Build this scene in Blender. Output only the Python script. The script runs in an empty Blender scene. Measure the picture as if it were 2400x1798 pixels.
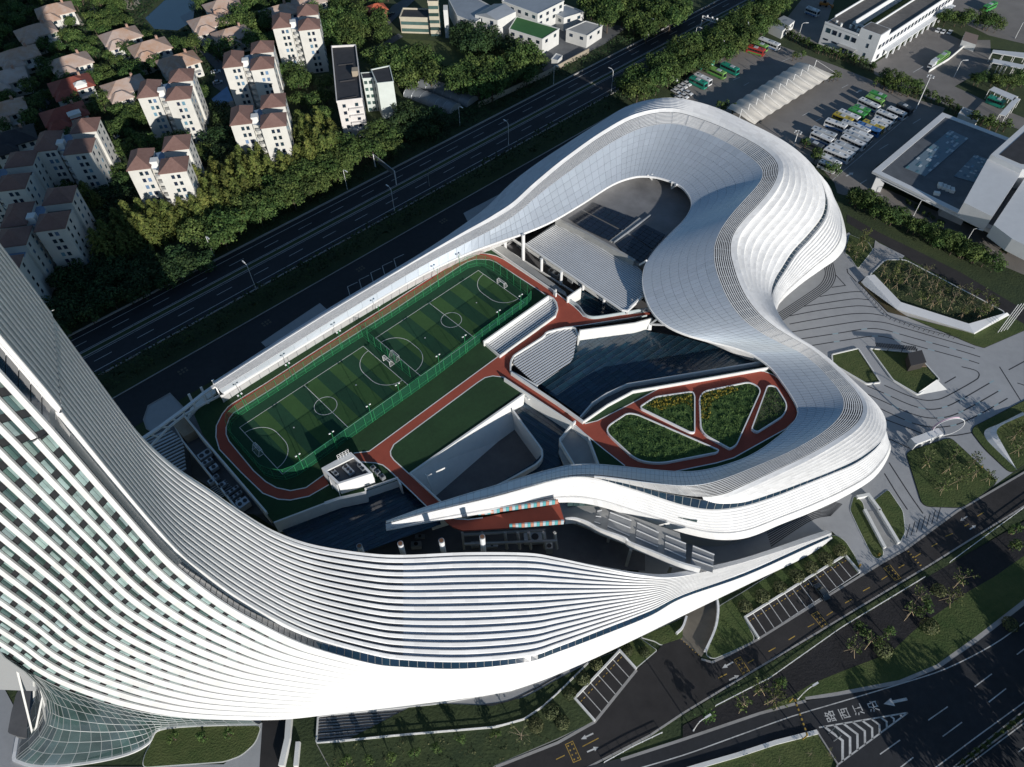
import bpy, math, random
from mathutils import Vector, Matrix, noise as mnoise
from mathutils.geometry import tessellate_polygon
random.seed(7)
R = math.radians
sc = bpy.context.scene
COL = sc.collection

# ---------------------------------------------------------------- camera, sky, sun, exposure
CAM_H = 174.0
FPX, PITCH, ROLL = 1714.39, R(50.946), R(-1.1615)
_r = Vector((1, 0, 0)); _f = Vector((0, math.cos(PITCH), -math.sin(PITCH))); _u = Vector((0, math.sin(PITCH), math.cos(PITCH)))
_r, _u = math.cos(ROLL) * _r + math.sin(ROLL) * _u, -math.sin(ROLL) * _r + math.cos(ROLL) * _u
cd = bpy.data.cameras.new('camera')
cam = bpy.data.objects.new('camera', cd)
COL.objects.link(cam)
cam.matrix_world = Matrix(((_r.x, _u.x, -_f.x, 0), (_r.y, _u.y, -_f.y, 0), (_r.z, _u.z, -_f.z, CAM_H), (0, 0, 0, 1)))
cd.sensor_width = 36.0
cd.lens = 36.0 * FPX / 2400.0
cd.clip_start, cd.clip_end = 1.0, 6000.0
sc.camera = cam

SUN_EL, SUN_ROT = R(16.5), R(151.5)
w = bpy.data.worlds.new('World'); sc.world = w; w.use_nodes = True
sky = w.node_tree.nodes.new('ShaderNodeTexSky')
sky.sky_type = 'NISHITA'; sky.sun_disc = False
sky.air_density, sky.dust_density, sky.ozone_density = 1.3, 0.1, 4.0
sky.sun_elevation, sky.sun_rotation = SUN_EL, SUN_ROT
bg = w.node_tree.nodes['Background']
w.node_tree.links.new(sky.outputs[0], bg.inputs[0]); bg.inputs[1].default_value = 0.085
sl = bpy.data.lights.new('sun', 'SUN'); sl.energy = 4.6; sl.angle = R(0.5); sl.color = (1.0, 0.95, 0.88)
sun = bpy.data.objects.new('sun', sl); COL.objects.link(sun)
_s = Vector((math.sin(SUN_ROT) * math.cos(SUN_EL), math.cos(SUN_ROT) * math.cos(SUN_EL), math.sin(SUN_EL)))
sun.rotation_euler = _s.to_track_quat('Z', 'Y').to_euler()
sun.location = _s * 400
sc.view_settings.view_transform = 'Standard'; sc.view_settings.look = 'None'
sc.view_settings.exposure = 0.0; sc.view_settings.gamma = 1.0
sc.render.engine = 'CYCLES'
sc.cycles.max_bounces = 6; sc.cycles.diffuse_bounces = 2; sc.cycles.glossy_bounces = 3
sc.cycles.transmission_bounces = 4; sc.cycles.transparent_max_bounces = 8
sc.cycles.use_denoising = True

# ---------------------------------------------------------------- survey helpers: site plan points from the survey photograph
ORG = {'0': (0, 0, 1.0), 'W1': (1100, 380, 3.6817), 'W2': (1340, 820, 3.6817), 'W3': (860, 1080, 3.6817), 'W4': (1400, 1100, 3.6817)}
ORG.update({'V1': (740, 1030, 11.045), 'V2': (320, 900, 5.5225), 'V3': (1040, 1230, 4.424), 'V4': (1180, 1040, 7.373), 'V5': (1850, 560, 5.5225), 'V6': (2000, 860, 5.5225),
            'C5': (500, 900, 7.363), 'C6': (750, 720, 7.363), 'C7': (1000, 580, 7.363), 'B1': (1800, 250, 7.363), 'B2': (2100, 100, 7.363), 'D0': (1800, 0, 11.045), 'D1': (1900, 20, 11.045)})
for _k in range(9):
    ORG[str(_k + 1)] = ((_k % 3) * 800, (0, 600, 1198)[_k // 3], 2.7612)
def ray(x, y):
    return _f + _r * ((x - 1200.0) / FPX) - _u * ((y - 899.0) / FPX)
def at(x, y, z=0.0):
    """site point seen at survey position (x, y) and standing at height z"""
    d = ray(x, y); t = (z - CAM_H) / d.z
    return Vector((d.x * t, d.y * t, z))
def at_y(x, y, yy):
    d = ray(x, y); t = yy / d.y
    return Vector((d.x * t, yy, CAM_H + d.z * t))
def pix(P):
    v = Vector(P) - Vector((0, 0, CAM_H)); z = v.dot(_f)
    return 1200 + FPX * v.dot(_r) / z, 899 - FPX * v.dot(_u) / z
def hgt(bx, by, ty, z0=0.0):
    """height of something whose foot is at (bx,by) and whose top shows at row ty"""
    b = at(bx, by, z0); lo, hi = 0.0, 120.0
    for _ in range(40):
        m = (lo + hi) / 2
        if pix(b + Vector((0, 0, m)))[1] > ty: lo = m
        else: hi = m
    return lo
def S(view, txt, z=0.0):
    o = ORG[view]; out = []
    for t in txt.split():
        a = t.split(',')
        out.append(at(o[0] + float(a[0]) / o[2], o[1] + float(a[1]) / o[2], float(a[2]) if len(a) > 2 else z))
    return out
def S1(view, x, y, z=0.0):
    o = ORG[view]; return at(o[0] + x / o[2], o[1] + y / o[2], z)

# ---------------------------------------------------------------- materials
MATS = {}
def mat(name, col, rough=0.7, metal=0.0, var=0.0, scale=1.0, bump=0.0, bscale=None, spec=0.5, col2=None, objvar=0.0, trans=0.0, alpha=1.0, emit=None, stretch=None, wear=0.0, panel=0.0):
    if name in MATS: return MATS[name]
    m = bpy.data.materials.new(name); m.use_nodes = True
    nt = m.node_tree; N = nt.nodes; L = nt.links; b = N['Principled BSDF']
    b.inputs['Base Color'].default_value = (*col, 1)
    b.inputs['Roughness'].default_value = rough; b.inputs['Metallic'].default_value = metal
    b.inputs['Specular IOR Level'].default_value = spec
    if trans: b.inputs['Transmission Weight'].default_value = trans
    if alpha < 1: b.inputs['Alpha'].default_value = alpha
    out = None
    geo = N.new('ShaderNodeNewGeometry')
    vec = geo.outputs['Position']
    if stretch:
        mp = N.new('ShaderNodeMapping'); mp.inputs['Scale'].default_value = stretch[:3]
        if len(stretch) > 3: mp.inputs['Rotation'].default_value = (0, 0, stretch[3])
        L.new(vec, mp.inputs[0]); vec = mp.outputs[0]
    if var > 0:
        n1 = N.new('ShaderNodeTexNoise'); n1.inputs['Scale'].default_value = scale; n1.inputs['Detail'].default_value = 6; n1.inputs['Roughness'].default_value = 0.65
        L.new(vec, n1.inputs['Vector'])
        n2 = N.new('ShaderNodeTexNoise'); n2.inputs['Scale'].default_value = scale * 0.11; n2.inputs['Detail'].default_value = 3
        L.new(vec, n2.inputs['Vector'])
        ad = N.new('ShaderNodeMath'); ad.operation = 'ADD'; L.new(n1.outputs[0], ad.inputs[0]); L.new(n2.outputs[0], ad.inputs[1])
        mr = N.new('ShaderNodeMapRange'); mr.inputs['From Min'].default_value = 0.7; mr.inputs['From Max'].default_value = 1.3
        L.new(ad.outputs[0], mr.inputs['Value'])
        mx = N.new('ShaderNodeMix'); mx.data_type = 'RGBA'; L.new(mr.outputs[0], mx.inputs[0])
        c2 = col2 if col2 else tuple(min(1, c * (1 + var)) for c in col)
        c1 = col if col2 else tuple(c * (1 - var) for c in col)
        mx.inputs[6].default_value = (*c1, 1); mx.inputs[7].default_value = (*c2, 1)
        out = mx.outputs[2]
    if objvar > 0:
        oi = N.new('ShaderNodeObjectInfo')
        hs = N.new('ShaderNodeHueSaturation')
        m1 = N.new('ShaderNodeMapRange'); m1.inputs['To Min'].default_value = 1 - objvar; m1.inputs['To Max'].default_value = 1 + objvar
        L.new(oi.outputs['Random'], m1.inputs['Value']); L.new(m1.outputs[0], hs.inputs['Value'])
        m2 = N.new('ShaderNodeMath'); m2.operation = 'MULTIPLY_ADD'; m2.inputs[1].default_value = 7.31; m2.inputs[2].default_value = 0; L.new(oi.outputs['Random'], m2.inputs[0])
        m3 = N.new('ShaderNodeMath'); m3.operation = 'FRACT'; L.new(m2.outputs[0], m3.inputs[0])
        m4 = N.new('ShaderNodeMapRange'); m4.inputs['To Min'].default_value = 0.5 - objvar * 0.10; m4.inputs['To Max'].default_value = 0.5 + objvar * 0.06
        L.new(m3.outputs[0], m4.inputs['Value']); L.new(m4.outputs[0], hs.inputs['Hue'])
        if out: L.new(out, hs.inputs['Color'])
        else: hs.inputs['Color'].default_value = (*col, 1)
        out = hs.outputs[0]
    if panel > 0:
        at_ = N.new('ShaderNodeAttribute'); at_.attribute_name = 'panel_tone'
        mp_ = N.new('ShaderNodeMapRange'); mp_.inputs['To Min'].default_value = 1 - panel; mp_.inputs['To Max'].default_value = 1 + panel * .4
        L.new(at_.outputs['Fac'], mp_.inputs['Value'])
        h2_ = N.new('ShaderNodeHueSaturation'); L.new(mp_.outputs[0], h2_.inputs['Value'])
        if out: L.new(out, h2_.inputs['Color'])
        else: h2_.inputs['Color'].default_value = (*col, 1)
        out = h2_.outputs[0]
    if out: L.new(out, b.inputs['Base Color'])
    if wear > 0:
        nw = N.new('ShaderNodeTexNoise'); nw.inputs['Scale'].default_value = scale * 0.4; nw.inputs['Detail'].default_value = 5; L.new(vec, nw.inputs['Vector'])
        mw = N.new('ShaderNodeMapRange'); mw.inputs['To Min'].default_value = max(0.02, rough - wear); mw.inputs['To Max'].default_value = min(1, rough + wear)
        L.new(nw.outputs[0], mw.inputs['Value']); L.new(mw.outputs[0], b.inputs['Roughness'])
    if bump > 0:
        nb = N.new('ShaderNodeTexNoise'); nb.inputs['Scale'].default_value = bscale or scale; nb.inputs['Detail'].default_value = 5
        L.new(vec, nb.inputs['Vector'])
        bp = N.new('ShaderNodeBump'); bp.inputs['Strength'].default_value = bump; bp.inputs['Distance'].default_value = 0.3
        L.new(nb.outputs[0], bp.inputs['Height']); L.new(bp.outputs[0], b.inputs['Normal'])
    MATS[name] = m
    return m
WHITE = mat('white_aluminium', (0.79, 0.79, 0.79), 0.42, 0, 0.05, 0.25, wear=0.08, panel=0.10)
PANELLED = {WHITE.name}
WHITE2 = mat('white_painted_concrete', (0.72, 0.72, 0.70), 0.7, 0, 0.08, 0.5)
SILVER = mat('silver_standing_seam', (0.56, 0.61, 0.67), 0.38, 0.35, 0.05, 0.25, objvar=0.05, wear=0.06)
SEAM = mat('seam_shadow_gap', (0.27, 0.29, 0.32), 0.6)
GLASSB = mat('blue_glass', (0.012, 0.030, 0.055), 0.08, 0.0, 0.25, 0.3, spec=0.8, objvar=0.12)
GLASSR = mat('sky_tinted_roof_glass', (0.13, 0.19, 0.29), 0.35, 0.0, 0.15, 0.3, spec=0.8)  # blue sky reflection painted into the diffuse base colour
GLASSG = mat('teal_glass', (0.05, 0.09, 0.09), 0.10, 0.0, 0.4, 0.25, spec=0.8, objvar=0.35)
GLASSC = mat('curtained_glass', (0.22, 0.30, 0.30), 0.15, 0.0, 0.4, 0.4, spec=0.8, objvar=0.35)
DARK = mat('dark_metal', (0.02, 0.022, 0.026), 0.5)
MULL = mat('mullion_grey', (0.35, 0.37, 0.38), 0.5, 0.3)
CONC = mat('concrete', (0.34, 0.34, 0.33), 0.85, 0, 0.15, 0.4, bump=0.1)
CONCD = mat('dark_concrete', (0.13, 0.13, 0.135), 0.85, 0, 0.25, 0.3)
TURF = mat('artificial_turf', (0.018, 0.055, 0.018), 0.95, 0, 0.22, 1.2, bump=0.3, bscale=6)
TRACK = mat('red_running_track', (0.36, 0.075, 0.045), 0.9, 0, 0.10, 0.6, bump=0.1, bscale=8)
LINEW = mat('white_line_paint', (0.75, 0.75, 0.73), 0.8, 0, 0.12, 2.0)

# ---------------------------------------------------------------- scene graph helpers
def tag(o, label=None, cat=None, group=None, kind=None):
    if label: o['label'] = label
    if cat: o['category'] = cat
    if group: o['group'] = group
    if kind: o['kind'] = kind
    return o
def link(o, parent=None):
    COL.objects.link(o)
    if parent: o.parent = parent
    return o
def empty(name, loc=(0, 0, 0), rz=0.0, label=None, cat=None, group=None):
    o = bpy.data.objects.new(name, None); o.empty_display_size = 1.0
    o.location = loc; o.rotation_euler = (0, 0, rz)
    COL.objects.link(o)
    return tag(o, label, cat, group)
def meshobj(name, me, parent=None, loc=(0, 0, 0), rz=0.0):
    o = bpy.data.objects.new(name, me); o.location = loc; o.rotation_euler = (0, 0, rz)
    return link(o, parent)
def copy_tree(o, parent=None):
    c = o.copy(); COL.objects.link(c); c.parent = parent
    for ch in list(o.children): copy_tree(ch, c)
    return c
class MB:
    """collects shapes, then becomes ONE mesh object"""
    def __init__(s): s.v = []; s.f = []; s.m = []; s.cm = 0
    def add(s, vs, fs):
        o = len(s.v); s.v += [tuple(v) for v in vs]
        for f in fs: s.f.append(tuple(o + i for i in f)); s.m.append(s.cm)
        return s
    def box(s, c, d, rz=0.0, rot=None):
        x, y, z = d[0] / 2, d[1] / 2, d[2] / 2
        vs = [Vector((a * x, b * y, e * z)) for e in (-1, 1) for b in (-1, 1) for a in (-1, 1)]
        if rot is not None: vs = [rot @ v for v in vs]
        elif rz:
            M = Matrix.Rotation(rz, 3, 'Z'); vs = [M @ v for v in vs]
        c = Vector(c)
        return s.add([v + c for v in vs], [(0, 2, 3, 1), (4, 5, 7, 6), (0, 1, 5, 4), (2, 6, 7, 3), (0, 4, 6, 2), (1, 3, 7, 5)])
    def bar(s, a, b, w, h=None):
        a = Vector(a); b = Vector(b); d = b - a; L = d.length
        if L < 1e-6: return s
        q = d.to_track_quat('Y', 'Z').to_matrix()
        return s.box((a + b) / 2, (w, L, h or w), rot=q)
    def tube(s, pts, r, n=6, r2=None):
        pts = [Vector(p) for p in pts]; rings = []
        for i, p in enumerate(pts):
            d = (pts[min(i + 1, len(pts) - 1)] - pts[max(i - 1, 0)]).normalized()
            q = d.to_track_quat('Z', 'Y').to_matrix()
            t = i / max(1, len(pts) - 1); rr = r + ((r2 if r2 is not None else r) - r) * t
            rings.append([p + q @ Vector((math.cos(2 * math.pi * k / n) * rr, math.sin(2 * math.pi * k / n) * rr, 0)) for k in range(n)])
        vs = [v for rg in rings for v in rg]; fs = []
        for i in range(len(rings) - 1):
            for k in range(n): fs.append((i * n + k, i * n + (k + 1) % n, (i + 1) * n + (k + 1) % n, (i + 1) * n + k))
        fs.append(tuple(range(n - 1, -1, -1))); fs.append(tuple(range((len(rings) - 1) * n, len(rings) * n)))
        return s.add(vs, fs)
    def prism(s, poly, z0, z1, top=True, bottom=False):
        p = [(v[0], v[1]) for v in poly]; n = len(p)
        a = sum(p[i][0] * p[(i + 1) % n][1] - p[(i + 1) % n][0] * p[i][1] for i in range(n))
        if a < 0: p.reverse()
        vs = [(x, y, z0) for x, y in p] + [(x, y, z1) for x, y in p]
        fs = [(i, (i + 1) % n, n + (i + 1) % n, n + i) for i in range(n)] if abs(z1 - z0) > 1e-6 else []
        if top:
            for t in tessellate_polygon([[Vector((x, y, 0)) for x, y in p]]):
                t = list(t)
                ax, ay = p[t[0]]; bx, by = p[t[1]]; cx, cy = p[t[2]]
                if (bx - ax) * (cy - ay) - (by - ay) * (cx - ax) < 0: t.reverse()
                fs.append(tuple(n + i for i in t))
                if bottom: fs.append(tuple(reversed(t)))
        return s.add(vs, fs)
    def sheet(s, poly, z): return s.prism(poly, z, z)
    def polyface(s, pts):
        pts = [Vector(p) for p in pts]
        return s.add(pts, [tuple(t) for t in tessellate_polygon([pts])])
    def ribbon(s, pts, wd, z=None, closed=False):
        L, Rr = offset(pts, wd / 2, closed), offset(pts, -wd / 2, closed)
        n = len(pts); vs = []
        for a, b in zip(L, Rr):
            za = pts[len(vs) // 2][2] if z is None else z
            vs += [(a[0], a[1], za), (b[0], b[1], za)]
        fs = [(2 * i, 2 * i + 1, 2 * ((i + 1) % n) + 1, 2 * ((i + 1) % n)) for i in range(n if closed else n - 1)]
        return s.add(vs, fs)
    def wall(s, pts, th, h, z=None, closed=False, drop=0.0):
        """standing wall along a path; pts z is its foot unless z is given"""
        L, Rr = offset(pts, th / 2, closed), offset(pts, -th / 2, closed); n = len(pts); vs = []
        for i in range(n):
            zz = pts[i][2] if z is None else z
            hh = h[i] if isinstance(h, (list, tuple)) else h
            a, b = L[i], Rr[i]
            vs += [(a[0], a[1], zz - drop), (b[0], b[1], zz - drop), (b[0], b[1], zz + hh), (a[0], a[1], zz + hh)]
        fs = []
        for i in range(n if closed else n - 1):
            j = (i + 1) % n
            for k in range(4): fs.append((4 * i + k, 4 * i + (k + 1) % 4, 4 * j + (k + 1) % 4, 4 * j + k))
        if not closed: fs += [(3, 2, 1, 0), (4 * n - 4, 4 * n - 3, 4 * n - 2, 4 * n - 1)]
        return s.add(vs, fs)
    def grid(s, rows, flip=False):
        n = len(rows[0]); vs = [p for r_ in rows for p in r_]; fs = []
        for i in range(len(rows) - 1):
            for j in range(n - 1):
                f = (i * n + j, i * n + j + 1, (i + 1) * n + j + 1, (i + 1) * n + j)
                fs.append(tuple(reversed(f)) if flip else f)
        return s.add(vs, fs)
    def mesh(s, name, mats, smooth=False):
        me = bpy.data.meshes.new(name); me.from_pydata(s.v, [], s.f)
        if not isinstance(mats, (list, tuple)): mats = [mats]
        for m_ in mats: me.materials.append(m_)
        if len(mats) > 1:
            me.polygons.foreach_set('material_index', s.m)
        if smooth: me.polygons.foreach_set('use_smooth', [True] * len(s.f))
        if mats[0].name in PANELLED:
            at_ = me.attributes.new('panel_tone', 'FLOAT', 'FACE'); rr = random.Random(len(s.f) + int(s.v[0][0] * 10) if s.v else 1)
            at_.data.foreach_set('value', [rr.random() for _ in s.f])
        me.update(); return me
    def build(s, name, mats, parent=None, smooth=False, loc=(0, 0, 0), rz=0.0):
        return meshobj(name, s.mesh(name, mats, smooth), parent, loc, rz)
def offset(pts, d, closed=False):
    n = len(pts); out = []
    for i in range(n):
        p = Vector((pts[i][0], pts[i][1]))
        a = Vector((pts[i - 1][0], pts[i - 1][1])) if (i > 0 or closed) else None
        b = Vector((pts[(i + 1) % n][0], pts[(i + 1) % n][1])) if (i < n - 1 or closed) else None
        ns = []
        for q0, q1 in ((a, p), (p, b)):
            if q0 is None or q1 is None: continue
            t = q1 - q0
            if t.length > 1e-9: t.normalize(); ns.append(Vector((-t.y, t.x)))
        m_ = sum(ns, Vector((0, 0)))
        if m_.length < 1e-6: m_ = ns[0] if ns else Vector((1, 0))
        m_.normalize(); k = 1.0 / max(0.4, m_.dot(ns[0])) if ns else 1.0
        q = p + m_ * d * k; out.append((q.x, q.y))
    return out
def cr(P, t):
    """Catmull-Rom through list P at parameter t in 0..len-1"""
    n = len(P); i = min(int(t), n - 2); u = t - i
    p1, p2 = P[i], P[i + 1]; p0 = P[i - 1] if i > 0 else p1 * 2 - p2; p3 = P[i + 2] if i + 2 < n else p2 * 2 - p1
    return 0.5 * ((2 * p1) + (p2 - p0) * u + (2 * p0 - 5 * p1 + 4 * p2 - p3) * u * u + (3 * p1 - p0 - 3 * p2 + p3) * u ** 3)
def smooth(pts, sub=6, closed=False):
    P = [Vector(p) for p in pts]
    if closed: P = [P[-1]] + P + [P[0], P[1]]; rng = (1, len(P) - 2)
    else: rng = (0, len(P) - 1)
    out = []
    for i in range(rng[0], rng[1]):
        for k in range(sub): out.append(cr(P, i + k / sub))
    if not closed: out.append(P[-1].copy())
    return out
def fillet(pts, r, n=6):
    """round the corners of a closed polygon; r a number or a list"""
    out = []; m_ = len(pts)
    for i in range(m_):
        p = Vector(pts[i]); a = Vector(pts[i - 1]) - p; b = Vector(pts[(i + 1) % m_]) - p
        rr = r[i] if isinstance(r, (list, tuple)) else r
        la, lb = a.length, b.length; k = min(rr, la * 0.49, lb * 0.49)
        A, B = p + a * (k / la), p + b * (k / lb)
        for j in range(n + 1):
            t = j / n; out.append(A * (1 - t) ** 2 + p * 2 * t * (1 - t) + B * t * t)
    return out
def resample(pts, step, closed=False):
    P = [Vector(p) for p in pts] + ([Vector(pts[0])] if closed else []); out = [P[0]]; acc = 0.0
    for a, b in zip(P, P[1:]):
        L = (b - a).length
        if L < 1e-9: continue
        d = step - acc
        while d <= L: out.append(a + (b - a) * (d / L)); d += step
        acc = (acc + L) % step if True else 0
        acc = L - (d - step)
    return out
def shade_smooth(o): o.data.polygons.foreach_set('use_smooth', [True] * len(o.data.polygons))
def quad_slab(q, th):
    """thin pane/panel from four corners, thickened along its normal; returns verts, faces"""
    q = [Vector(p) for p in q]; n = (q[2] - q[0]).cross(q[3] - q[1])
    if n.length < 1e-9: n = Vector((0, 0, 1))
    n.normalize(); n *= th
    return [p for p in q] + [p + n for p in q], [(0, 3, 2, 1), (4, 5, 6, 7), (0, 1, 5, 4), (1, 2, 6, 5), (2, 3, 7, 6), (3, 0, 4, 7)]
def pieces(quads, name, mats, parent, th=0.05, cap=300, rest=None, inset=0.0):
    """each quad a part of its own: the `cap` largest as objects, the remainder as one part"""
    items = []
    for q in quads:
        q = [Vector(p) for p in q]
        if inset:
            c = (q[0] + q[1] + q[2] + q[3]) / 4
            e1 = min((q[1] - q[0]).length, (q[2] - q[3]).length); e2 = min((q[3] - q[0]).length, (q[2] - q[1]).length)
            if min(e1, e2) < 3 * inset: k = 0.75
            else: k = 1 - 2 * inset / min(e1, e2)
            d1 = (q[1] - q[0]).normalized() if e1 > 1e-6 else Vector(); d2 = (q[3] - q[0]).normalized() if e2 > 1e-6 else Vector()
            if min(e1, e2) >= 3 * inset:
                q = [q[0] + (d1 + d2) * inset, q[1] + (d2 - d1) * inset, q[2] - (d1 + d2) * inset, q[3] + (d1 - d2) * inset]
            else: q = [c + (p - c) * k for p in q]
        items.append(q)
    def scr(q):
        P = [pix(p) for p in q]; a = 0
        for i in range(4): a += P[i][0] * P[(i + 1) % 4][1] - P[(i + 1) % 4][0] * P[i][1]
        cx = sum(p[0] for p in P) / 4; cy = sum(p[1] for p in P) / 4
        return abs(a) if -30 < cx < 2430 and -30 < cy < 1830 else abs(a) * 0.001
    order = sorted(range(len(items)), key=lambda i: -scr(items[i]))
    big = order[:cap]; small = order[cap:]
    for i in big:
        vs, fs = quad_slab(items[i], th)
        mm = mats[i % len(mats)] if isinstance(mats, list) else (mats(i) if callable(mats) else mats)
        MB().add(vs, fs).build(name, mm, parent)
    if small:
        ml = mats if isinstance(mats, list) else None
        b = MB()
        for i in small:
            if ml: b.cm = i % len(ml)
            vs, fs = quad_slab(items[i], th); b.add(vs, fs)
        o = b.build(rest or name + '_field', ml or (mats(0) if callable(mats) else mats), parent); o['kind'] = 'stuff'
# ================================================================ the tower and its sweeping wing
TOP = 215.0
TW = [  # glass strip upper edge, glass strip lower edge, north edge, front lower edge  (x, y, height or None for the tower planes)
 (( 0, 814), ( 0, 866), ( 0, 590), None),
 ((145, 993), (136, 1016), (120, 756), None),
 ((315, 1197), (290, 1194), (272, 962), (0, 1529)),
 ((409, 1300), (392, 1306), (330, 1033), (72, 1578)),
 ((471, 1350), (465, 1368), (400, 1095), (145, 1614)),
 ((543, 1401), (540, 1421), (482, 1150), (230, 1643)),
 ((616, 1444), (614, 1463), (556, 1201), (310, 1664)),
 ((688, 1480), (686, 1499), (636, 1248), (400, 1679)),
 ((760, 1506), (758, 1525), (724, 1279), (500, 1686)),
 ((872, 1535, 22.2), (872, 1555, 21.5), (850, 1299, 28.8), (650, 1687, 10.6)),
 ((945, 1546, 19.2), (945, 1563, 18.5), (945, 1304, 27.0), (780, 1674, 8.8)),
 ((1090, 1551, 17.0), (1090, 1567, 16.3), (1090, 1298, 25.4), (960, 1653, 7.4)),
 ((1235, 1538, 14.8), (1235, 1551, 14), (1235, 1299, 23.5), (1155, 1627, 6.5)),
 ((1307, 1515, 13.8), (1307, 1528, 13), (1307, 1310, 22), (1253, 1601, 6)),
 ((1416, 1473, 12.2), (1416, 1487, 11.5), (1405, 1330, 20), (1379, 1549, 5)),
 ((1524, 1430, 10.6), (1524, 1443, 10), (1509, 1348, 17), (1502, 1491, 4)),
 ((1600, 1392, 8.4), (1600, 1401, 7.9), (1590, 1349, 13.4), (1604, 1441, 2.4)),
 ((1745, 1341, 5.6), (1745, 1350, 5.2), (1740, 1316, 8.2), (1753, 1369, 1.2)),
 ((1890, 1276, 3.2), (1890, 1285, 2.9), (1889, 1267, 4.4), (1889, 1304, 0.5)),
 ((1948, 1252, 2.1), (1949, 1258, 1.8), (1946, 1247, 2.7), (1951, 1262, 0.7)),
]
def _plane(p, yy): return at(*p) if len(p) == 3 else at_y(p[0], p[1], yy)
wRU, wRL, wN, wF = [], [], [], []
for k, (a, b, c, d) in enumerate(TW):
    wRU.append(_plane(a, 53.0 - (0.15 if k == 8 else 0))); wRL.append(_plane(b, (50.0, 50.0, 50.0, 50.05, 50.1, 50.25, 50.5, 50.9, 51.15)[k] if k < 9 else 0)); wN.append(_plane(c, 73.0 - 0.09 * k))
    wF.append(_plane(d, 41.5 + 0.12 * k) if d else None)
wF[0] = Vector((-83.6, 41.6, 116)); wF[1] = Vector((-83.3, 41.6, 84))
wRU.insert(0, wRU[0] + Vector((-3, 0, TOP - wRU[0].z))); wRL.insert(0, wRL[0] + Vector((-3, 0, TOP - wRL[0].z)))
wN.insert(0, wN[0] + Vector((-3, 0, TOP - wN[0].z))); wF.insert(0, Vector((-86.5, 42, TOP)))
def lerp(a, b, t): return a + (b - a) * t
def pw(tab, x):
    """piecewise linear table"""
    for (x0, y0), (x1, y1) in zip(tab, tab[1:]):
        if x <= x1: return y0 + (y1 - y0) * max(0.0, (x - x0) / (x1 - x0))
    return tab[-1][1]
def surf(r0, r1, bulge=0.0):
    """ruled surface between two rails with an outward belly; returns P(u,v) and its normal"""
    def P(u, v):
        a, b = cr(r0, u), cr(r1, u); return a + (b - a) * v
    def Nn(u, v, flip):
        e = 0.02; um = min(max(u, e), len(r0) - 1 - e)
        du = P(um + e, v) - P(um - e, v); dv = cr(r1, um) - cr(r0, um)
        n = du.cross(dv)
        if n.length < 1e-9: n = Vector((0, 0, 1))
        n.normalize(); return -n if flip else n
    return P, Nn
def strip(P, Nn, us, v0f, v1f, prof, flip=False, bulge=0.0):
    """one band: profile is a list of (fraction across, height) pairs; v0f/v1f/height may vary with u"""
    rows = []
    for u in us:
        a, b = v0f(u), v1f(u); row = []
        for fr, h in prof:
            v = a + (b - a) * fr
            hh = h(u) if callable(h) else h
            row.append(P(u, v) + Nn(u, min(max(v, 0.01), 0.99), flip) * (hh + bulge * 4 * v * (1 - v)))
        rows.append(row)
    return rows
tower = empty('tower_building', (-70, 55, 0), label='tall tower whose white vertical fins sweep down into a long tapering wing', cat='tower')
tower.matrix_world = Matrix.Translation((-70, 55, 0))
def under(parent):
    """children are authored in site coordinates"""
    loc = Vector(parent.location)
    def fix(o): o.location = Vector(o.location) - loc; return o
    return fix
def child(mb, name, mats, parent, smooth_=False):
    o = mb.build(name, mats, None, smooth_)
    set_parent(o, parent); return o
def set_parent(o, parent):
    o.parent = parent
    par = parent; acc = Vector((0, 0, 0))
    while par is not None: acc += Vector(par.location); par = par.parent
    o.location = Vector(o.location) - acc
US = [i * 0.2 for i in range(0, int((len(wRU) - 1) / 0.2) + 1)]
# -- front facade: glass behind, white fins in front
PF, NF = surf(wRL, wF)
NFIN = 15
ff = lambda u: pw([(0, .33), (3, .36), (4, .42), (5, .50), (6, .60), (7, .70), (8, .81), (9, .90), (10, .96), (11, .985), (12, 1.0), (30, 1.0)], u)
fh = lambda u: pw([(0, .32), (4, .30), (6, .24), (8, .16), (10, .09), (11, .05), (30, .05)], u)
g = MB().grid(strip(PF, NF, US, lambda u: 0, lambda u: 1, [(i / 15, -0.25) for i in range(16)], True))
child(g, 'facade_backing', DARK, tower)
for k in range(NFIN):
    v0 = lambda u, k=k: k / NFIN
    v1 = lambda u, k=k: (k + ff(u)) / NFIN
    pr = [(0, -0.1), (0.0, fh), (0.12, lambda u: fh(u) + .05), (0.88, lambda u: fh(u) + .05), (1.0, fh), (1.0, -0.1)]
    child(MB().grid(strip(PF, NF, US, v0, v1, pr, True)), 'facade_fin', WHITE, tower)
# windows between the fins, one per storey
quads = []; wm = []
for fl in range(0, 26):
    z = 24.0 + fl * 3.9
    for k in range(NFIN):
        # find u on this gap where height is z
        vm = (k + 0.75) / NFIN
        lo, hi = 0.3, 10.0
        for _ in range(22):
            m_ = (lo + hi) / 2
            if PF(m_, vm).z > z: lo = m_
            else: hi = m_
        u0 = lo
        lo, hi = 0.3, u0
        for _ in range(22):
            m_ = (lo + hi) / 2
            if PF(m_, vm).z > z + 2.5: lo = m_
            else: hi = m_
        u1 = lo
        if abs(PF(u0, vm).z - z) > 0.3: continue
        f0 = ff(u0); a, b = (k + f0 + 0.03) / NFIN, (k + 0.985) / NFIN
        for s0, s1 in ((0.02, 0.48), (0.52, 0.98)):
            va, vb = a + (b - a) * s0, a + (b - a) * s1
            quads.append([PF(u0, va) + NF(u0, .5, True) * -.12, PF(u0, vb) + NF(u0, .5, True) * -.12, PF(u1, vb) + NF(u1, .5, True) * -.12, PF(u1, va) + NF(u1, .5, True) * -.12])
tq = []
for q in quads: tq.append(q)
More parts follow.
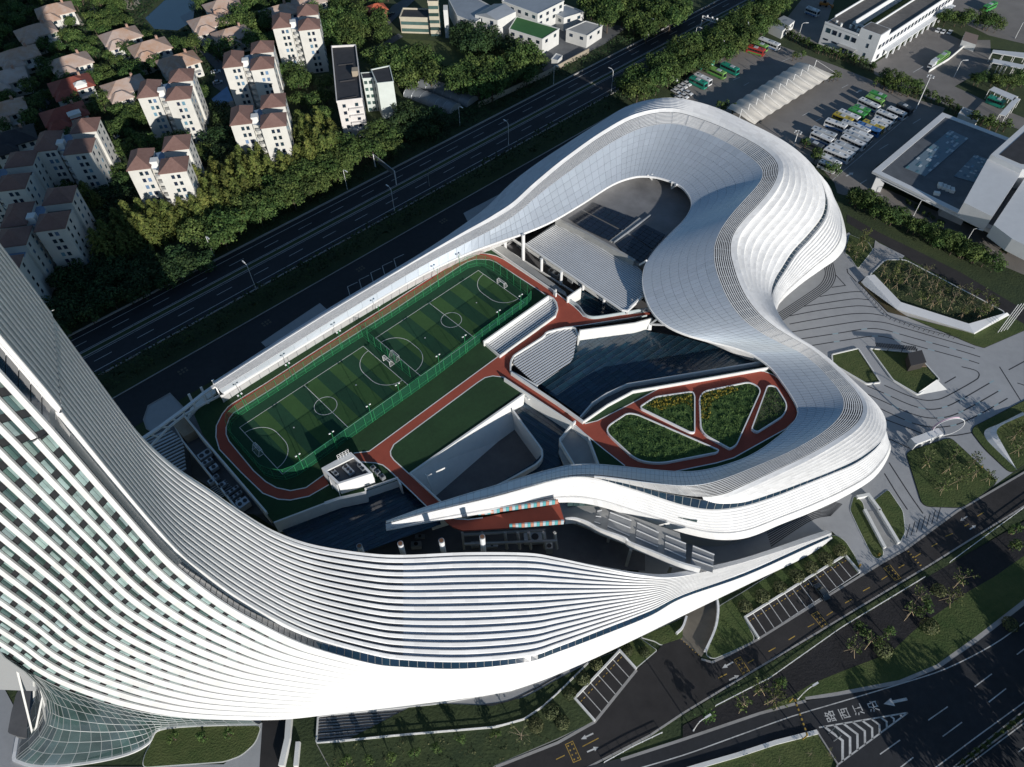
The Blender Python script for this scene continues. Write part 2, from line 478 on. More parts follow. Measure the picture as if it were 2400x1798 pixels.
_wmats = [GLASSC, GLASSG, GLASSC, GLASSG, GLASSG, GLASSC, GLASSC]
_t0 = len(bpy.data.objects)
def pieces_in(parent, *a, **k):
    n0 = set(bpy.data.objects.keys())
    pieces(*a, parent=None, **k)
    for nm in set(bpy.data.objects.keys()) - n0: set_parent(bpy.data.objects[nm], parent)
random.shuffle(tq)
pieces_in(tower, tq, 'window_pane', _wmats, th=0.06, cap=290, rest='window_pane_field')
# -- glass strip along the ridge
PG, NG = surf(wRU, wRL)
_c0 = Vector((0, -60, 300))
_sgn = lambda u: 1 if NG(u, .5, False).dot(_c0 - PG(u, .5)) > 0 else -1
child(MB().grid([[PG(u, v) - NG(u, .5, False) * .15 * _sgn(u) for v in (0, 1)] for u in US]), 'ridge_mullions', MULL, tower)
us = []; u = 0.9
while u < len(wRU) - 1.05:
    us.append(u); d = (cr(wRL, min(u + .05, len(wRU) - 1)) - cr(wRL, u)).length / .05; u += (1.75 if u > 4 else 2.4) / max(d, 1)
quads = []
for u0, u1 in zip(us, us[1:]):
    e = (u1 - u0) * 0.05
    quads.append([PG(u0 + e, .04), PG(u0 + e, .96), PG(u1 - e, .96), PG(u1 - e, .04)])
pieces_in(tower, quads, 'ridge_pane', lambda i: GLASSB, th=0.05, cap=200, rest='ridge_pane_field')
child(MB().grid([[PG(u, -.10) - NG(u, .5, False) * .1 * _sgn(u), PG(u, -.10) + NG(u, .5, False) * .3 * _sgn(u), PG(u, .03) + NG(u, .5, False) * .3 * _sgn(u), PG(u, .03) - NG(u, .5, False) * .1 * _sgn(u)] for u in US]), 'ridge_rim', WHITE, tower)
# -- east end of the tower running out into the wing roof
PE, NE = surf(wRU, wN)
NB = 15
ef = lambda u: pw([(0, .62), (5, .64), (8, .62), (11, .60), (15, .62), (18, .70), (20, .8)], u)
eh = lambda u: pw([(0, .75), (6, .7), (10, .5), (16, .35), (20, .12)], u)
child(MB().grid(strip(PE, NE, US, lambda u: 0, lambda u: 1, [(i / 15, -0.12) for i in range(16)])), 'roof_glazing', GLASSR, tower)
for k in range(NB):
    v0 = lambda u, k=k: k / NB; v1 = lambda u, k=k: (k + ef(u)) / NB
    pr = [(0, -0.05), (0.0, eh), (0.15, lambda u: eh(u) + .06), (0.85, lambda u: eh(u) + .06), (1.0, eh), (1.0, -0.05)]
    child(MB().grid(strip(PE, NE, US, v0, v1, pr)), 'roof_band', WHITE, tower)
# thin dark louvre rails in the gaps of the lower roof
for k in range(NB - 1):
    v0 = lambda u, k=k: (k + ef(u) + .22) / NB; v1 = lambda u, k=k: (k + ef(u) + .30) / NB
    uu = [u for u in US if 3.0 <= u <= 11.2]
    child(MB().grid(strip(PE, NE, uu, v0, v1, [(0, -.1), (0, .25), (1, .25), (1, -.1)])), 'louvre_rail', DARK, tower)
child(MB().grid(strip(PE, NE, US, lambda u: 0.985, lambda u: 1.012, [(0, -.4), (0, .55), (1, .55), (1, -1.2)])), 'roof_rim', WHITE, tower)
# -- body behind the skins, soffit under the wing
b = MB(); b.prism([(-57.5, 54), (-63, 69), (-112, 67), (-112, 47), (-84.5, 45.5)], 22, TOP - 1)
child(b, 'tower_core', mat('core_wall', (.35, .36, .37), .7), tower)
rows = []
for u in US:
    if u < 9: continue
    a, c = cr(wF, u), cr(wN, u); rows.append([a, lerp(a, c, .5) + Vector((0, 0, -1.0)), c + Vector((0, 0, -1.2))])
child(MB().grid(rows), 'wing_soffit', WHITE2, tower)
# -- flared glass lobby under the fins
rim = [Vector((-104, 62, 0)), Vector((-111, 50, 0))] + [Vector(p) for p in S('0', '38,1763 47,1785 109,1796 217,1785 300,1766 348,1741 368,1712 420,1702 520,1697 612,1692')]
top_ = [Vector((-90, 64, 46)), Vector((-91, 50, 54))] + [cr(wF, u) for u in (3.0, 3.4, 4.0, 5.0, 5.8, 6.6, 7.4, 8.2, 8.9, 9.6)]
LN = 34; rows = []
for i in range(LN + 1):
    t = i / LN * (len(rim) - 1); a = cr(top_, t); c = cr(rim, t); row = []
    for j in range(9):
        f = j / 8; bow = math.sin(f * math.pi) * 0.0 + (f ** 2.0)
        row.append(Vector((a.x + (c.x - a.x) * bow, a.y + (c.y - a.y) * bow, a.z + (c.z - a.z) * f)))
    rows.append(row)
LOB = mat('lobby_glass', (0.05, 0.085, 0.09), 0.06, 0, 0.5, 0.12, spec=0.9, alpha=0.80, objvar=0.35)
quads = []
for i in range(LN):
    for j in range(8): quads.append([rows[i][j], rows[i][j + 1], rows[i + 1][j + 1], rows[i + 1][j]])
pieces_in(tower, quads, 'lobby_pane', lambda i: LOB, th=0.05, cap=290, rest='lobby_pane_field')
m_ = MB()
for i in range(0, LN + 1): m_.tube([rows[i][j] for j in range(9)], .10, 4)
for j in range(9): m_.tube([rows[i][j] for i in range(LN + 1)], .10, 4)
child(m_, 'lobby_mullions', MULL, tower)
m_ = MB()
for i in range(0, LN - 3, 4): m_.bar(rows[i][1] + Vector((0, 2, 0)), rows[i + 4][7] + Vector((0, 2, 0)), .35); m_.bar(rows[i + 4][1] + Vector((0, 2, 0)), rows[i][7] + Vector((0, 2, 0)), .35)
child(m_, 'lobby_bracing', WHITE2, tower)
m_ = MB(); m_.wall([Vector((p.x, p.y, 0)) for p in smooth(rim, 4)], .9, .5, z=0)
child(m_, 'lobby_rim', WHITE, tower)
m_ = MB().prism([(r.x, r.y + 4) for r in smooth(rim[:8], 3)] + [(-80, 60), (-112, 62)], 0.1, 6.0)
child(m_, 'lobby_floor', CONCD, tower)

# ================================================================ the looping ring roof
RG = [  # A inner edge | B grille inner | C grille outer | D band foot | E strip foot | F wall foot   (x,y,z) ; None = follow above
 [(521,922,25),(514,914,26.5),(503,903,26.7),(499,897,25.6)],
 [(652,843,25),(648,832,26.5),(640,815,26.7),(637,808,25.6)],
 [(800,752,25),(797,738,26.5),(790,720,26.7),(787,713,25.6)],
 [(1000,632,25),(1000,614,26.7),(1000,598,27),(998,590,26)],
 [(1100,588,26),(1100,565,28.2),(1100,543,28.4),(1098,524,26)],
 [(1168,565,28),(1168,532,30.7),(1160,514,31),(1150,485,27.5)],
 [(1226,548,29),(1215,503,32.8),(1208,490,33),(1195,437,28.8)],
 [(1290,524,29.3),(1262,453,34.7),(1250,441,34.9),(1243,399,30.9)],
 [(1371,475,29.5),(1343,395,36.1),(1325,377,36.3),(1310,354,32.1)],
 [(1440,423,29.6),(1430,332,36.4),(1420,309,36.6),(1405,293,32.7)],
 [(1488,409,29.7),(1500,293,36.5),(1490,266,36.7),(1480,247,33.2)],
 [(1524,410,29.8),(1580,281,36.5),(1580,250,36.7),(1570,231,33.2)],
 [(1560,418,29.8),(1636,300,36.3),(1654,279,36.5),(1660,249,33)],
 [(1600,433,29.8),(1708,333,36.1),(1730,313,36.3),(1750,290,32.8)],
 [(1618,456,29.8),(1765,370,36.1),(1800,351,36.3),(1850,342,31.1)],
 [(1625,474,29.8),(1791,395,36.1),(1830,380,36.3),(1912,398,27.6),(1914,399,26),(1930,415,13)],
 [(1621,492,29.8),(1792,415,36),(1829,408,36.2),(1930,445,24.6),(1935,447,22.3),(1957,470,9)],
 [(1606,516,29.7),(1777,436,35.7),(1811,444,35.9),(1936,478,22.35),(1943,481,19.65),(1976,520,7.5)],
 [(1575,543,29.5),(1745,467,35.2),(1775,484,35.4),(1926,512,20.76),(1933,516,18.1),(1984,570,7)],
 [(1532,586,29.2),(1708,507,34.6),(1739,518,34.8),(1892,553,19.54),(1900,557,17),(1966,603,6.5)],
 [(1508,620,28.7),(1683,543,33.7),(1713,550,33.9),(1856,590,18.78),(1864,594,16.4),(1926,630,6.5)],
 [(1503,652,28.2),(1668,580,32.8),(1707,585,33),(1831,630,18.23),(1839,635,16.05),(1886,657,6.5)],
 [(1508,690,27.5),(1671,625,32),(1719,627,32.2),(1813,658,18.01),(1820,664,16.05),(1853,683,6.5)],
 [(1526,735,26.8),(1690,672,31.2),(1733,668,31.4),(1804,684,18.4),(1809,690,16.8),(1832,702,6.5)],
 [(1556,764,26),(1708,712,30.5),(1749,701,30.7),(1805,706,19.44),(1808,711,18.2),(1819,716,7)],
 [(1600,785,25.2),(1738,752,29.3),(1781,741,29.5),(1821,744,21.27)],
 [(1672,803,24.2),(1781,781,28.3),(1817,770,28.4),(1844,775,23.2)],
 [(1720,812,23.3),(1827,805,27.3),(1861,795,27.4),(1876,798,24.55)],
 [(1763,825,22.4),(1880,825,26.2),(1900,813,26.3),(1910,816,24.9)],
 [(1813,859,21.7),(1915,853,25.3),(1937,843,25.4),(1952,848,24.25)],
 [(1838,900,21.5),(1950,893,24.8),(1984,890,24.9),(2012,908,22.75)],
 [(1862,935,21.5),(1975,923,24.6),(2013,922,24.7),(2047,944,20.75)],
 [(1877,962,21.5),(1981,944,24.5),(2026,947,24.6),(2068,974,18.95)],
 [(1872,980,21.5),(1977,969,24.4),(2025,973,24.5),(2074,1001,17.5),(2076,1008,16.7),(2084,1035,7.5)],
 [(1850,1005,21.5),(1955,995,24.4),(2008,999,24.5),(2066,1031,16.7),(2061,1046,15.5),(2083,1066,6.8)],
 [(1817,1031,21.5),(1915,1025,24.4),(1960,1031,24.5),(2016,1071,16.5),(2008,1086,15),(2050,1120,6.5)],
 [(1781,1058,21.5),(1853,1060,24.4),(1890,1071,24.5),(1955,1097,16.5),(1950,1110,14.9),(1980,1163,6.5)],
 [(1745,1078,21.5),(1781,1089,24.4),(1817,1104,24.5),(1885,1123,16.5),(1882,1137,14.7),(1908,1197,6.5)],
 [(1690,1096,21.5),(1712,1117,24.4),(1747,1136,24.5),(1813,1149,16.55),(1810,1166,14.65),(1832,1226,6.5)],
 [(1640,1107,21.5),(1655,1138,24.4),(1690,1168,23.3),(1742,1173,16.7),(1738,1188,14.8),(1752,1261,6.5)],
 [(1600,1109,21.7),(1608,1142,24.6),(1636,1169,22.4),(1672,1176,17.7),(1665,1196,15.4),(1690,1266,6.6)],
 [(1558,1105,22),(1557,1136,24.8),(1577,1158,22.3),(1600,1164,18.9),(1598,1184,16.4),(1622,1254,7.2)],
 [(1503,1100,22.5),(1503,1130,25.2),(1508,1144,22.8),(1518,1147,21.1),(1518,1157,19.1),(1548,1231,9)],
 [(1448,1093,23.2),(1445,1122,25.8),(1445,1128,24.4),(1447,1129,23.8),(1448,1135,22.8),(1476,1207,11.5)],
 [(1394,1088,24.4),(1392,1115,26.4),(1391,1116.5,26),(1391,1117,25.8),(1391,1119,25.4),(1415,1187,14)],
 [(1340,1087,24.8),(1340,1115,26.5),(1340,1115.7,26.4),(1340,1116,26.3),(1340,1117,26.2),(1362,1176,16)],
 [(1295,1099,25),(1295,1124,26.5),(1295,1124.5,26.4),(1295,1125,26.3),(1295,1126,26.2),(1305,1175,18)],
 [(1240,1115,25.2),(1240,1140,26.5),(1240,1140.5,26.4),(1240,1141,26.3),(1240,1142,26.2),(1240,1185,19.5)],
 [(1159,1140,25.2),(1159,1163,26.3),(1159,1163.5,26.2),(1159,1164,26.1),(1159,1165,26),(1156,1198,21)],
 [(1077,1164,25),(1077,1182,25.9),(1077,1182.5,25.8),(1077,1183,25.7),(1077,1184,25.6),(1074,1210,22)],
 [(996,1189,24.7),(996,1201,25.3),(996,1201.5,25.2),(996,1202,25.1),(996,1203,25),(994,1224,22.5)],
 [(905,1223,24.4),(904,1227,24.8),(904,1227.5,24.7),(904,1228,24.6),(904,1229,24.5),(905,1242,23)],
]
RLS = [[] for _ in range(6)]
for row in RG:
    p = [at(*q) for q in row]
    if len(p) == 4:
        p.append(p[3] + Vector((0, 0, -1.2))); p.append(Vector((p[3].x, p[3].y, 7.0)))
    for i in range(6): RLS[i].append(p[i])
for i in range(3):  # light relaxation of hand-surveyed rails in plan
    for rl in (RLS[:3] if i < 2 else RLS):
        for k in range(1, len(rl) - 1):
            rl[k] = rl[k] * 0.8 + (rl[k - 1] + rl[k + 1]) * 0.1
rA, rB, rC, rD, rE, rF = RLS
ring = empty('ring_pavilion', (80, 150, 0), label='looping white ring pavilion with silver roof wrapping the rooftop sports park', cat='pavilion')
NS = len(RG) - 1
def urange(a, b, st=0.2): return [a + i * st for i in range(int(round((b - a) / st)) + 1)]
# silver roof: backing sheet, then every panel
PA, NA = surf(rA, rB)
def PAs(u, v):
    a, b_ = cr(rA, u), cr(rB, u); p = a + (b_ - a) * v
    p.z = a.z + (b_.z - a.z) * (0.75 * v + 0.25 * v * v); return p
UR = urange(0, NS, 0.2)
rows = [[PAs(u, j / 8) for j in range(9)] for u in UR]
back = MB().grid([[p + Vector((0, 0, -.10)) for p in r_] for r_ in rows]); child(back, 'roof_backing', SEAM, ring, True)
quads = []
for i in range(len(UR) - 1):
    w_ = (rows[i][8] - rows[i][0]).length
    nv = 8 if w_ > 16 else (5 if w_ > 9 else (3 if w_ > 4 else 1))
    for j in range(nv):
        v0, v1 = j / nv, (j + 1) / nv
        quads.append([PAs(UR[i], v0), PAs(UR[i + 1], v0), PAs(UR[i + 1], v1), PAs(UR[i], v1)])
pieces_in(ring, quads, 'roof_panel', lambda i: SILVER, th=0.05, cap=300, rest='roof_panel_field', inset=0.03)
# grille between silver roof and bands
PC, NC = surf(rB, rC)
child(MB().grid(strip(PC, NC, UR, lambda u: 0, lambda u: 1, [(0, -.5), (.5, -.5), (1, -.5)])), 'grille_trough', DARK, ring)
for k in range(9):
    a = (k + .1) / 9; c = (k + .50) / 9
    uu = urange(0, 44.0, 0.2)
    child(MB().grid(strip(PC, NC, uu, lambda u: a, lambda u: c, [(0, -.25), (0, .06), (1, .06), (1, -.25)])), 'grille_slat', WHITE, ring)
m_ = MB()
for i in range(0, 44 * 2):
    u = i * .5; m_.bar(PC(u, .02) + Vector((0, 0, -.05)), PC(u, .98) + Vector((0, 0, -.05)), .12, .12)
child(m_, 'grille_ribs', MULL, ring)
# upper bands C-D
def bands(r0, r1, u0, u1, n, fr, h, name, extra=None, vmax=1.0, bulge=0.0, step=.2):
    P_, N_ = surf(r0, r1); uu = urange(u0, u1, step)
    child(MB().grid(strip(P_, N_, uu, lambda u: 0, lambda u: 1, [(i / 12, -.08) for i in range(13)], bulge=bulge)), name + '_backing', WHITE2, ring)
    for k in range(n):
        v0 = lambda u: vmax * k / n; v1 = lambda u: vmax * (k + 1) / n
        wd = lambda u: min(1.0, (cr(r1, u) - cr(r0, u)).length * vmax / n / 1.6)
        hh = lambda u: h * wd(u)
        pr = [(0, 0.0), (fr * .5, lambda u: hh(u) * .5), (fr * .94, lambda u: hh(u) * .96), (fr, hh), (fr + .05, lambda u: hh(u) * .94), (1.0, 0.0)]
        child(MB().grid(strip(P_, N_, uu, v0, v1, pr, bulge=bulge)), name, WHITE, ring)
bands(rC, rD, 0, 39.8, 8, .52, 1.0, 'terrace_band', bulge=0.2)
# glass strip D-E
PS, NSn = surf(rD, rE)
uu = urange(14.6, 43.6, .2)
child(MB().grid(strip(PS, NSn, uu, lambda u: 0, lambda u: 1, [(0, -.05), (1, -.05)])), 'strip_mullions', MULL, ring)
quads = []; u = 14.8
while u < 43.4:
    d = (cr(rE, u + .05) - cr(rE, u)).length / .05; du = 2.0 / max(d, 1); e = du * .05
    quads.append([PS(u + e, .03), PS(u + du - e, .03), PS(u + du - e, .97), PS(u + e, .97)]); u += du
pieces_in(ring, quads, 'strip_pane', lambda i: GLASSB, th=0.06, cap=260, rest='strip_pane_field')
# glass under the grille where the strip widens on the south side
PQ, NQ = surf(rC, rD)
# lower wall E-F: ribbed bands then one broad plain band
bands(rE, rF, 13.0, float(NS), 8, .24, 0.45, 'wall_band', vmax=.74, bulge=0.2)
PW, NW = surf(rE, rF); uu = urange(13.0, float(NS), .2)
child(MB().grid(strip(PW, NW, uu, lambda u: .745, lambda u: 1.0, [(0, 0), (0.02, .35), (.9, .45), (1, .3), (1, -.6)], bulge=0.25)), 'wall_skirt', WHITE, ring)
child(MB().grid([[cr(rD, u), cr(rF, u)] for u in urange(0, 13.2, .2)]), 'north_wall', WHITE2, ring)
# fascia at the inner edge, soffit, set-back walls
rows = []
for u in UR:
    a, b_ = cr(rA, u), cr(rB, u); o_ = Vector((b_.x - a.x, b_.y - a.y, 0)).normalized()
    rows.append([a + Vector((0, 0, .12)), a - o_ * .25 + Vector((0, 0, .05)), a - o_ * .25 + Vector((0, 0, -.55)), a + o_ * .8 + Vector((0, 0, -.7)), lerp(a, cr(rF, u), .9) + Vector((0, 0, -.3 if u > 44 or u < 4 else -2))])
child(MB().grid(rows), 'roof_fascia', WHITE, ring)

# glazed ground floor set back under the ring wall
gl = [lerp(Vector((cr(rF, u).x, cr(rF, u).y, 0)), Vector((cr(rA, u).x, cr(rA, u).y, 0)), .14) for u in urange(14.5, 45.5, .25)]
gh = [cr(rF, u).z for u in urange(14.5, 45.5, .25)]
quads = []
for i in range(len(gl) - 1):
    a, b_ = gl[i], gl[i + 1]; z0 = 12.8 if 14.5 + i * .25 > 40.5 else 0.1
    quads.append([lerp(a, b_, .04) + Vector((0, 0, z0)), lerp(a, b_, .96) + Vector((0, 0, z0)), lerp(a, b_, .96) + Vector((0, 0, gh[i + 1] + .5)), lerp(a, b_, .04) + Vector((0, 0, gh[i] + .5))])
pieces_in(ring, quads, 'ground_pane', lambda i: GLASSG, th=0.08, cap=150, rest='ground_pane_field')
child(MB().wall([p + Vector((0, 0, 0)) for p in gl], .1, 6.5, z=0), 'ground_frame', MULL, ring)
# ================================================================ rooftop park on the podium
PZ = 20.34
podium = empty('podium_building', (20, 130, 0), label='broad podium carrying rooftop football courts, red running paths and glass roofs', cat='building')
def clip(subj, tile):
    out = list(subj)
    for i in range(len(tile)):
        a, b = tile[i], tile[(i + 1) % len(tile)]; inp, out = out, []
        if not inp: break
        for j in range(len(inp)):
            p, q = inp[j - 1], inp[j]
            sp = (b[0] - a[0]) * (p[1] - a[1]) - (b[1] - a[1]) * (p[0] - a[0]); sq = (b[0] - a[0]) * (q[1] - a[1]) - (b[1] - a[1]) * (q[0] - a[0])
            if (sp >= 0) != (sq >= 0):
                t = sp / (sp - sq); out.append((p[0] + (q[0] - p[0]) * t, p[1] + (q[1] - p[1]) * t))
            if sq >= 0: out.append(q)
    return out
def parea(p): return abs(sum(p[i - 1][0] * p[i][1] - p[i][0] * p[i - 1][1] for i in range(len(p)))) / 2
def tiles(poly, ang, du, dv, gap, org=None):
    P = [(p[0], p[1]) for p in poly]; c, s = math.cos(ang), math.sin(ang)
    o = org or P[0]
    L = [((x - o[0]) * c + (y - o[1]) * s, -(x - o[0]) * s + (y - o[1]) * c) for x, y in P]
    u0, u1 = min(p[0] for p in L), max(p[0] for p in L); v0, v1 = min(p[1] for p in L), max(p[1] for p in L)
    res = []
    for i in range(int(math.floor(u0 / du)), int(math.ceil(u1 / du))):
        for j in range(int(math.floor(v0 / dv)), int(math.ceil(v1 / dv))):
            t = [(i * du + gap, j * dv + gap), ((i + 1) * du - gap, j * dv + gap), ((i + 1) * du - gap, (j + 1) * dv - gap), (i * du + gap, (j + 1) * dv - gap)]
            r_ = clip(L, t)
            if len(r_) >= 3 and parea(r_) > min(0.5, du * dv * 0.04):
                res.append([(o[0] + u * c - v * s, o[1] + u * s + v * c) for u, v in r_])
    return res
def tile_parts(poly, z, ang, du, dv, gap, name, m, parent, th=0.06, cap=300, zf=None):
    ts = sorted(tiles(poly, ang, du, dv, gap), key=lambda t: -parea(t))
    rest = MB()
    for k, t in enumerate(ts):
        b = MB() if k < cap else rest
        n0 = len(b.v); b.prism(t, z, z + th)
        if zf: b.v[n0:] = [(x, y, zz + zf(x, y)) for x, y, zz in b.v[n0:]]
        if k < cap: child(b, name, m(k) if callable(m) else m, parent)
    if len(ts) > cap:
        o = child(rest, name + '_field', m(0) if callable(m) else m, parent); o['kind'] = 'stuff'
def sheetobj(name, poly, z, m, parent, th=0.0):
    b = MB(); b.prism(poly, z - th, z); return child(b, name, m, parent)
# floor slabs
allp = S('0', '330,1040 500,905 640,812 1000,592 1110,520 1290,400 1440,330 1560,300 1800,420 1830,560 1700,660 1740,760 1880,840 1980,960 1900,1050 1640,1120 1480,1130 1240,1150 1003,1200 930,1240 660,1245', 12)
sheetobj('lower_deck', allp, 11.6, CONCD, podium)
north = S('0', '440,960 500,900 640,808 800,709 1000,592 1140,515 1200,560 1306,690 1245,690 1330,770 1010,1010 930,1126 641,1225 541,1090 470,1010', PZ)
sheetobj('turf_deck', S('0', '455,972 500,899 640,806 800,707 1000,590 1145,560 1306,688 1285,692 1133,800 1171,833 865,1058 829,1062 843,1083 890,1087 932,1126 780,1178 641,1225 475,1018', PZ), PZ - .04, TURF, podium)
sheetobj('turf_lawn', S('0', '1003,1190 923,1078 915,1060 923,1042 1133,886 1155,881 1180,884 1222,919 962,1109 1010,1160', PZ), PZ - .04, TURF, podium)
sheetobj('garden_deck', S('W2', '-10,590 75,600 110,600 530,340 1740,130 1800,190 1900,340 2010,520 2000,640 1860,760 1500,930 1200,1040 1000,1090 600,1090 240,1000 170,760', PZ), PZ - .04, TURF, podium)
# red running paths
r1 = S('0', '771,1136 724,1163 681,1172 652,1170 616,1156 565,1107 514,1053 506,1024 507,998 521,970 534,954 546,945 620,900 750,816 902,720 1000,656 1065,617 1095,600 1113,595 1130,594 1147,596 1163,600 1181,608 1300,687 1285,692 1279,691 1246,669 1181,627 1163,615 1148,609 1130,608 1113,608 1095,614 1079,623 1000,675 933,720 750,835 655,900 558,961 547,968 537,981 530,1002 530,1018 537,1034 594,1103 623,1129 648,1143 681,1150 717,1143 760,1112', PZ)
r2 = S('0', '1285,692 1301,704 1307,719 1303,738 1180,825 1171,833 865,1058 829,1062 843,1083 854,1083 890,1087 905,1096 1003,1190 1035,1180 923,1078 915,1060 923,1042 1133,886 1155,881 1180,884 1343,993 1365,989 1198,872 1196,862 1198,846 1209,828 1271,788 1277,782 1296,770 1342,765 1361,763 1507,740 1545,733 1535,725 1524,730 1399,745 1382,746 1367,741 1358,730 1344,717 1306,688 1300,687', PZ)
r3 = S('W2', '0,600 30,575 75,600 115,638 220,612 500,470 760,330 1600,180 1665,187 1740,215 1800,262 1950,470 1958,540 1935,600 1850,680 1400,930 1250,975 860,1055 600,1040 460,1000 280,860 110,720 20,640', PZ)
r4 = S('W3', '560,410 640,360 720,430 700,470 760,500 870,505 1000,490 1490,395 1655,355 1705,520 1500,548 1200,580 1000,592 830,602 740,570 690,530', PZ)
sheetobj('running_track', r1, PZ, TRACK, podium)
sheetobj('path_junction', r2, PZ + .012, TRACK, podium)
sheetobj('garden_path', r3, PZ + .006, TRACK, podium)
sheetobj('south_terrace', r4, PZ + .018, TRACK, podium, th=.5)
# white edge lines of the paths
def edge(view, txt, name='path_line', wd=.28, z=PZ + .03, closed=False):
    child(MB().ribbon(S(view, txt, z), wd, closed=closed), name, LINEW, podium)
edge('0', '771,1136 724,1163 681,1172 652,1170 616,1156 565,1107 514,1053 506,1024 507,998 521,970 534,954 546,945 620,900 750,816 902,720 1000,656 1065,617 1095,600 1113,595 1130,594 1147,596 1163,600 1181,608 1300,687')
edge('0', '1279,691 1246,669 1181,627 1163,615 1148,609 1130,608 1113,608 1095,614 1079,623 1000,675 933,720 750,835 655,900 558,961 547,968 537,981 530,1002 530,1018 537,1034 594,1103 623,1129 648,1143 681,1150 717,1143 760,1112')
edge('0', '1303,738 1180,825 1171,833 865,1058 829,1062'); edge('0', '843,1083 854,1083 880,1085 897,1090 910,1100 1003,1190')
edge('0', '1035,1180 923,1078 916,1068 915,1058 923,1042 1120,896 1137,885 1155,881 1180,884 1343,993'); edge('0', '1365,989 1198,872')
edge('0', '1507,740 1361,763 1342,765'); edge('0', '1524,730 1399,745 1382,746 1367,741 1358,730 1344,717 1306,688')
edge('W2', '115,638 220,612 500,470 760,330 1600,180 1665,187 1740,215 1800,262 1950,470 1958,540 1935,600 1850,680 1400,930 1250,975 860,1055'); edge('W2', '460,1000 280,860 110,720 20,640')
edge('W3', '1000,492 870,507 760,500 700,475')
# courts
cu = Vector((math.cos(R(43.565)), math.sin(R(43.565)), 0)); cv = Vector((math.sin(R(43.565)), -math.cos(R(43.565)), 0)); c0 = Vector((-70.894, 111.82, PZ))
def ct(u, v, dz=0.0): return c0 + cu * u + cv * v + Vector((0, 0, dz))
fence_base = S('0', '542,994 559,977 622,936 671,904 760,846 825,804 876,772 935,733 1010,685 1047,659 1080,639 1095,629 1114,623 1132,623 1149,630 1166,640 1182,652 1199,665 1216,678 1234,689 1246,710 1236,721 1206,742 1132,796 1034,873 965,924 942,940 744,1082 714,1104 691,1119 662,1126 624,1117 546,1029 540,1010', PZ)
G_D = mat('court_turf_dark', (0.010, 0.060, 0.028), 0.95, 0, 0.15, 1.5, bump=0.3, bscale=6)
G_L = mat('court_turf_light', (0.040, 0.105, 0.028), 0.95, 0, 0.15, 1.5, bump=0.3, bscale=6)
sheetobj('court_surface', fence_base, PZ - .02, G_D, podium)
for cidx, off in enumerate((0.0, 40.0 + 4.445)):
    for k in range(10):
        light = (k % 2 == (1 if cidx == 0 else 1))
        if cidx == 0: light = k % 2 == 1
        if light:
            sheetobj('mown_stripe', [ct(off + 4 * k, 0), ct(off + 4 * k + 4, 0), ct(off + 4 * k + 4, 20), ct(off + 4 * k, 20)], PZ - .008, G_L, podium)
    z = .012; LW = .14
    def line(pts, closed=False): child(MB().ribbon(pts, LW, closed=closed), 'court_line', LINEW, podium)
    line([ct(off, 0, z), ct(off + 40, 0, z), ct(off + 40, 20, z), ct(off, 20, z)], True)
    line([ct(off + 20, 0, z), ct(off + 20, 20, z)])
    line([ct(off + 20 + 3 * math.cos(a), 10 + 3 * math.sin(a), z) for a in [i * math.pi / 24 for i in range(48)]], True)
    for side in (0, 1):
        arc = [(6 * math.sin(t), 8.42 - 6 * math.cos(t)) for t in [i * math.pi / 28 for i in range(15)]] + [(6 * math.cos(t), 11.58 + 6 * math.sin(t)) for t in [i * math.pi / 28 for i in range(15)]]
        line([ct(off + (a if side == 0 else 40 - a), b, z) for a, b in arc])
        child(MB().prism([ct(off + (10 if side == 0 else 30) + .2 * math.cos(a), 10 + .2 * math.sin(a)) for a in [i * math.pi / 5 for i in range(10)]], PZ, PZ + .02), 'penalty_mark', LINEW, podium)
# goals
NET = mat('goal_net', (0.6, 0.6, 0.6), 0.9, alpha=0.22)
def goal(u, v, face, label):
    g_ = empty('football_goal', ct(u, v), R(43.565) + (math.pi if face < 0 else 0), label, 'goal', 'goals on the rooftop courts')
    fr = MB()
    for s_ in (-1.5, 1.5):
        fr.tube([(0, s_, 0), (0, s_, 2)], .07); fr.tube([(0, s_, 2), (-.7, s_, 1.95)], .05); fr.tube([(-.7, s_, 1.95), (-1.5, s_, .05)], .05); fr.tube([(-1.5, s_, .05), (0, s_, .05)], .05)
    fr.tube([(0, -1.5, 2), (0, 1.5, 2)], .07); fr.tube([(-1.5, -1.5, .05), (-1.5, 1.5, .05)], .05); fr.tube([(-.7, -1.5, 1.95), (-.7, 1.5, 1.95)], .05)
    fr.build('goal_frame', WHITE, g_)
    n_ = MB(); n_.add([(-.7, -1.5, 1.95), (-.7, 1.5, 1.95), (-1.5, 1.5, .05), (-1.5, -1.5, .05), (0, -1.5, 2), (0, 1.5, 2), (0, -1.5, .05), (0, 1.5, .05)], [(0, 1, 2, 3), (4, 5, 1, 0), (0, 3, 6, 4), (1, 5, 7, 2)])
    n_.build('net', NET, g_); return g_
goal(0, 10, 1, 'white football goal at the far left end of the nearer court')
goal(40.6, 10, -1, 'white football goal just left of the dividing fence')
goal(44.0, 10, 1, 'white football goal just right of the dividing fence')
goal(84.4, 10, -1, 'white football goal at the far right end of the further court')
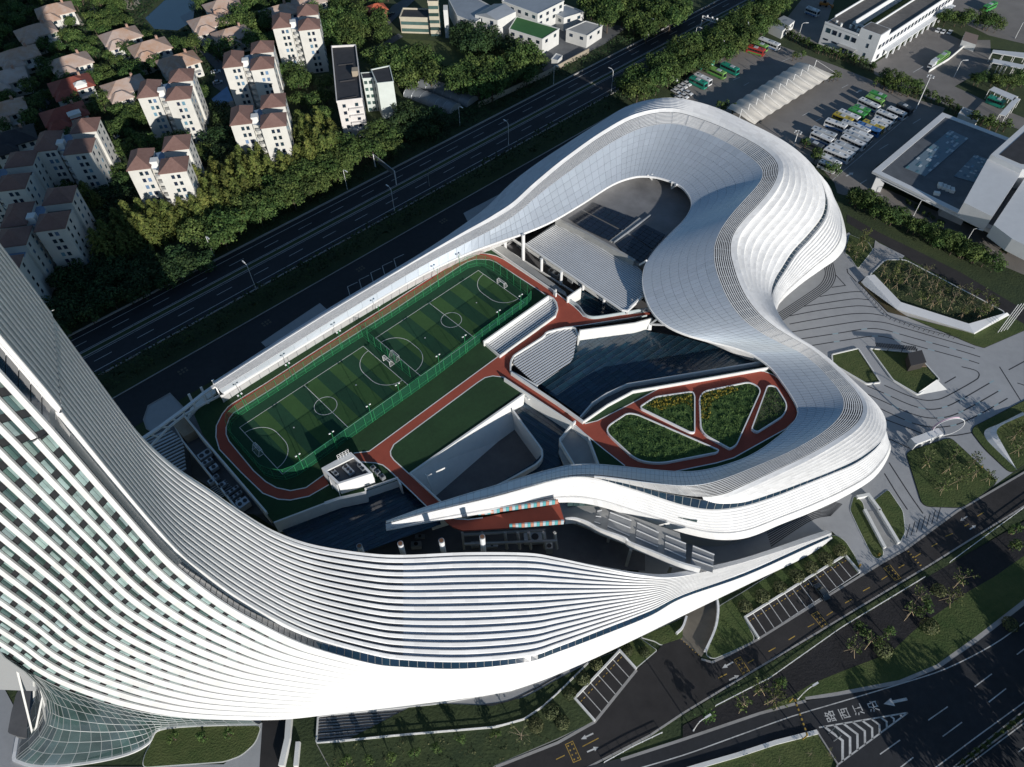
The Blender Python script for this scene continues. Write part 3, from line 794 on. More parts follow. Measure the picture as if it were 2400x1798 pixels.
# fence
FEN = mat('green_fence_steel', (0.03, 0.24, 0.09), 0.5); MESHM = mat('green_fence_mesh', (0.010, 0.13, 0.06), 0.7, alpha=0.34)
def fence(path, h, closed, label, gate=()):
    f_ = empty('court_fence', path[0], 0, label, 'fence')
    P_ = resample(path, 3.0, closed)
    if not closed: P_[-1] = path[-1]
    n = len(P_)
    for i, p in enumerate(P_): child(MB().tube([p, p + Vector((0, 0, h))], .06, 5), 'fence_post', FEN, f_)
    for i in range(n if closed else n - 1):
        a, b = P_[i], P_[(i + 1) % n]
        child(MB().add([a, b, b + Vector((0, 0, h)), a + Vector((0, 0, h))], [(0, 1, 2, 3)]), 'mesh_panel', MESHM, f_)
        for zz in (.06, 1.2, h): child(MB().bar(a + Vector((0, 0, zz)), b + Vector((0, 0, zz)), .06), 'fence_rail', FEN, f_)
    return f_
fence(fence_base, 4.46, True, 'green wire mesh fence running round both football courts')
dv0, dv1 = at(850, 789, PZ), at(962, 884, PZ)
fence([dv0, (dv0 + dv1) / 2, dv1], 4.46, False, 'green mesh fence dividing the two football courts')
# court floodlights
LAMPW = mat('lamp_white', (0.75, 0.75, 0.75), 0.4)
def floodlight(p, h, rz, label):
    o = empty('court_floodlight', p, rz, label, 'floodlight', 'floodlights round the rooftop courts')
    MB().tube([(0, 0, 0), (0, 0, h)], .09, 6, .06).build('pole', FEN, o)
    MB().bar((0, -.55, h), (0, .55, h), .07).build('crossarm', FEN, o)
    for s_ in (-.5, .5): MB().box((.12, s_, h + .1), (.42, .42, .22), rot=Matrix.Rotation(.5, 3, 'Y')).build('lamp_head', LAMPW, o)
_far = ['first', 'second', 'third', 'fourth', 'fifth', 'sixth', 'seventh', 'eighth']
for i, (x, y) in enumerate([(580, 963), (688, 892), (804, 817), (894, 758), (1029, 672), (1079, 638)]):
    floodlight(at(x, y, PZ), 6.9, R(43.565) - math.pi / 2, _far[i] + ' green court floodlight from the left on the white canopy side')
for i, (x, y) in enumerate([(714, 1104), (790, 1052), (874, 989), (940, 940), (1032, 873), (1092, 828), (1170, 770), (1221, 733)]):
    floodlight(at(x, y, PZ), 6.9, R(43.565) + math.pi / 2, _far[i] + ' green court floodlight from the left on the lawn side')
# parapets, walls
def para(view, txt, h=1.2, th=.35, z=PZ, name='parapet', m=WHITE2, drop=2.5, sm=0):
    p = S(view, txt, z + h)
    if sm: p = smooth(p, sm)
    p = [Vector((q.x, q.y, z)) for q in p]
    return child(MB().wall(p, th, h, drop=drop), name, m, podium)
L1 = '920,552 1340,257 1372,272 1392,300 1400,335 1385,382 1025,643'
para('5', '920,552 1340,257', 2.0, .4); para('5', '1340,257 1372,272 1392,300 1400,335 1385,382 1025,643 920,552', 1.0, .35)
LOUV = mat('light_grey_louvre', (0.80, 0.81, 0.82), 0.45, 0.3, 0.08, 0.3)
def slats(view, txt, z, d0, d1, pitch, fill, name='louvre_slat', m=LOUV, parent=podium, cap=150, zf=None):
    poly = S(view, txt, z); a = S1(view, *d0, z); b = S1(view, *d1, z); ang = math.atan2(b.y - a.y, b.x - a.x)
    sheetobj('louvre_bed', poly, z - .35, DARK if fill < .8 else CONC, parent)
    tile_parts(poly, z - .1, ang, 400, pitch, pitch * (1 - fill) / 2, name, m, parent, .1, cap)
slats('5', L1, PZ + .25, (1025, 640), (1385, 382), .75, .62)
L2 = '1112,700 1120,660 1140,640 1300,535 1345,495 1490,465 1528,512 1500,660 1478,692 1272,838'
para('5', '1095,745 1096,690 1110,655 1135,630 1298,525 1342,487 1495,458 1532,508', .9, .4, sm=3)
para('5', '1095,745 1268,838', .5, .5)
slats('5', L2, PZ + .35, (1112, 700), (1490, 465), .8, .6)
# glass roofs
GR = mat('glass_roof_pane', (0.018, 0.045, 0.075), 0.12, 0.0, 0.3, 0.35, spec=0.7, objvar=0.16)
def glassroof(view, txt, z, d0, d1, du, dv, zf=None):
    poly = S(view, txt, z); a = S1(view, *d0, z); b = S1(view, *d1, z); ang = math.atan2(b.y - a.y, b.x - a.x)
    b_ = MB(); b_.prism(poly, z - .2, z - .12)
    child(b_, 'glass_roof_frame', mat('roof_frame', (.05, .07, .09), .5), podium)
    c_, s_ = math.cos(ang), math.sin(ang); o_ = poly[0]
    def bow(x, y):
        v = -(x - o_.x) * s_ + (y - o_.y) * c_; u = (x - o_.x) * c_ + (y - o_.y) * s_; f = (v / dv) % 1.0; g = math.floor(u / du) * 1.7 + math.floor(v / dv) * 2.3
        return .05 * math.sin(math.pi * min(1, max(0, f))) + .05 * math.sin(g) * (((u / du) % 1.0) - .5)
    tile_parts(poly, z - .1, ang, du, dv / 2, .03, 'roof_pane', lambda k: GR, podium, .06, 280, bow)
    rib = tiles(poly, ang, 400, dv, 0)
    tile_parts(poly, z + .02, ang, 400, dv, dv / 2 - .05, 'roof_rib', mat('rib_grey', (.05, .08, .11), .45, .3), podium, .05, 60)
glassroof('5', '1532,508 1545,478 1900,432 2000,490 2209,525 2330,560 2500,600 2700,660 2800,700 2760,720 2209,775 1900,830 1740,905 1555,1035 1272,838 1478,692 1500,660', 17.6, (1272, 838), (1900, 432), 2.9, 2.0)
glassroof('5', '1185,885 1215,930 1500,1090 1425,1180 1402,1270 1432,1350 1260,1400 1000,1480 1235,1345 1292,1290 1288,1235 1115,985', 17.2, (1185, 885), (1500, 1090), 2.4, 2.0)
glassroof('W3', '-870,430 -400,345 0,325 270,200 530,410 620,500 640,545 0,775 -300,810 -700,640', 17.0, (0, 325), (270, 200), 2.6, 2.0)
glassroof('W1', '860,1180 980,1110 1330,1290 1200,1330 1040,1330 965,1265', 18.2, (980, 1110), (1330, 1290), 2.2, 1.7)
# bridge parapets and terrace edges
para('5', '1055,790 1100,820 1500,1082 1515,1065', 1.3, .35, drop=6); para('5', '1100,752 1400,950 1567,1070', 1.1, .5)
para('5', '1535,515 1545,480 1900,432 2010,402', 1.4, .35, drop=4)
para('W1', '860,1180 920,1215 960,1255 990,1300 1035,1325 1110,1328 1300,1298 1545,1255', 1.1, .25, m=mat('glass_balustrade', (0.45, 0.52, 0.54), 0.15, 0, .1, .3, spec=.8), sm=3)
para('W1', '845,1165 965,1082', 2.4, .35); para('W1', '190,735 735,1112 750,1095', .9, .4); para('W1', '730,1112 750,1130', 1.6, .5)
sheetobj('terrace_walk', S('W1', '190,730 215,695 300,730 830,1120 845,1165 745,1105', PZ), PZ + .02, CONC, podium)
# ramp court
rv = S('5', '452,1405 1185,890', PZ)
para('5', '440,1410 450,1402 1190,885 1215,925', .25, .5, drop=0.2); para('5', '445,1405 655,1600', .6, .4, drop=8)
child(MB().add([rv[0], rv[1], Vector((rv[1].x - 1, rv[1].y - 5, 9)), Vector((rv[0].x + 2, rv[0].y - 7, 9))], [(0, 1, 2, 3)]), 'ramp_wall', WHITE2, podium)
pr_ = S('5', '1108,975 1180,1075 1285,1215 1300,1250 1298,1285 1270,1320 1225,1350 1000,1470 700,1585 560,1630', PZ)
child(MB().wall(smooth([Vector((q.x, q.y, 16.5)) for q in pr_], 4), .45, 2.6, drop=7), 'ramp_parapet', WHITE2, podium)
child(MB().wall([Vector((q.x, q.y, 9)) for q in S('5', '1108,1175 1225,1340', 9)], .5, 1.4, drop=1), 'ramp_kerb', CONC, podium)
stp = S('5', '1090,1185 1210,1340 780,1545 730,1490', 9)
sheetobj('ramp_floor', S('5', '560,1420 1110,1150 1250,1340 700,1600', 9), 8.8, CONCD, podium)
aS = S1('5', 730, 1490, 9); bS = S1('5', 1090, 1185, 9); angS = math.atan2(bS.y - aS.y, bS.x - aS.x)
tile_parts(stp, 8.9, angS, .9, 60, .12, 'stair_tread', CONCD, podium, .3, 60)
child(MB().bar(S1('5', 548, 1415, PZ), S1('5', 600, 1545, 14), .4, .5), 'ramp_brace', WHITE2, podium)
# pocket terrace beside the garden bridge
sheetobj('pocket_terrace', S('5', '1420,1180 1490,1090 1600,1170 1660,1345 1550,1420 1440,1350 1405,1270', 19), 18.6, CONC, podium)
para('5', '1505,1070 1430,1165 1418,1200 1500,1335 1530,1400', 1.6, .35, z=18.8, drop=6, sm=2); para('5', '1490,1088 1600,1170 1665,1345', 1.4, .35, z=19.2)
# garden walls and planters
para('W2', '75,575 180,455 300,375 480,293 1690,92', 1.3, .35, z=PZ - 1.2, sm=0); para('W2', '105,612 310,470 530,352 1250,228 1740,142', 1.1, .3, drop=1.5)
sheetobj('garden_gutter', S('W2', '80,585 300,385 480,300 1690,100 1735,140 530,345 110,605', PZ - 1), PZ - 1.5, CONCD, podium)
GG = mat('garden_grass', (0.035, 0.085, 0.020), 0.95, 0, 0.55, 0.5, bump=0.6, bscale=3, col2=(0.075, 0.13, 0.03)); GY = mat('golden_hedge', (0.22, 0.20, 0.03), .9, 0, .5, 1.6, bump=.8, bscale=4, col2=(.06, .09, .015))
GB = mat('planter_scrub', (0.05, 0.075, 0.03), 0.95, 0, 0.5, 0.8, bump=0.6, bscale=3, col2=(0.09, 0.085, 0.05))
def planter(txt, label, m, rr):
    P_ = fillet(S('W2', txt, PZ + .5), rr)
    o = empty('garden_planter', P_[0], 0, label, 'planter', 'planters on the garden deck')
    child(MB().wall(P_, .3, .85, z=PZ, closed=True), 'planter_kerb', WHITE, o)
    b_ = MB(); b_.prism(P_, PZ, PZ + .55); child(b_, 'planter_lawn', m, o)
    return o, P_
pl = [planter('270,690 480,550 560,560 1270,870 1250,890 760,985 560,960', 'low planter of rough green grass, largest and nearest of the garden four', GG, [3, 2, 2, .8, .8, 2.5, 3]),
      planter('580,500 720,410 1040,365 1060,400 1060,715 1020,715', 'four-sided garden planter with golden hedge along its far edge, left of centre', GG, [1.2, 1.5, 2, 1, 1.5, 1]),
      planter('1100,370 1540,280 1635,345 1420,825 1365,858 1115,720', 'central garden planter with a golden hedge in its far left corner', GG, [3, 3, 3, 1, .5, 2.5]),
      planter('1690,310 1760,320 1860,480 1830,570 1600,715 1550,690', 'small triangular garden planter of dark scrub nearest the silver ring roof', GB, [2, 2, 3, 3, 2.5, 2])]
# ================================================================ small rooftop buildings and plant
box_z = 4.6
bc = S('V1', '185,745 905,355 1420,865 590,1130', PZ + box_z)
sb = empty('stair_house', Vector((sum(p.x for p in bc) / 4, sum(p.y for p in bc) / 4, PZ)), 0, 'white rooftop stair house with open plant deck beside the track', 'stair house')
child(MB().wall(bc, .5, box_z, z=PZ, closed=True), 'wall', WHITE, sb)
b_ = MB(); b_.prism(bc, PZ, PZ + box_z - 1.6); child(b_, 'roof_deck', CONCD, sb)
b_ = MB(); cc = (bc[0] + bc[1]) / 2
child(b_.prism([bc[0], bc[1], lerp(bc[1], bc[2], .2), lerp(bc[0], bc[3], .2)], PZ + box_z - .4, PZ + box_z + .02), 'roof_slab', WHITE2, sb)
fr = MB(); e0, e1 = lerp(bc[0], bc[1], .55), lerp(bc[0], bc[1], .95)
for k in range(5): fr.tube([lerp(e0, e1, k / 4), lerp(e0, e1, k / 4) + Vector((0, 0, 1.9))], .06, 4)
for zz in (.6, 1.2, 1.9): fr.tube([e0 + Vector((0, 0, zz)), e1 + Vector((0, 0, zz))], .05, 4)
child(fr, 'roof_railing', WHITE, sb)
ld = MB(); l0 = lerp(bc[0], bc[3], .5); out_ = (bc[0] - bc[1]).normalized()
for k in range(2): ld.tube([l0 + out_ * .5 + (bc[3] - bc[0]).normalized() * k * 3 + Vector((0, 0, -.3)), l0 + out_ * .9 + (bc[3] - bc[0]).normalized() * (k * 3 + .6) + Vector((0, 0, -box_z))], .08, 4)
for k in range(9): ld.tube([l0 + out_ * .6 + Vector((0, 0, -.4 - k * .45)), l0 + out_ * .6 + (bc[3] - bc[0]).normalized() * 3 + Vector((0, 0, -.4 - k * .45))], .06, 4)
child(ld, 'cage_ladder', WHITE, sb)
STEEL = mat('galvanised_steel', (0.42, 0.44, 0.46), 0.45, 0.5, 0.2, 1.0, objvar=.15)
def hvac(p, sz, rz, label, fans=1, m=STEEL, group='rooftop air units'):
    o = empty('hvac_unit', p, rz, label, 'air unit', group)
    MB().box((0, 0, sz[2] / 2), sz).build('casing', m, o)
    for k in range(fans):
        x = (k + .5) / fans * sz[0] - sz[0] / 2
        MB().tube([(x, 0, sz[2]), (x, 0, sz[2] + .12)], min(sz[0] / fans, sz[1]) * .38, 10).build('fan_grille', DARK, o)
    MB().box((0, 0, .08), (sz[0] * 1.04, sz[1] * 1.04, .16)).build('base_frame', DARK, o)
    return o
rzb = math.atan2((bc[2] - bc[1]).y, (bc[2] - bc[1]).x)
for i, (x, y) in enumerate([(1500, 790), (1620, 905), (1740, 1020)]):
    hvac(S1('V1', x, y, PZ + .6), (1.1, 1.1, 1.3), rzb, ('far', 'middle', 'near')[i] + ' cube air unit in the row of three beside the stair house', group=None)
hvac(S1('V1', 1480, 1040, PZ + .6), (1.0, .6, 1.2), rzb, 'slim air unit against the near wall of the stair house', group=None)
hvac(S1('V1', 860, 830, PZ + 3.0), (3.2, 1.5, 1.0), rzb, 'long ribbed air unit on the stair house deck', 3, group=None)
hvac(S1('V1', 500, 890, PZ + 3.0), (2.4, 1.0, .9), rzb, 'pale blue lit air unit on the stair house deck by its left wall', 2, group=None)
hvac(S1('V1', 1160, 720, PZ + 3.4), (1.0, 1.0, 1.1), rzb, 'further of two square air units along the stair house right wall', group=None)
hvac(S1('V1', 1240, 810, PZ + 3.4), (1.0, 1.0, 1.1), rzb, 'nearer of two square air units along the stair house right wall', group=None)
para('V1', '230,1650 590,1525 1300,1375', .9, .8, z=PZ, drop=3); para('V1', '1290,1370 1280,1270 2110,985 2209,1180', .9, .35, z=PZ - .2, drop=4)
para('V1', '-1090,2150 230,1650', .9, .35, z=PZ, drop=4)
# west plant trench
trench = S('V2', '480,520 590,400 690,560 835,680 1660,1657 1330,1657 600,740', 18)
sheetobj('plant_trench', trench, 17.0, CONCD, podium)
para('V2', '600,385 830,665 1680,1657', 1.3, .4, z=PZ - .2, drop=4); para('V2', '480,520 600,740 1340,1657', 1.0, .35, z=18, drop=2)
sheetobj('trench_hut', S('V2', '470,520 590,405 780,600 610,690', 20), 20.2, mat('tan_roof', (.30, .24, .18), .9, 0, .2, .6), podium, 3)
rzt = math.atan2((trench[4] - trench[3]).y, (trench[4] - trench[3]).x)
_tr = [(905, 950, 3.2, 2.0, 1.6, 2, 'flat grey air unit nearest the lit wall in the plant trench'), (940, 1040, 2.6, 1.2, 1.5, 2, 'pale blue topped air unit in the plant trench'), (1020, 1110, 2.0, 1.4, 1.4, 1, 'third air unit along the plant trench'),
       (985, 1290, 1.4, 1.2, 1.3, 1, 'small square air unit halfway down the plant trench'), (1050, 1230, 1.2, 1.2, 1.3, 1, 'smallest air unit in the plant trench'), (1120, 1330, 1.8, 1.2, 1.0, 1, 'pump skid shaped air unit low in the plant trench'),
       (1250, 1400, 3.4, .9, 1.0, 3, 'long narrow air unit crossing the plant trench'), (1300, 1465, 3.2, .9, 1.0, 3, 'second long narrow air unit crossing the plant trench'), (1405, 1590, 2.8, 2.2, 2.2, 2, 'big silver air unit at the near end of the plant trench'), (1350, 1545, 1.4, 1.0, 1.6, 1, 'air unit tucked behind the big silver one')]
for x, y, a, b, c, n, lb in _tr: hvac(S1('V2', x, y, 18), (a, b, c), rzt + math.pi / 2, lb, n, group=None)
b_ = MB()
for k in range(7): b_.tube([S1('V2', 960 + 22 * k, 1360 + 18 * k, 17.6), S1('V2', 1150 + 20 * k, 1240 + 22 * k, 17.6)], .12, 5)
pr2 = child(b_, 'pipe_run', STEEL, podium); pr2['kind'] = 'stuff'
# steel frame between canopy and tower
fr = MB(); ca = S('V2', '40,735 300,560 600,340 860,130 1020,20', 25)
cb = S('V2', '150,840 420,560 620,400 900,240 1080,150', 22.5)
for a, b in zip(ca, ca[1:]): fr.bar(a, b, .9, .5)
o = child(fr, 'canopy_edge_beam', WHITE, ring)
fr = MB()
for a, b in zip(cb, cb[1:]): fr.bar(a, b, .4, .6)
child(fr, 'canopy_inner_beam', WHITE, ring)
for t in range(9):
    u = t / 8 * 4; child(MB().bar(cr(ca, u), cr(cb, u), .3, .4), 'canopy_crossbar', WHITE, ring)
for x, y in ((930, 250), (775, 340), (1080, 155)):
    p = S1('V2', x, y, PZ); child(MB().bar(p, p + Vector((-1.0, 2.0, 4.4)), .6, .6), 'canopy_strut', WHITE, ring)
sheetobj('canopy_ledge', S('V2', '660,440 720,370 1030,120 1010,60 860,170 700,320', PZ + .4), PZ + .6, WHITE2, podium, 1.0)
lt = S('V2', '60,735 420,560 600,740 640,1100 560,1160 300,950', 19)
tile_parts(lt, 18.6, math.atan2(lt[1].y - lt[0].y, lt[1].x - lt[0].x), 60, 1.1, .3, 'trellis_bar', STEEL, podium, .35, 60)
b_ = MB(); b_.prism(lt, 14, 14.2); child(b_, 'trellis_pit', DARK, podium)
# inner hall under the ring: louvred roof, columns, solar roof
hall = empty('inner_hall', S1('W1', 1000, 900, 15), 0, 'inner hall with white louvred roof and a solar panel deck inside the ring', 'hall')
LZ, SZ = 24.4, 25.6
lp = S('W1', '478,702 752,512 1418,868 1490,935 1500,1160 1365,1282 1320,1275', LZ)
angl = math.atan2((lp[6] - lp[0]).y, (lp[6] - lp[0]).x)
b_ = MB(); b_.prism(lp, LZ - .6, LZ - .35); child(b_, 'roof_bed', mat('louvre_bed_grey', (.12, .13, .14), .7), hall)
tile_parts(lp, LZ - .3, angl, 400, .72, .14, 'louvre_blade', LOUV, hall, .14, 120)
child(MB().wall([lp[0], lp[6], lp[5], lp[4]], .4, .7, z=LZ - .5), 'roof_edge', WHITE, hall)
sp = S('W1', '752,490 800,470 1000,340 1300,120 1500,60 1800,120 2000,250 2000,420 1700,700 1530,880 1440,868', SZ)
b_ = MB(); b_.prism(sp, SZ - 3.0, SZ); child(b_, 'solar_deck', mat('deck_membrane', (0.20, 0.20, 0.205), 0.8, 0, 0.35, 0.12), hall)
bm_ = S('W1', '750,500 1000,620 1425,862', SZ)
child(MB().wall(bm_, 1.0, .7, z=SZ, drop=2.2), 'deck_upstand', CONC, hall)
child(MB().wall(S('W1', '1215,690 1480,495', SZ), 1.2, .45, z=SZ), 'deck_duct', CONC, hall); child(MB().wall(S('W1', '1245,705 1560,470', SZ), .3, .8, z=SZ), 'deck_pipe', STEEL, hall)
PV = mat('solar_cell', (0.012, 0.018, 0.032), 0.15, 0.0, 0.2, 1.0, spec=.8, objvar=.1)
angv = math.atan2((bm_[2] - bm_[0]).y, (bm_[2] - bm_[0]).x)
pvp = []
for txt in ('1000,420 1085,355 1450,490 1325,590', '870,500 990,425 1315,595 1205,680 1000,580', '1395,620 1510,535 1690,625 1580,745', '1265,705 1385,630 1575,750 1490,865 1330,780'):
    pvp += tiles(S('W1', txt, SZ + .5), angv, 2.3, 1.7, .06)
pvp.sort(key=lambda t: -parea(t))
for k, t in enumerate(pvp[:300]): child(MB().prism(t, SZ + .35, SZ + .45), 'solar_panel', PV, hall)
for x, y, ty in ((465, 850, 625), (310, 745, 665), (190, 760, 700)):
    p = S1('W1', x, y, 18.6); t_ = p + Vector((0, 0, hgt(1100 + x / 3.6817, 380 + y / 3.6817, 380 + ty / 3.6817, 18.6)))
    child(MB().tube([p, t_], .55, 8), 'tall_column', WHITE, hall)
p = S1('W1', 465, 640, 27.5)
for x, y, ty in ((622, 945, 820), (790, 1055, 930), (980, 1100, 1048), (1160, 1215, 1170)):
    p = S1('W1', x, y, 18.6); child(MB().tube([p, Vector((p.x, p.y, LZ - .5))], .45, 8), 'column', WHITE, hall)
child(MB().bar(S1('W1', 350, 650, 20.5), S1('W1', 1300, 1290, 18.6), .6, .6), 'edge_beam', WHITE2, hall)
child(MB().bar(S1('W1', 355, 780, 18.8), S1('W1', 900, 1120, 18.8), .4, .5), 'trench_beam', WHITE2, hall)
_hv = [(560, 770, 3), (640, 860, 2), (700, 900, 3), (880, 1030, 2), (450, 740, 3), (730, 980, 4)]
for i, (x, y, s_) in enumerate(_hv): hvac(S1('W1', x, y, 17.4), (s_, 1.6, 1.5), angl, _far[i] + ' air unit from the left in the dark slot below the louvred hall roof', 2, group=None)
# struts where the ring rests on the park
def strut(view, a, b, za, zb, w_=.5): child(MB().bar(S1(view, *a, za), S1(view, *b, zb), w_, w_), 'roof_strut', WHITE, ring)
strut('W1', (1555, 1445), (1560, 1395), 17.8, 19.5, .9); strut('W1', (1560, 1400), (1740, 1405), 19.5, 23); strut('W1', (1560, 1400), (1635, 1345), 19.5, 24)
strut('W1', (1575, 152), (1578, 108), SZ, 30); strut('W1', (1745, 228), (1750, 175), SZ, 30); strut('W1', (1745, 228), (1790, 195), SZ, 30); strut('W1', (1575, 150), (1540, 115), SZ, 30)
strut('W1', (1470, 885), (1530, 850), 26, 29); strut('W1', (1360, 1310), (1365, 1270), PZ, 24); strut('W1', (1365, 1275), (1490, 1160), 24, 26)
# ================================================================ south plant yard between the ring tail and the wing
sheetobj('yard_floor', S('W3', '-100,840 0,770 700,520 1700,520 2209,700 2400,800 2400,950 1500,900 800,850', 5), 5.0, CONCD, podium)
for x in (820, 990, 1190, 1300, 1395, 1520, 1620):
    p = S1('W3', x, 600, PZ); child(MB().bar(p + Vector((0, 0, -1)), S1('W3', x + 20, 760, 9), .55, .55), 'yard_column', CONC, podium)
for y0, y1 in (((835, 640), (1540, 600)), ((840, 720), (1640, 690))):
    child(MB().bar(S1('W3', *y0, 16), S1('W3', *y1, 16), .5, .6), 'yard_beam', CONC, podium)
for i, (x, y, a, b, c, lb) in enumerate([(430, 745, 2.5, 1.4, 1.8, 'grey air unit at the left end of the south plant yard'), (935, 740, 2.0, 1.2, 1.6, 'boxy air unit beside the rightmost white flue'), (1450, 690, 5.5, 2.4, 2.2, 'large blue grey tank unit under the yard frame'), (1080, 745, 3.0, .9, 1.0, 'low flat air unit right of the white flues'), (1570, 780, 1.6, 1.6, 3.0, 'tall stair like air unit near the yard wall'), (460, 665, 2.4, 1.0, .9, 'bright roofed air unit beside the dark glass roof')]):
    hvac(S1('W3', x, y, 6.5), (a, b, c), .05, lb, 1, group=None)
for i, (x, yt) in enumerate(((117, 228), (382, 212), (648, 193), (912, 168))):
    tp = S1('8', x, yt, 27.5); o = empty('flue_pipe', (tp.x, tp.y, 6), 0, ('leftmost', 'second from left', 'third from left', 'rightmost')[i] + ' of four white flue pipes behind the wing roof', 'flue')
    MB().tube([(0, 0, 0), (0, 0, 21.5)], .62, 12).build('pipe', WHITE, o); MB().tube([(0, 0, 21.5), (0, 0, 21.75)], .66, 12).build('flue_rim', STEEL, o); MB().tube([(0, 0, 21.7), (0, 0, 21.8)], .5, 12).build('flue_mouth', mat('rust_mouth', (.18, .09, .05), .9), o)
# curved ramp bridge with louvred decks under the ring
rb = empty('link_bridge', S1('W4', 400, 600, 8), 0, 'white edged link bridge with grated decks beside the ring wall', 'bridge')
br = S('W3', '1640,355 1840,345 2209,450 2300,480 2700,620 2740,840 2520,800 2209,705 2000,625 1860,550 1740,520 1705,520', 13)
b_ = MB(); b_.prism(br, 12.2, 12.8); child(b_, 'deck', CONC, rb)
e_ = S('W3', '1710,530 1790,525 1900,560 2010,620 2209,690', 13) + S('W4', '280,660 480,740 700,830 880,880', 12.5)
child(MB().wall(smooth(e_, 4), .5, 1.8, drop=.6), 'bridge_edge', WHITE, rb)
for k, txt in enumerate(('0,360 40,350 20,530 -40,500', '110,370 295,440 270,640 75,550', '345,460 530,545 520,730 325,650', '590,570 765,640 765,830 575,740', '825,660 1010,735 995,890 805,830')):
    q = S('W4', txt, 13); b_ = MB(); b_.prism(q, 12.85, 12.92); child(b_, 'grating', mat('grate_grey', (.30, .31, .32), .5, .3, .15, 1), rb)
    for t in (0.02, .35, .68): child(MB().bar(lerp(q[0], q[3], t) + Vector((0, 0, .1)), lerp(q[1], q[2], t) + Vector((0, 0, .1)), .22, .2), 'grating_rail', WHITE, rb)
for a, b in (((290, 690), (240, 870)), ((640, 830), (610, 910)), ((100, 560), (90, 640))): child(MB().bar(S1('W4', *a, 12), S1('W4', *b, 3), .7, .7), 'bridge_leg', CONC, rb)
TILEC = [mat('mosaic_' + n, c, .6) for n, c in (('teal', (.12, .42, .45)), ('coral', (.55, .25, .18)), ('pale', (.45, .55, .60)))]
for (a, b, n) in (((960, 455), (1650, 352), 26), ((1230, 565), (1700, 528), 18)):
    A, B = S1('W3', *a, PZ + 1), S1('W3', *b, PZ + 1)
    for k in range(n):
        p, q = lerp(A, B, k / n), lerp(A, B, (k + .94) / n); child(MB().bar(p, q, .35, 1.6), 'coloured_panel', TILEC[k % 3], podium)
# ================================================================ ground, roads, plaza
ASPH = mat('asphalt', (0.024, 0.026, 0.031), 0.85, 0, 0.28, 0.6, bump=0.15, bscale=12)
ASPHB = mat('street_asphalt', (0.028, 0.026, 0.027), 0.9, 0, 0.35, 0.25, bump=0.15, bscale=12)
ASPHL = mat('worn_depot_asphalt', (0.21, 0.195, 0.182), 0.9, 0, 0.20, 0.10, bump=0.15, bscale=8)
PAVE = mat('grey_granite_paving', (0.36, 0.365, 0.375), 0.75, 0, 0.10, 0.35, bump=0.08, bscale=6)
PAVEL = mat('pale_pavement', (0.36, 0.35, 0.34), 0.85, 0, 0.15, 0.6)
DLINE = mat('dark_paving_strip', (0.035, 0.036, 0.04), 0.7)
LAWN = mat('lawn', (0.035, 0.068, 0.014), 0.95, 0, 0.6, 0.35, bump=0.7, bscale=2.5, col2=(0.085, 0.105, 0.032))
SCRUB = mat('scrub_ground', (0.022, 0.040, 0.016), 0.95, 0, 0.6, 0.25, bump=0.7, bscale=1.5, col2=(0.055, 0.075, 0.025))
SOIL = mat('bare_soil', (0.10, 0.060, 0.035), 0.95, 0, 0.4, 0.5, bump=0.6, bscale=3, col2=(0.055, 0.06, 0.025))
BLACK = mat('black_ground_cloth', (0.014, 0.013, 0.015), 0.8, 0, 0.4, 0.6, bump=0.4, bscale=2)
YEL = mat('yellow_paint', (0.40, 0.26, 0.05), 0.8, 0, 0.35, 2.0)
KERB = mat('kerb_stone', (0.33, 0.32, 0.31), 0.85, 0, 0.15, 1.0)
ROADP = mat('road_paint', (0.52, 0.52, 0.51), 0.8, 0, 0.35, 1.5)
_zc = [0.02]
def zz_():
    _zc[0] += 0.004; return _zc[0]
def area(name, pts, m, kerb=None, z=None, h=None):
    z = z if z is not None else zz_()
    b = MB(); b.prism(pts, z - (h or 0), z); o = b.build(name, m); o['kind'] = 'structure'
    if kerb:
        k = MB().wall(list(pts) if True else pts, .3, kerb, z=z - .01, closed=True).build('kerb', KERB, o)
    return o
def mark(parent, pts, m=None, z=None, name='lane_marking'):
    b = MB(); b.prism(pts, z or (_zc[0] + .004), z or (_zc[0] + .004)); return b.build(name, m or ROADP, parent)
def dash(parent, a, b, wd, m=None, name='lane_marking', z=None):
    a, b = Vector(a), Vector(b); a.z = b.z = z or (_zc[0] + .004); return MB().ribbon([a, b], wd).build(name, m or ROADP, parent)
def stripe(parent, pts, wd, m=None, name='lane_marking', closed=False, z=None):
    zz = z or (_zc[0] + .004); return MB().ribbon([Vector((p.x, p.y, zz)) for p in pts], wd, closed=closed).build(name, m or ROADP, parent)
ground = MB().prism([(-1600, -500), (1600, -500), (1600, 2200), (-1600, 2200)], -1.0, 0.0).build('ground', SCRUB); ground['kind'] = 'structure'
# ---- highway in its own frame: s along, t across
hA = at(159, 804); hd = (at(1600, 54) - hA).normalized(); hn = Vector((hd.y, -hd.x, 0))
def hw(s, t, z=0.0): p = hA + hd * s + hn * t; p.z = z; return p
def hst(p): q = Vector(p) - hA; return q.dot(hd), q.dot(hn)
road = area('highway', [hw(-400, -2.2), hw(800, -2.2), hw(800, 20.2), hw(-400, 20.2)], ASPH)
for t in (0, 17.9): dash(road, hw(-120, t), hw(520, t), .22)
for t in (6.9, 10.4): dash(road, hw(-120, t), hw(520, t), .16, YEL if False else ROADP)
for k in range(-6, 30):
    for t, o_ in ((3.4, 143.0), (13.7, 146.9)):
        s0 = o_ + 14.4 * (k - 8)
        if s0 > -40: dash(road, hw(s0, t), hw(s0 + 5.8, t), .2)
area('median', [hw(-300, 7.6), hw(700, 7.6), hw(700, 9.7), hw(-300, 9.7)], SCRUB, .16)
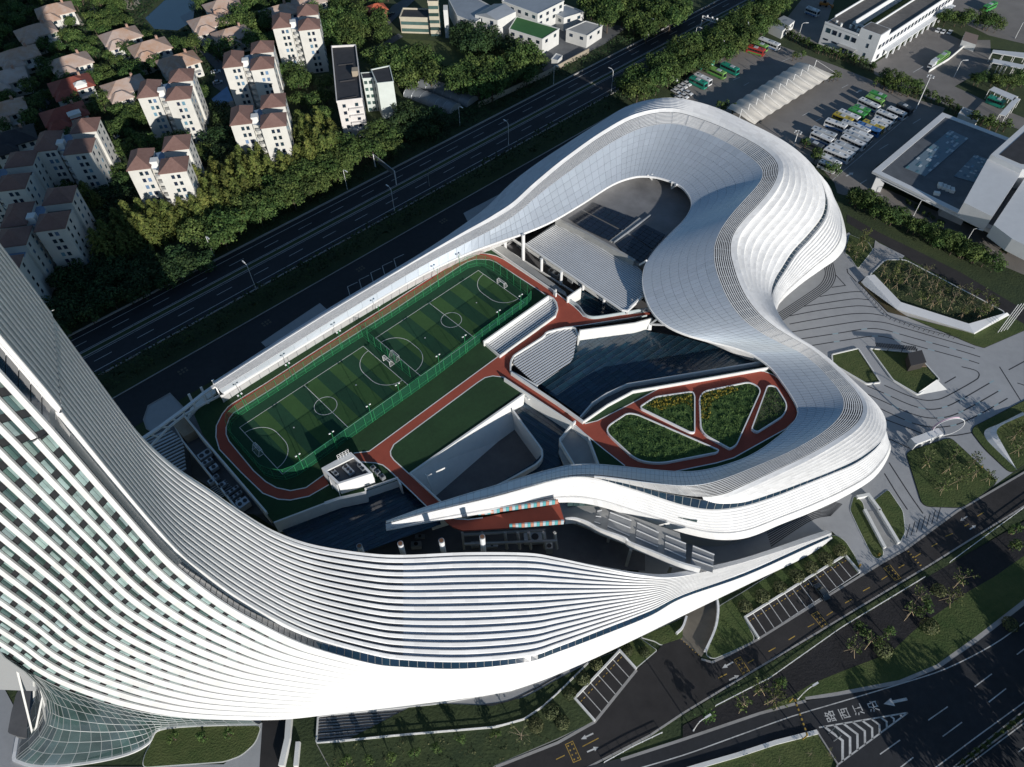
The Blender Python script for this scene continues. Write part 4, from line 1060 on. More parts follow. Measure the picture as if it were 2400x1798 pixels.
k_ = MB().wall([hw(-300, -2.6), hw(700, -2.6)], .5, .5, z=0).build('road_kerb', KERB); k_['kind'] = 'structure'
k_ = MB().wall([hw(-300, 20.6), hw(700, 20.6)], .5, .35, z=0).build('road_kerb', KERB); k_['kind'] = 'structure'
area('verge', [hw(-300, 21), hw(620, 21), hw(620, 31.5), hw(-300, 31.5)], SCRUB)
srv = area('service_road', [hw(-200, 32.6), hw(237, 32.6), hw(246, 34), hw(250, 40), hw(200, 47), hw(-200, 47)], ASPH)
k_ = MB().wall([hw(-200, 32.3), hw(236, 32.3)], .35, .2, z=0).build('road_kerb', KERB); k_['kind'] = 'structure'
for s0 in (20, 50, 88, 126, 166, 205):   # yellow grid boxes on the service road
    for k in range(3):
        for j in range(2): mark(srv, [hw(s0 + k * 1.1, 36 + j * 1.2), hw(s0 + k * 1.1 + .7, 36 + j * 1.2), hw(s0 + k * 1.1 + .7, 36.8 + j * 1.2), hw(s0 + k * 1.1, 36.8 + j * 1.2)], mat('faded_box_paint', (.10, .09, .07), .85), name='road_stud')
area('forecourt', S('4', '1690,560 2070,305 2130,360 1720,590'), PAVE); area('forecourt', S('4', '930,1060 960,970 1100,890 1185,980 1180,1040 1000,1150 950,1120'), PAVE, .15)
area('forecourt', S('2', '790,1380 1020,1260 1100,1200 1150,1250 1000,1400 830,1460'), PAVE)
for k in range(5):
    x, y = 40 + 75 * k, 200 - 45 * k
    dash(srv, S1('5', x, y), S1('5', x + 65, y - 30), .25); dash(srv, S1('5', x, y), S1('5', x + 20, y + 70), .25)
# ---- bus depot and its surroundings (north east)
depot = area('depot_yard', S('3', '-60,620 40,490 420,290 640,300 1000,430 1250,530 1500,640 1700,700 1640,790 1250,1080 1290,1230 1020,1230 900,1090 400,800 -40,700'), ASPHL)
area('depot_yard', S('3', '640,160 720,60 800,-40 1000,-60 940,130 880,290 700,240'), ASPHL)
area('depot_yard', S('3', '1230,420 1610,170 1800,260 1990,260 2000,440 1830,520 1760,560 2100,720 2300,800 2300,880 1950,760 1650,660 1400,560 1240,480'), ASPHL)
area('depot_yard', S('3', '1640,-20 2400,-30 2400,330 1980,230 1640,60'), ASPHL)
hall_road = area('station_road', S('3', '980,1180 1060,1130 1240,1200 1330,1230 1900,1480 2209,1620 2400,1700 2400,1860 2209,1780 1900,1650 1700,1550 1330,1370 1180,1310 1000,1250') + [], ASPHL)
area('side_street', S('0', '1985,503 2060,545 2143,585 2250,638 2380,715 2460,760 2460,800 2360,742 2250,672 2143,614 2060,567 1985,522'), ASPHB)
for a, b in (((1490, 470), (1560, 430)), ((775, 750), (820, 725)), ((860, 785), (900, 765)), ((1030, 570), (1070, 550)), ((395, 555), (430, 535)), ((640, 400), (690, 378)), ((325, 520), (370, 500)), ((1270, 970), (1330, 935)), ((1490, 800), (1540, 770)), ((1150, 1190), (1190, 1165))): dash(depot, S1('3', *a), S1('3', *b), .3)
dash(depot, S1('3', 970, 1165), S1('3', 1505, 715), .25)
for cx, cy in ((1080, 1130), (1140, 592)):
    c = S1('3', cx, cy); d = (S1('3', cx + 60, cy - 30) - c).normalized(); n = Vector((-d.y, d.x, 0))
    mark(depot, [c - d * 2 - n * .3, c + d * .5 - n * .3, c + d * .5 - n * 1, c + d * 2.2, c + d * .5 + n * 1, c + d * .5 + n * .3, c - d * 2 + n * .3], name='road_arrow')
for k in range(6):
    a = S1('3', 1195 + 14 * k, 1215 + 8 * k); dash(hall_road, a, S1('3', 1225 + 14 * k, 1240 + 6 * k), .35)
for k in range(6): dash(hall_road, S1('6', 1780 + 55 * k, 190 - 330 + 25 * k), S1('6', 1800 + 55 * k, 200 - 330 + 25 * k), .2)
# ---- plaza
plaza = area('plaza', S('0', '1780,720 1800,640 1960,560 1990,545 2025,602 2060,570 2120,600 2075,650 2200,740 2400,770 2400,1089 2245,1198 2120,1290 2063,1320 2016,1350 1995,1290 1950,1246 1880,1275 1700,1330 1500,1350 1470,1250 1760,1170 1900,1000 1840,800'), PAVE)
def pl_line(view, txt, wd=.36, sm=4, dashy=False):
    P_ = smooth(S(view, txt), sm)
    if not dashy: stripe(plaza, P_, wd, DLINE, 'paving_strip')
    else:
        Q = resample(P_, 1.0); k = 0
        while k + 2 < len(Q):
            n = random.choice((6, 9, 12)); stripe(plaza, Q[k:k + n], wd, DLINE, 'paving_strip') if len(Q[k:k + n]) > 1 else None
            e = Q[k + n - 1:k + n + 2]
            if len(e) > 1: stripe(plaza, e, wd, mat('glass_paver', (.30, .42, .45), .3), 'glass_paver')
            k += n + 1
for t in ('0,1105 300,1050 700,985 900,968 1050,970 1220,995', '0,1000 400,925 800,875 950,870 1130,890', '190,875 600,810 850,778 1030,790', '390,748 700,700 860,685 950,690', '-100,1230 0,1212 500,1130 900,1070 1050,1068 1250,1090 1500,1160 2209,1365 2400,1420', '600,470 725,605 545,630', '745,390 755,440 870,560'): pl_line('V5', t, sm=4 if len(t.split()) > 3 else 1)
for t in ('140,1298 650,1220 900,1178 1080,1162 1250,1185 1450,1240 1700,1310 2209,1450 2500,1540', '270,1385 800,1300 1080,1260 1250,1275 1480,1340 1600,1375 2209,1540 2500,1630'): pl_line('V5', t, dashy=True)
for off in range(6):
    pl_line('V5', ' '.join('%d,%d' % (x - off * 26, y - off * 8) for x, y in ((-100, 1060), (0, 995), (400, 730), (520, 640), (575, 560), (595, 470), (560, 310))), .3)
for t in ('180,250 400,345 700,480 900,540 1050,550 1200,515 1400,420 1850,160', '150,340 500,500 700,590 900,650 1050,665 1250,640 1500,530 1930,285', '310,525 600,660 800,740 1000,780 1200,775 1400,725 1700,580 2000,405'): pl_line('V6', t, dashy=True)
for t in ('410,680 700,790 900,870', '450,930 750,1065', '400,240 700,370 900,430 1050,430 1200,385 1560,185 1620,130 1620,80 1560,40 1400,0', '1180,900 1350,885 1540,850', '460,1240 730,1657 900,1900', '400,1380 570,1657 700,1850', '1890,0 2165,440', '2010,40 2250,-90', '2120,210 2209,240 2400,320', '1180,215 1325,130'): pl_line('V6', t, sm=3)
for k in range(7): dash(plaza, S1('9', 1445 + 33 * k, 175 - 18 * k), S1('9', 1470 + 33 * k, 115 - 18 * k - 30), .2, DLINE, 'paving_strip')
for k in range(13):
    pl_line('9', '%d,%d %d,%d %d,%d %d,%d' % (570 - 4 * k, 170 - 14 * k + 60, 700, 120 - 13 * k + 20, 850, 40 - 11 * k + 10, 960 + 6 * k, 30 - 6 * k), .28, 3)
# beds with white kerbs
def bed(view, txt, m, r=1.0, kerb=.35, km=None, name='planting_bed', z=.25):
    P_ = fillet(S(view, txt, z), r) if r else S(view, txt, z)
    o = area(name, P_, m, z=z + zz_() * .2, h=z); MB().wall(P_, .35, kerb, z=0, closed=True).build('bed_kerb', km or WHITE2, o); return o
bed('6', '965,640 1135,600 1280,820 1190,830 970,700', LAWN, .6, .55); bed('6', '1210,600 1480,628 1560,690 1660,800 1520,900 1360,805', LAWN, .6, .55)
o = MB(); q = S('6', '1520,905 1715,868 1640,805 1700,790', 0)
o.add([S1('6', 1520, 905, 0), S1('6', 1715, 868, 0), S1('6', 1645, 800, 1.6), S1('6', 1530, 880, .6)], [(0, 1, 2, 3)]); wd_ = o.build('white_ramp_slab', WHITE2); wd_['kind'] = 'structure'
bed('6', '1310,25 1440,25 2090,365 1880,495 1385,345 1210,125', SCRUB, 1.5)
w1 = S('6', '1190,130,2.2 1385,345,2.2 1885,500,2.2 2112,378,1.0'); w0 = S('6', '1150,175,0 1392,352,0 1888,508,0 2115,385,0')
rw = empty('retaining_wall', S1('6', 1385, 345), 0, 'angular white retaining wall along the big planting bed on the plaza', 'wall')
ins = S('6', '1240,120,2.4 1412,298,2.4 1852,438,2.4 2100,366,1.4')
for i in range(3):
    child(MB().add([w0[i], w0[i + 1], w1[i + 1], w1[i], ins[i], ins[i + 1]], [(0, 1, 2, 3), (3, 2, 5, 4)]), 'wall_panel', WHITE, rw)
bed('6', '1140,172 1190,135 1385,350 1455,392 1330,360', SOIL, .3, .15, DARK); bed('6', '1455,392 1885,505 2112,385 2209,440 2209,480 1950,592 1890,575', LAWN, .3, .15, DARK)
hr = empty('plaza_railing', S1('V5', 890, 570), 0, 'dark balustrade following the brown planted slope on the plaza', 'railing')
pth = resample(smooth(S('V5', '890,580 1000,730 1150,900 1270,1030 1400,1085 1700,1190 2209,1320'), 4), 1.5)
for a, b in zip(pth, pth[1:]):
    child(MB().bar(a, a + Vector((0, 0, 1.1)), .12), 'baluster', DARK, hr)
child(MB().wall(pth, .12, .12, z=1.1), 'handrail', DARK, hr)
bed('6', '1050,-20 1080,0 1135,80 1230,-40 1200,-90 1080,-140', LAWN, 1, .2)
area('footpath', S('V5', '880,385 1090,150 1110,20 1350,190 1310,210 1200,270 1000,460'), PAVEL)
bed('V6', '690,1130 740,1085 1200,930 1275,930 1870,1480 1660,1657 1400,1820 900,1800', LAWN, 2.0, .2, DARK)
bed('V6', '1535,845 1560,775 2209,440 2500,300 2500,1080 2209,1270 2040,1380 1700,1060', LAWN, 2.0, .2, DARK)
cw = empty('curved_wall', S1('V6', 1700, 850), 0, 'smooth pale curved wall rising from the lawn at the right plaza edge', 'wall')
ca_ = smooth(S('V6', '2190,580 1880,735 1720,800 1675,850 1690,920 1760,1010 2110,1340'), 5); cb_ = smooth(S('V6', '2209,625,1.5 1960,735,1.8 1880,790,2 1855,840,2 1870,890,2 1930,1000,1.5 2118,1335,.2'), 5)
child(MB().grid([[a, lerp(a, b, .5) + Vector((0, 0, .3)), b] for a, b in zip(ca_, cb_)]), 'wall_shell', WHITE, cw)
bed('9', '1085,-10 1150,130 1230,290 1262,308 1298,290 1296,245 1180,10 1165,-60 1110,-100', LAWN, 1.0, .2); bed('9', '1275,10 1395,218 1440,135 1425,0 1330,-140 1230,-60', LAWN, 1.0, .2)
gr = empty('garage_ramp', S1('9', 1280, 120), 0, 'narrow garage ramp between two white walls cutting through planting beds', 'ramp')
child(MB().wall(S('9', '1170,0 1300,245'), .8, 1.1, z=0), 'side_wall', WHITE2, gr); child(MB().wall(S('9', '1262,0 1390,215'), .8, 1.1, z=0), 'side_wall', WHITE2, gr); child(MB().wall(S('6', '1120,1570 1195,1555 1270,1657'), .8, 1.1, z=0), 'end_wall', WHITE2, gr)
b_ = MB(); b_.prism(S('9', '1180,0 1255,0 1385,215 1305,245'), .02, .14); child(b_, 'ramp_floor', CONC, gr)
bed('9', '150,930 205,800 230,620 400,520 980,150 1050,190 1120,300 1150,375 1130,402 1045,288 395,692 470,832 330,900 200,955', LAWN, 1.2, .15)
bed('8', '1940,815 2000,785 2209,690 2209,820 2070,865 2030,840', LAWN, .5, .15); bed('8', '1800,870 1930,820 2040,900 1900,1020 1790,905', LAWN, .3, .15)
bed('8', '500,1240 980,1260 1200,1200 1400,1090 1640,960 1790,905 1500,1210 1630,1360 1400,1470 1000,1640 800,1800 0,1800 -160,1500 0,1500', SCRUB, .3, .12, KERB)
sp_ = bed('8', '0,1310 600,1250 1100,1160 1620,960 1580,1000 1440,1140 1300,1270 1180,1350 1000,1400 400,1450 0,1490 -160,1500 -150,1330', PAVE, .4, .5, WHITE2, name='side_plaza', z=.15)
for k in range(8): stripe(sp_, smooth(S('8', '%d,%d %d,%d %d,%d %d,%d %d,%d' % (-150, 1340 + 20 * k, 500, 1290 + 18 * k, 1000, 1250 + 17 * k, 1200 + 12 * k, 1180 + 18 * k, 1420 + 18 * k, 1060 + 12 * k)), 4), .3, DLINE, 'paving_strip', z=.26)
bed('7', '980,1500 1000,1430 1110,1395 1690,1390 1650,1500 1560,1580 1450,1620 920,1657 940,1570', LAWN, 1.2, .2)
area('entrance_paving', S('7', '-100,1300 20,1130 110,1300 105,1560 300,1657 920,1657 960,1700 900,1900 -200,1900'), PAVE); area('entrance_paving', S('7', '960,1510 1110,1385 1700,1372 1690,1700 960,1760 980,1640 1450,1640 1690,1400 1640,1385 1100,1400 1000,1440'), PAVE)
area('garage_drive', S('7', '1700,1355 1880,1340 1850,1450 1820,1657 1700,1800 1680,1657'), ASPHB)
gw = MB().wall(S('7', '1880,1340 1870,1480 1830,1657'), 1.2, 1.6, z=0).build('drive_wall', WHITE2); tag(gw, 'white wall edging the garage drive beside the striped side plaza', 'wall')
gw = MB().wall(S('7', '1935,1500 1920,1657'), .9, 1.2, z=0).build('drive_wall', WHITE2); tag(gw, 'short white wall between the drive and the bare planting strip', 'wall')
# ---- street along the wing (south east)
street = area('street', S('9', '2400,-360 1780,0 1440,250 1300,330 1150,420 480,835 300,930 190,980 120,960 40,860 0,830') + S('8', '2130,800 2050,900 1910,1030 1640,1365 1400,1500 1000,1657 700,1850 1200,1850 1600,1657 2000,1450 2209,1310') + S('9', '430,1050 850,800 1230,570 1590,355 2400,-150'), ASPHB)
k_ = MB().wall(S('9', '2400,-360 1780,0 1440,250 1300,330 1150,420 480,835 300,930 190,980 120,960'), .5, .18, z=0).build('kerb', KERB); k_['kind'] = 'structure'
k_ = MB().wall(S('8', '1910,1030 1640,1365 1400,1500 1000,1657'), .6, .18, z=0).build('kerb', KERB); k_['kind'] = 'structure'
k_ = MB().wall(S('8', '1200,1850 1600,1657 2000,1450 2209,1310') + S('9', '430,1050 850,800 1230,570 1590,355 2400,-150'), .4, .18, z=0).build('kerb', KERB); k_['kind'] = 'structure'
for a, b in (((1700, 165), (1745, 147)), ((1905, 35), (1945, 10)), ((1610, 230), (1645, 212)), ((1395, 370), (1432, 348)), ((1285, 445), (1325, 420)), ((1165, 520), (1210, 495)), ((1050, 597), (1092, 573)), ((930, 678), (970, 652)), ((808, 752), (850, 730)), ((685, 835), (725, 810)), ((555, 910), (600, 885)), ((420, 985), (460, 962)), ((230, 1082), (285, 1055)), ((1820, 100), (1850, 85)), ((1500, 300), (1540, 275))): dash(street, S1('9', *a), S1('9', *b), .2, YEL)
for a, b in (((1560, 1525), (1665, 1470)), ((1390, 1608), (1445, 1582))): dash(street, S1('8', *a), S1('8', *b), .2, YEL)
def ybox(view, c4):
    q = S(view, c4); stripe(street, q, .15, YEL, 'yellow_box', True)
    for i in range(4):
        for j in range(2):
            c = lerp(lerp(q[0], q[3], (i + .5) / 4), lerp(q[1], q[2], (i + .5) / 4), (j + .5) / 2); mark(street, [c + Vector((a, b, 0)) for a, b in ((-.16, -.16), (.16, -.16), (.16, .16), (-.16, .16))], YEL, name='road_stud')
ybox('9', '1300,370 1340,350 1410,435 1372,450'); ybox('9', '832,672 870,652 940,738 905,762'); ybox('9', '332,965 372,945 435,1045 393,1065'); ybox('8', '1450,1512 1497,1490 1550,1608 1502,1628')
for (a, b) in (((1440, 245), (1552, 368)), ((-10, 825), (120, 945))):
    A, B = S1('9', *a), S1('9', *b)
    for k in range(14): dash(street, lerp(A, B, k / 14), lerp(A, B, (k + .6) / 14), .55, YEL if k % 2 == 0 else mat('bump_black', (.01, .01, .01), .8), 'speed_bump')
def arrow(parent, view, a, b, w_=.16, bent=False):
    A, B = S1(view, *a), S1(view, *b); d = (B - A).normalized(); n = Vector((-d.y, d.x, 0)); L = (B - A).length
    mark(parent, [A - n * w_, A + d * L * .6 - n * w_, A + d * L * .6 - n * w_ * 3, B, A + d * L * .6 + n * w_ * 3, A + d * L * .6 + n * w_, A + n * w_], name='road_arrow')
arrow(street, '9', (325, 978), (255, 1018)); arrow(street, '9', (300, 1095), (365, 1065)); arrow(street, '8', (1630, 1440), (1550, 1478)); arrow(street, '8', (1590, 1560), (1665, 1528)); arrow(street, '9', (1840, 35), (1795, 65)); arrow(street, '9', (1855, 120), (1895, 95))
# parking bays
def carpark(view, poly, n, lab):
    q = S(view, poly); o = area('parking_bay_strip', q, ASPHB)
    for k in range(n + 1): dash(o, lerp(q[0], q[1], k / n), lerp(q[3], q[2], k / n), .18, name='bay_line')
    dash(o, q[3], q[2], .18, name='bay_line')
    for k in range(n):
        c = lerp(lerp(q[0], q[1], (k + .5) / n), lerp(q[3], q[2], (k + .5) / n), .22); d = (q[1] - q[0]).normalized()
        for s_ in (-.5, .5): MB().box((c.x + d.x * s_, c.y + d.y * s_, .13), (.5, .16, .12), math.atan2(d.y, d.x)).build('wheel_stop', YEL, o)
    w_ = MB().wall([q[3], q[0], q[1], q[2]], .45, .9, z=0).build('parking_wall', WHITE2); tag(w_, lab, 'wall'); return o
carpark('9', '400,692 1045,290 1140,403 488,828', 13, 'low pale wall round the long row of parking bays'); carpark('8', '1510,1215 1800,908 1908,1027 1640,1362', 6, 'low pale wall round the short row of parking bays')
# spiral drive
area('spiral_drive', S('9', '-5,835 -5,680 60,640 215,575 222,640 210,740 140,915 120,945'), mat('drive_concrete', (.17, .15, .12), .85, 0, .2, .5)); area('spiral_drive', S('8', '2209,690 2209,835 2130,800 2170,745'), mat('drive_concrete', (.17, .15, .12)))
sw = MB().wall(smooth(S('9', '215,572 224,640 215,730 190,810 140,915'), 4), .5, 1.4, z=0).build('drive_wall', WHITE); tag(sw, 'curving white wall round the spiral garage drive', 'wall')
sw = MB().wall(smooth(S('8', '2230,690 2205,760 2165,800'), 4), .5, 1.2, z=0).build('drive_wall', WHITE); tag(sw, 'short white wall on the left lip of the spiral drive', 'wall')
# strip between street and main road
area('hedge_bed', S('9', '0,1325 430,1065 850,815 1230,585 1590,370 2400,-130 2400,-60 1725,345 1570,435 1020,765 560,1090 210,1275 0,1380'), SCRUB)
area('black_ground', S('9', '2400,-40 1725,345 1570,435 1020,765 560,1090 210,1275 0,1390 0,1480 350,1385 700,1200 830,1120 1000,1050 1340,920 1500,770 1850,520 2010,430 2209,290 2400,150'), BLACK)
area('lawn', S('9', '2400,150 2209,290 2010,430 1850,520 1500,770 1340,920 1000,1050 830,1120 700,1200 790,1205 1000,1172 1400,1095 1640,995 1900,810 2209,570 2400,400'), LAWN)
area('lawn', S('9', '0,1480 350,1385 700,1200 790,1205 795,1235 500,1310 0,1482'), LAWN)
kb = area('pavement', S('9', '2400,400 2209,570 1900,805 1640,990 1400,1090 1000,1168 790,1200 795,1222 1000,1200 1400,1125 1660,1020 1920,840 2209,615 2400,460'), PAVEL, h=.15, z=.17)
main = area('main_road', S('9', '2500,380 2209,612 1920,838 1660,1018 1400,1123 1000,1198 795,1230 500,1310 0,1480 -400,1600 -800,1700 -800,2200 2800,2200 2800,300'), ASPH)
k_ = MB().wall(S('9', '795,1230 500,1310 0,1480 -400,1610'), .6, .2, z=0).build('kerb', KERB); k_['kind'] = 'structure'
stripe(main, smooth(S('9', '2400,560 2209,722 2000,870 1700,1022 1400,1122 1000,1242 700,1332 300,1475 0,1582 -400,1700'), 4), .22)
for a, b in (((1275, 1575), (1405, 1483)), ((1587, 1355), (1713, 1267)), ((1887, 1138), (1998, 1055)), ((1680, 1460), (1805, 1368)), ((1978, 1238), (2090, 1150)), ((1370, 1690), (1490, 1595)), ((2160, 930), (2280, 840))): dash(main, S1('9', *a), S1('9', *b), .22)
stripe(main, S('9', '2400,1095 2209,1237 1900,1462 1640,1657 1500,1765'), .22); stripe(main, S('9', '2400,1220 2209,1372 1830,1657 1700,1755'), .22); dash(main, S1('9', 2209, 1530), S1('9', 2170, 1560), .2)
hb = area('hedge_bed', S('9', '2400,1140 2209,1290 1750,1657 1790,1657 2209,1345 2400,1200'), SCRUB, .2)
ch = S('9', '880,1402 1455,1306 1005,1640'); stripe(main, ch[:2], .3); stripe(main, ch[1:], .3)
for k in range(9):
    t = .06 + k * .105; a = lerp(ch[0], ch[1], t); b = lerp(ch[2], ch[1], t); m_ = lerp(lerp(a, b, .5), ch[1], -.16)
    m_ = lerp(a, b, .52) + (ch[1] - lerp(ch[0], ch[2], .5)).normalized() * 2.4 * (1 - t)
    stripe(main, [a, m_, b], .55 * (1 - t * .4), name='chevron')
arrow(main, '9', (1450, 1217), (1298, 1250), .3)
isl = area('traffic_island', S('9', '870,1430 880,1450 1000,1640 980,1700 -200,1900 -400,1850 90,1657 350,1582'), LAWN, .3, z=.2, h=.2)
MB().wall(S('9', '868,1432 600,1500 350,1582 90,1657 -100,1715'), .9, .7, z=0).build('island_wall', WHITE2, isl)
tx = [('沿', 1237, 1262), ('江', 1140, 1283), ('西', 1050, 1308), ('路', 960, 1327)]
td = (S1('9', 960, 1327) - S1('9', 1237, 1262)).normalized()
for chx, x, y in tx:
    cu_ = bpy.data.curves.new('road_lettering', 'FONT'); cu_.body = chx; cu_.align_x = 'CENTER'; cu_.align_y = 'CENTER'; cu_.size = 2.5; cu_.extrude = 0.0; cu_.offset = 0.015
    tmp = bpy.data.objects.new('road_lettering', cu_); COL.objects.link(tmp); bpy.context.view_layer.update()
    me = bpy.data.meshes.new_from_object(tmp.evaluated_get(bpy.context.evaluated_depsgraph_get())); COL.objects.unlink(tmp); bpy.data.objects.remove(tmp)
    me.materials.clear(); me.materials.append(ROADP)
    o = meshobj('road_lettering', me, main, S1('9', x, y, _zc[0] + .008), math.atan2(td.y, td.x) - math.pi / 2); o.scale = (1.0, 1.0, 1)
# ================================================================ neighbouring buildings
RWALL = mat('apartment_render', (0.62, 0.61, 0.57), 0.85, 0, 0.10, 0.25)
RROOF = mat('brown_roof_tiles', (0.17, 0.095, 0.080), 0.85, 0, 0.25, 0.9, bump=0.4, bscale=3.0, col2=(0.23, 0.14, 0.12))
DROOF = mat('dark_roof_felt', (0.035, 0.035, 0.04), 0.8, 0, 0.35, 0.4)
WINB = mat('window_glass', (0.02, 0.035, 0.06), 0.12, 0, 0.3, 0.5, spec=0.8, objvar=0.4)
WINL = mat('window_blind', (0.13, 0.22, 0.33), 0.2, 0, 0.2, 0.5, spec=0.6, objvar=0.3)
BLUER = mat('blue_sheet_roof', (0.16, 0.24, 0.36), 0.6, 0, 0.2, 0.4)
def hip(mb, x0, y0, x1, y1, z, h, over=.35, ridge=None):
    x0 -= over; y0 -= over; x1 += over; y1 += over; w_, d_ = x1 - x0, y1 - y0
    i = min(w_, d_) / 2 * (ridge if ridge is not None else 1.0)
    if w_ >= d_: r0, r1 = (x0 + i, (y0 + y1) / 2, z + h), (x1 - i, (y0 + y1) / 2, z + h)
    else: r0, r1 = ((x0 + x1) / 2, y0 + i, z + h), ((x0 + x1) / 2, y1 - i, z + h)
    vs = [(x0, y0, z), (x1, y0, z), (x1, y1, z), (x0, y1, z), (x0, y0, z - .3), (x1, y0, z - .3), (x1, y1, z - .3), (x0, y1, z - .3), r0, r1]
    if w_ >= d_: fs = [(0, 1, 9, 8), (1, 2, 9), (2, 3, 8, 9), (3, 0, 8)]
    else: fs = [(0, 1, 8), (1, 2, 9, 8), (2, 3, 9), (3, 0, 8, 9)]
    fs += [(4, 5, 1, 0), (5, 6, 2, 1), (6, 7, 3, 2), (7, 4, 0, 3), (7, 6, 5, 4)]
    return mb.add(vs, fs)
pane_f = MB().box((0, 0, 0), (1.15, .16, 1.5)).mesh('window', WINB); pane_s = MB().box((0, 0, 0), (.16, 1.0, 1.4)).mesh('window', WINB)
sill_f = MB().box((0, -.1, 0), (1.35, .3, .12)).mesh('window_sill', WHITE2)
def win(parent, me, loc, m=None):
    o = meshobj('window', me, parent, loc)
    if m:
        o.material_slots[0].link = 'OBJECT'; o.material_slots[0].material = m
    return o
def apartment(first, label, rz=R(10.27), eave=20.44):
    p = at(*first, eave); t = empty('apartment_block', (p.x, p.y, 0), rz, label, 'apartment block', 'apartment blocks by the highway')
    bl = [(0, 0, 7.8, 12.3), (11.5, -4.5, 20.8, 4.4), (11.3, 9.8, 20.5, 19.0)]
    w_ = MB()
    for x0, y0, x1, y1 in bl: w_.prism([(x0, y0), (x1, y0), (x1, y1), (x0, y1)], 0, eave)
    w_.build('wall', RWALL, t)
    c_ = MB(); c_.prism([(7.7, 1.5), (11.6, 0), (11.6, 13), (7.7, 12)], 0, 18.6); c_.prism([(11.2, 4.3), (19.6, 4.3), (19.6, 9.9), (11.2, 9.9)], 0, 17.4); c_.build('core_wall', RWALL, t)
    b_ = MB(); b_.prism([(7.9, 1.8), (11.4, .3), (11.4, 12.6), (7.9, 11.7)], 18.62, 18.7); b_.build('core_roof', BLUER, t)
    b_ = MB(); b_.prism([(11.6, 4.6), (19.3, 4.6), (19.3, 9.6), (11.6, 9.6)], 17.42, 17.5); b_.build('terrace_roof', random.choice((DROOF, BLUER)), t)
    b_ = MB().box((9.0, 3.4, 19.9), (2.6, 3.0, 2.8)); b_.build('stair_head', WHITE2, t)
    for q in bl: hip(MB(), *q, eave, 3.0).build('roof', RROOF, t)
    for fl in range(7):
        z = eave - 2.1 - fl * 2.85
        for x, y in ((4.1, -.03), (6.0, -.03), (15.6, -4.53), (17.6, -4.53)): win(t, pane_f, (x, y, z), random.choice((None, None, WINL)))
        for x, y in ((20.83, -2.5), (20.83, 1.8), (20.53, 12.0), (20.53, 16.5), (7.83, .6)): win(t, pane_s, (x, y, z), random.choice((None, None, WINL)))
        b2 = MB(); seg = [(10.6 + 1.9 * math.cos(a), -.4 + 1.9 * math.sin(a)) for a in [math.pi + i * math.pi / 8 for i in range(9)]]
        b2.prism(seg, z - 1.5, z - .5); b2.build('balcony', RWALL, t)
    return t
for (x, y, lb) in [(322, 229, 'white brown-roofed apartment block with blue flat roof, in the middle of the estate'), (78.6, 355, 'white brown-roofed apartment block half lit, half in the tower shadow'), (523, 158, 'white apartment block beside the blue-roofed sheds, second from the top right'),
                   (639, 66, 'furthest white apartment block, next to the long dark-roofed dormitory'), (298, 399, 'apartment block standing right behind the conifer row, left of two'), (540, 293, 'apartment block standing right behind the conifer row, right of two'),
                   (2, 533, 'wholly shaded apartment block nearest the tall tower'), (-84, 440, 'shaded apartment block cut off by the left picture edge'), (-120, 640, 'shaded apartment block mostly hidden by the tower at the left edge')]:
    apartment((x, y), lb)
# long dormitory and its pale annex
def block(name, label, cat, pts, h, wallm, roofm, parapet=.6, floors=0, win_edges=(), wspace=3.2, wm=WINB, wsz=(1.3, 1.4), z0=0.0, group=None, insetroof=True):
    c = Vector((sum(p.x for p in pts) / len(pts), sum(p.y for p in pts) / len(pts), z0))
    t = empty(name, c, 0, label, cat, group); L = [Vector((p.x - c.x, p.y - c.y, 0)) for p in pts]
    b = MB(); b.prism(L, 0, h, top=True); b.build('wall', wallm, t)
    b = MB(); b.prism(L, h + .02, h + .06); b.build('roof', roofm, t)
    if parapet: MB().wall(L, .35, parapet, z=h, closed=True).build('parapet', wallm, t)
    n = len(L); ar = sum(L[i].x * L[(i + 1) % n].y - L[(i + 1) % n].x * L[i].y for i in range(n))
    for e in win_edges:
        a, b_ = L[e], L[(e + 1) % n]; d = (b_ - a); Ln = d.length; d.normalize(); nn = Vector((d.y, -d.x, 0)) * (1 if ar > 0 else -1)
        k = max(1, int(Ln / wspace)); me = MB().box((0, 0, 0), (wsz[0], .16, wsz[1])).mesh('window', wm); rz = math.atan2(d.y, d.x)
        for f_ in range(floors):
            for i in range(k):
                q = a + d * ((i + .5) / k * Ln) + nn * .04; meshobj('window', me, t, (q.x, q.y, h - 1.7 - f_ * 3.1), rz)
    return t
hd1 = hgt(862, 322, 237)
PINK = mat('pinkish_render', (0.66, 0.63, 0.61), 0.85, 0, 0.1, 0.4); MINT = mat('pale_mint_render', (0.58, 0.63, 0.60), 0.85, 0, 0.1, 0.4)
d_ = [at(790, 241, hd1), at(849, 234, hd1), at(834, 109, hd1), at(778, 112, hd1)]
t = block('dormitory', 'long dormitory with a black flat roof and pinkish balcony end wall', 'dormitory', d_, hd1, PINK, DROOF, .9, 5, (0, 1), 3.4)
L = [Vector((p.x - t.location.x, p.y - t.location.y, 0)) for p in d_]
for f_ in range(5): MB().bar(lerp(L[0], L[1], .42) + Vector((0, -.6, hd1 - 3.2 - 3.1 * f_)), lerp(L[0], L[1], .98) + Vector((0, -.6, hd1 - 3.2 - 3.1 * f_)), 1.2, .9).build('balcony', PINK, t)
for k in range(3): MB().wall([lerp(L[0], L[3], .05 + .3 * k) + Vector((2, 0, 0)), lerp(L[1], L[2], .05 + .3 * k) + Vector((-2, 0, 0))], .4, .5, z=hd1).build('roof_rib', DROOF, t)
MB().box((lerp(L[1], L[2], .45) + Vector((-1.5, 0, hd1 + 1.2))), (2.5, 3.5, 2.4), .1).build('stair_head', mat('tan_render', (.35, .29, .22), .85), t)
h2 = hgt(930, 277, 195)
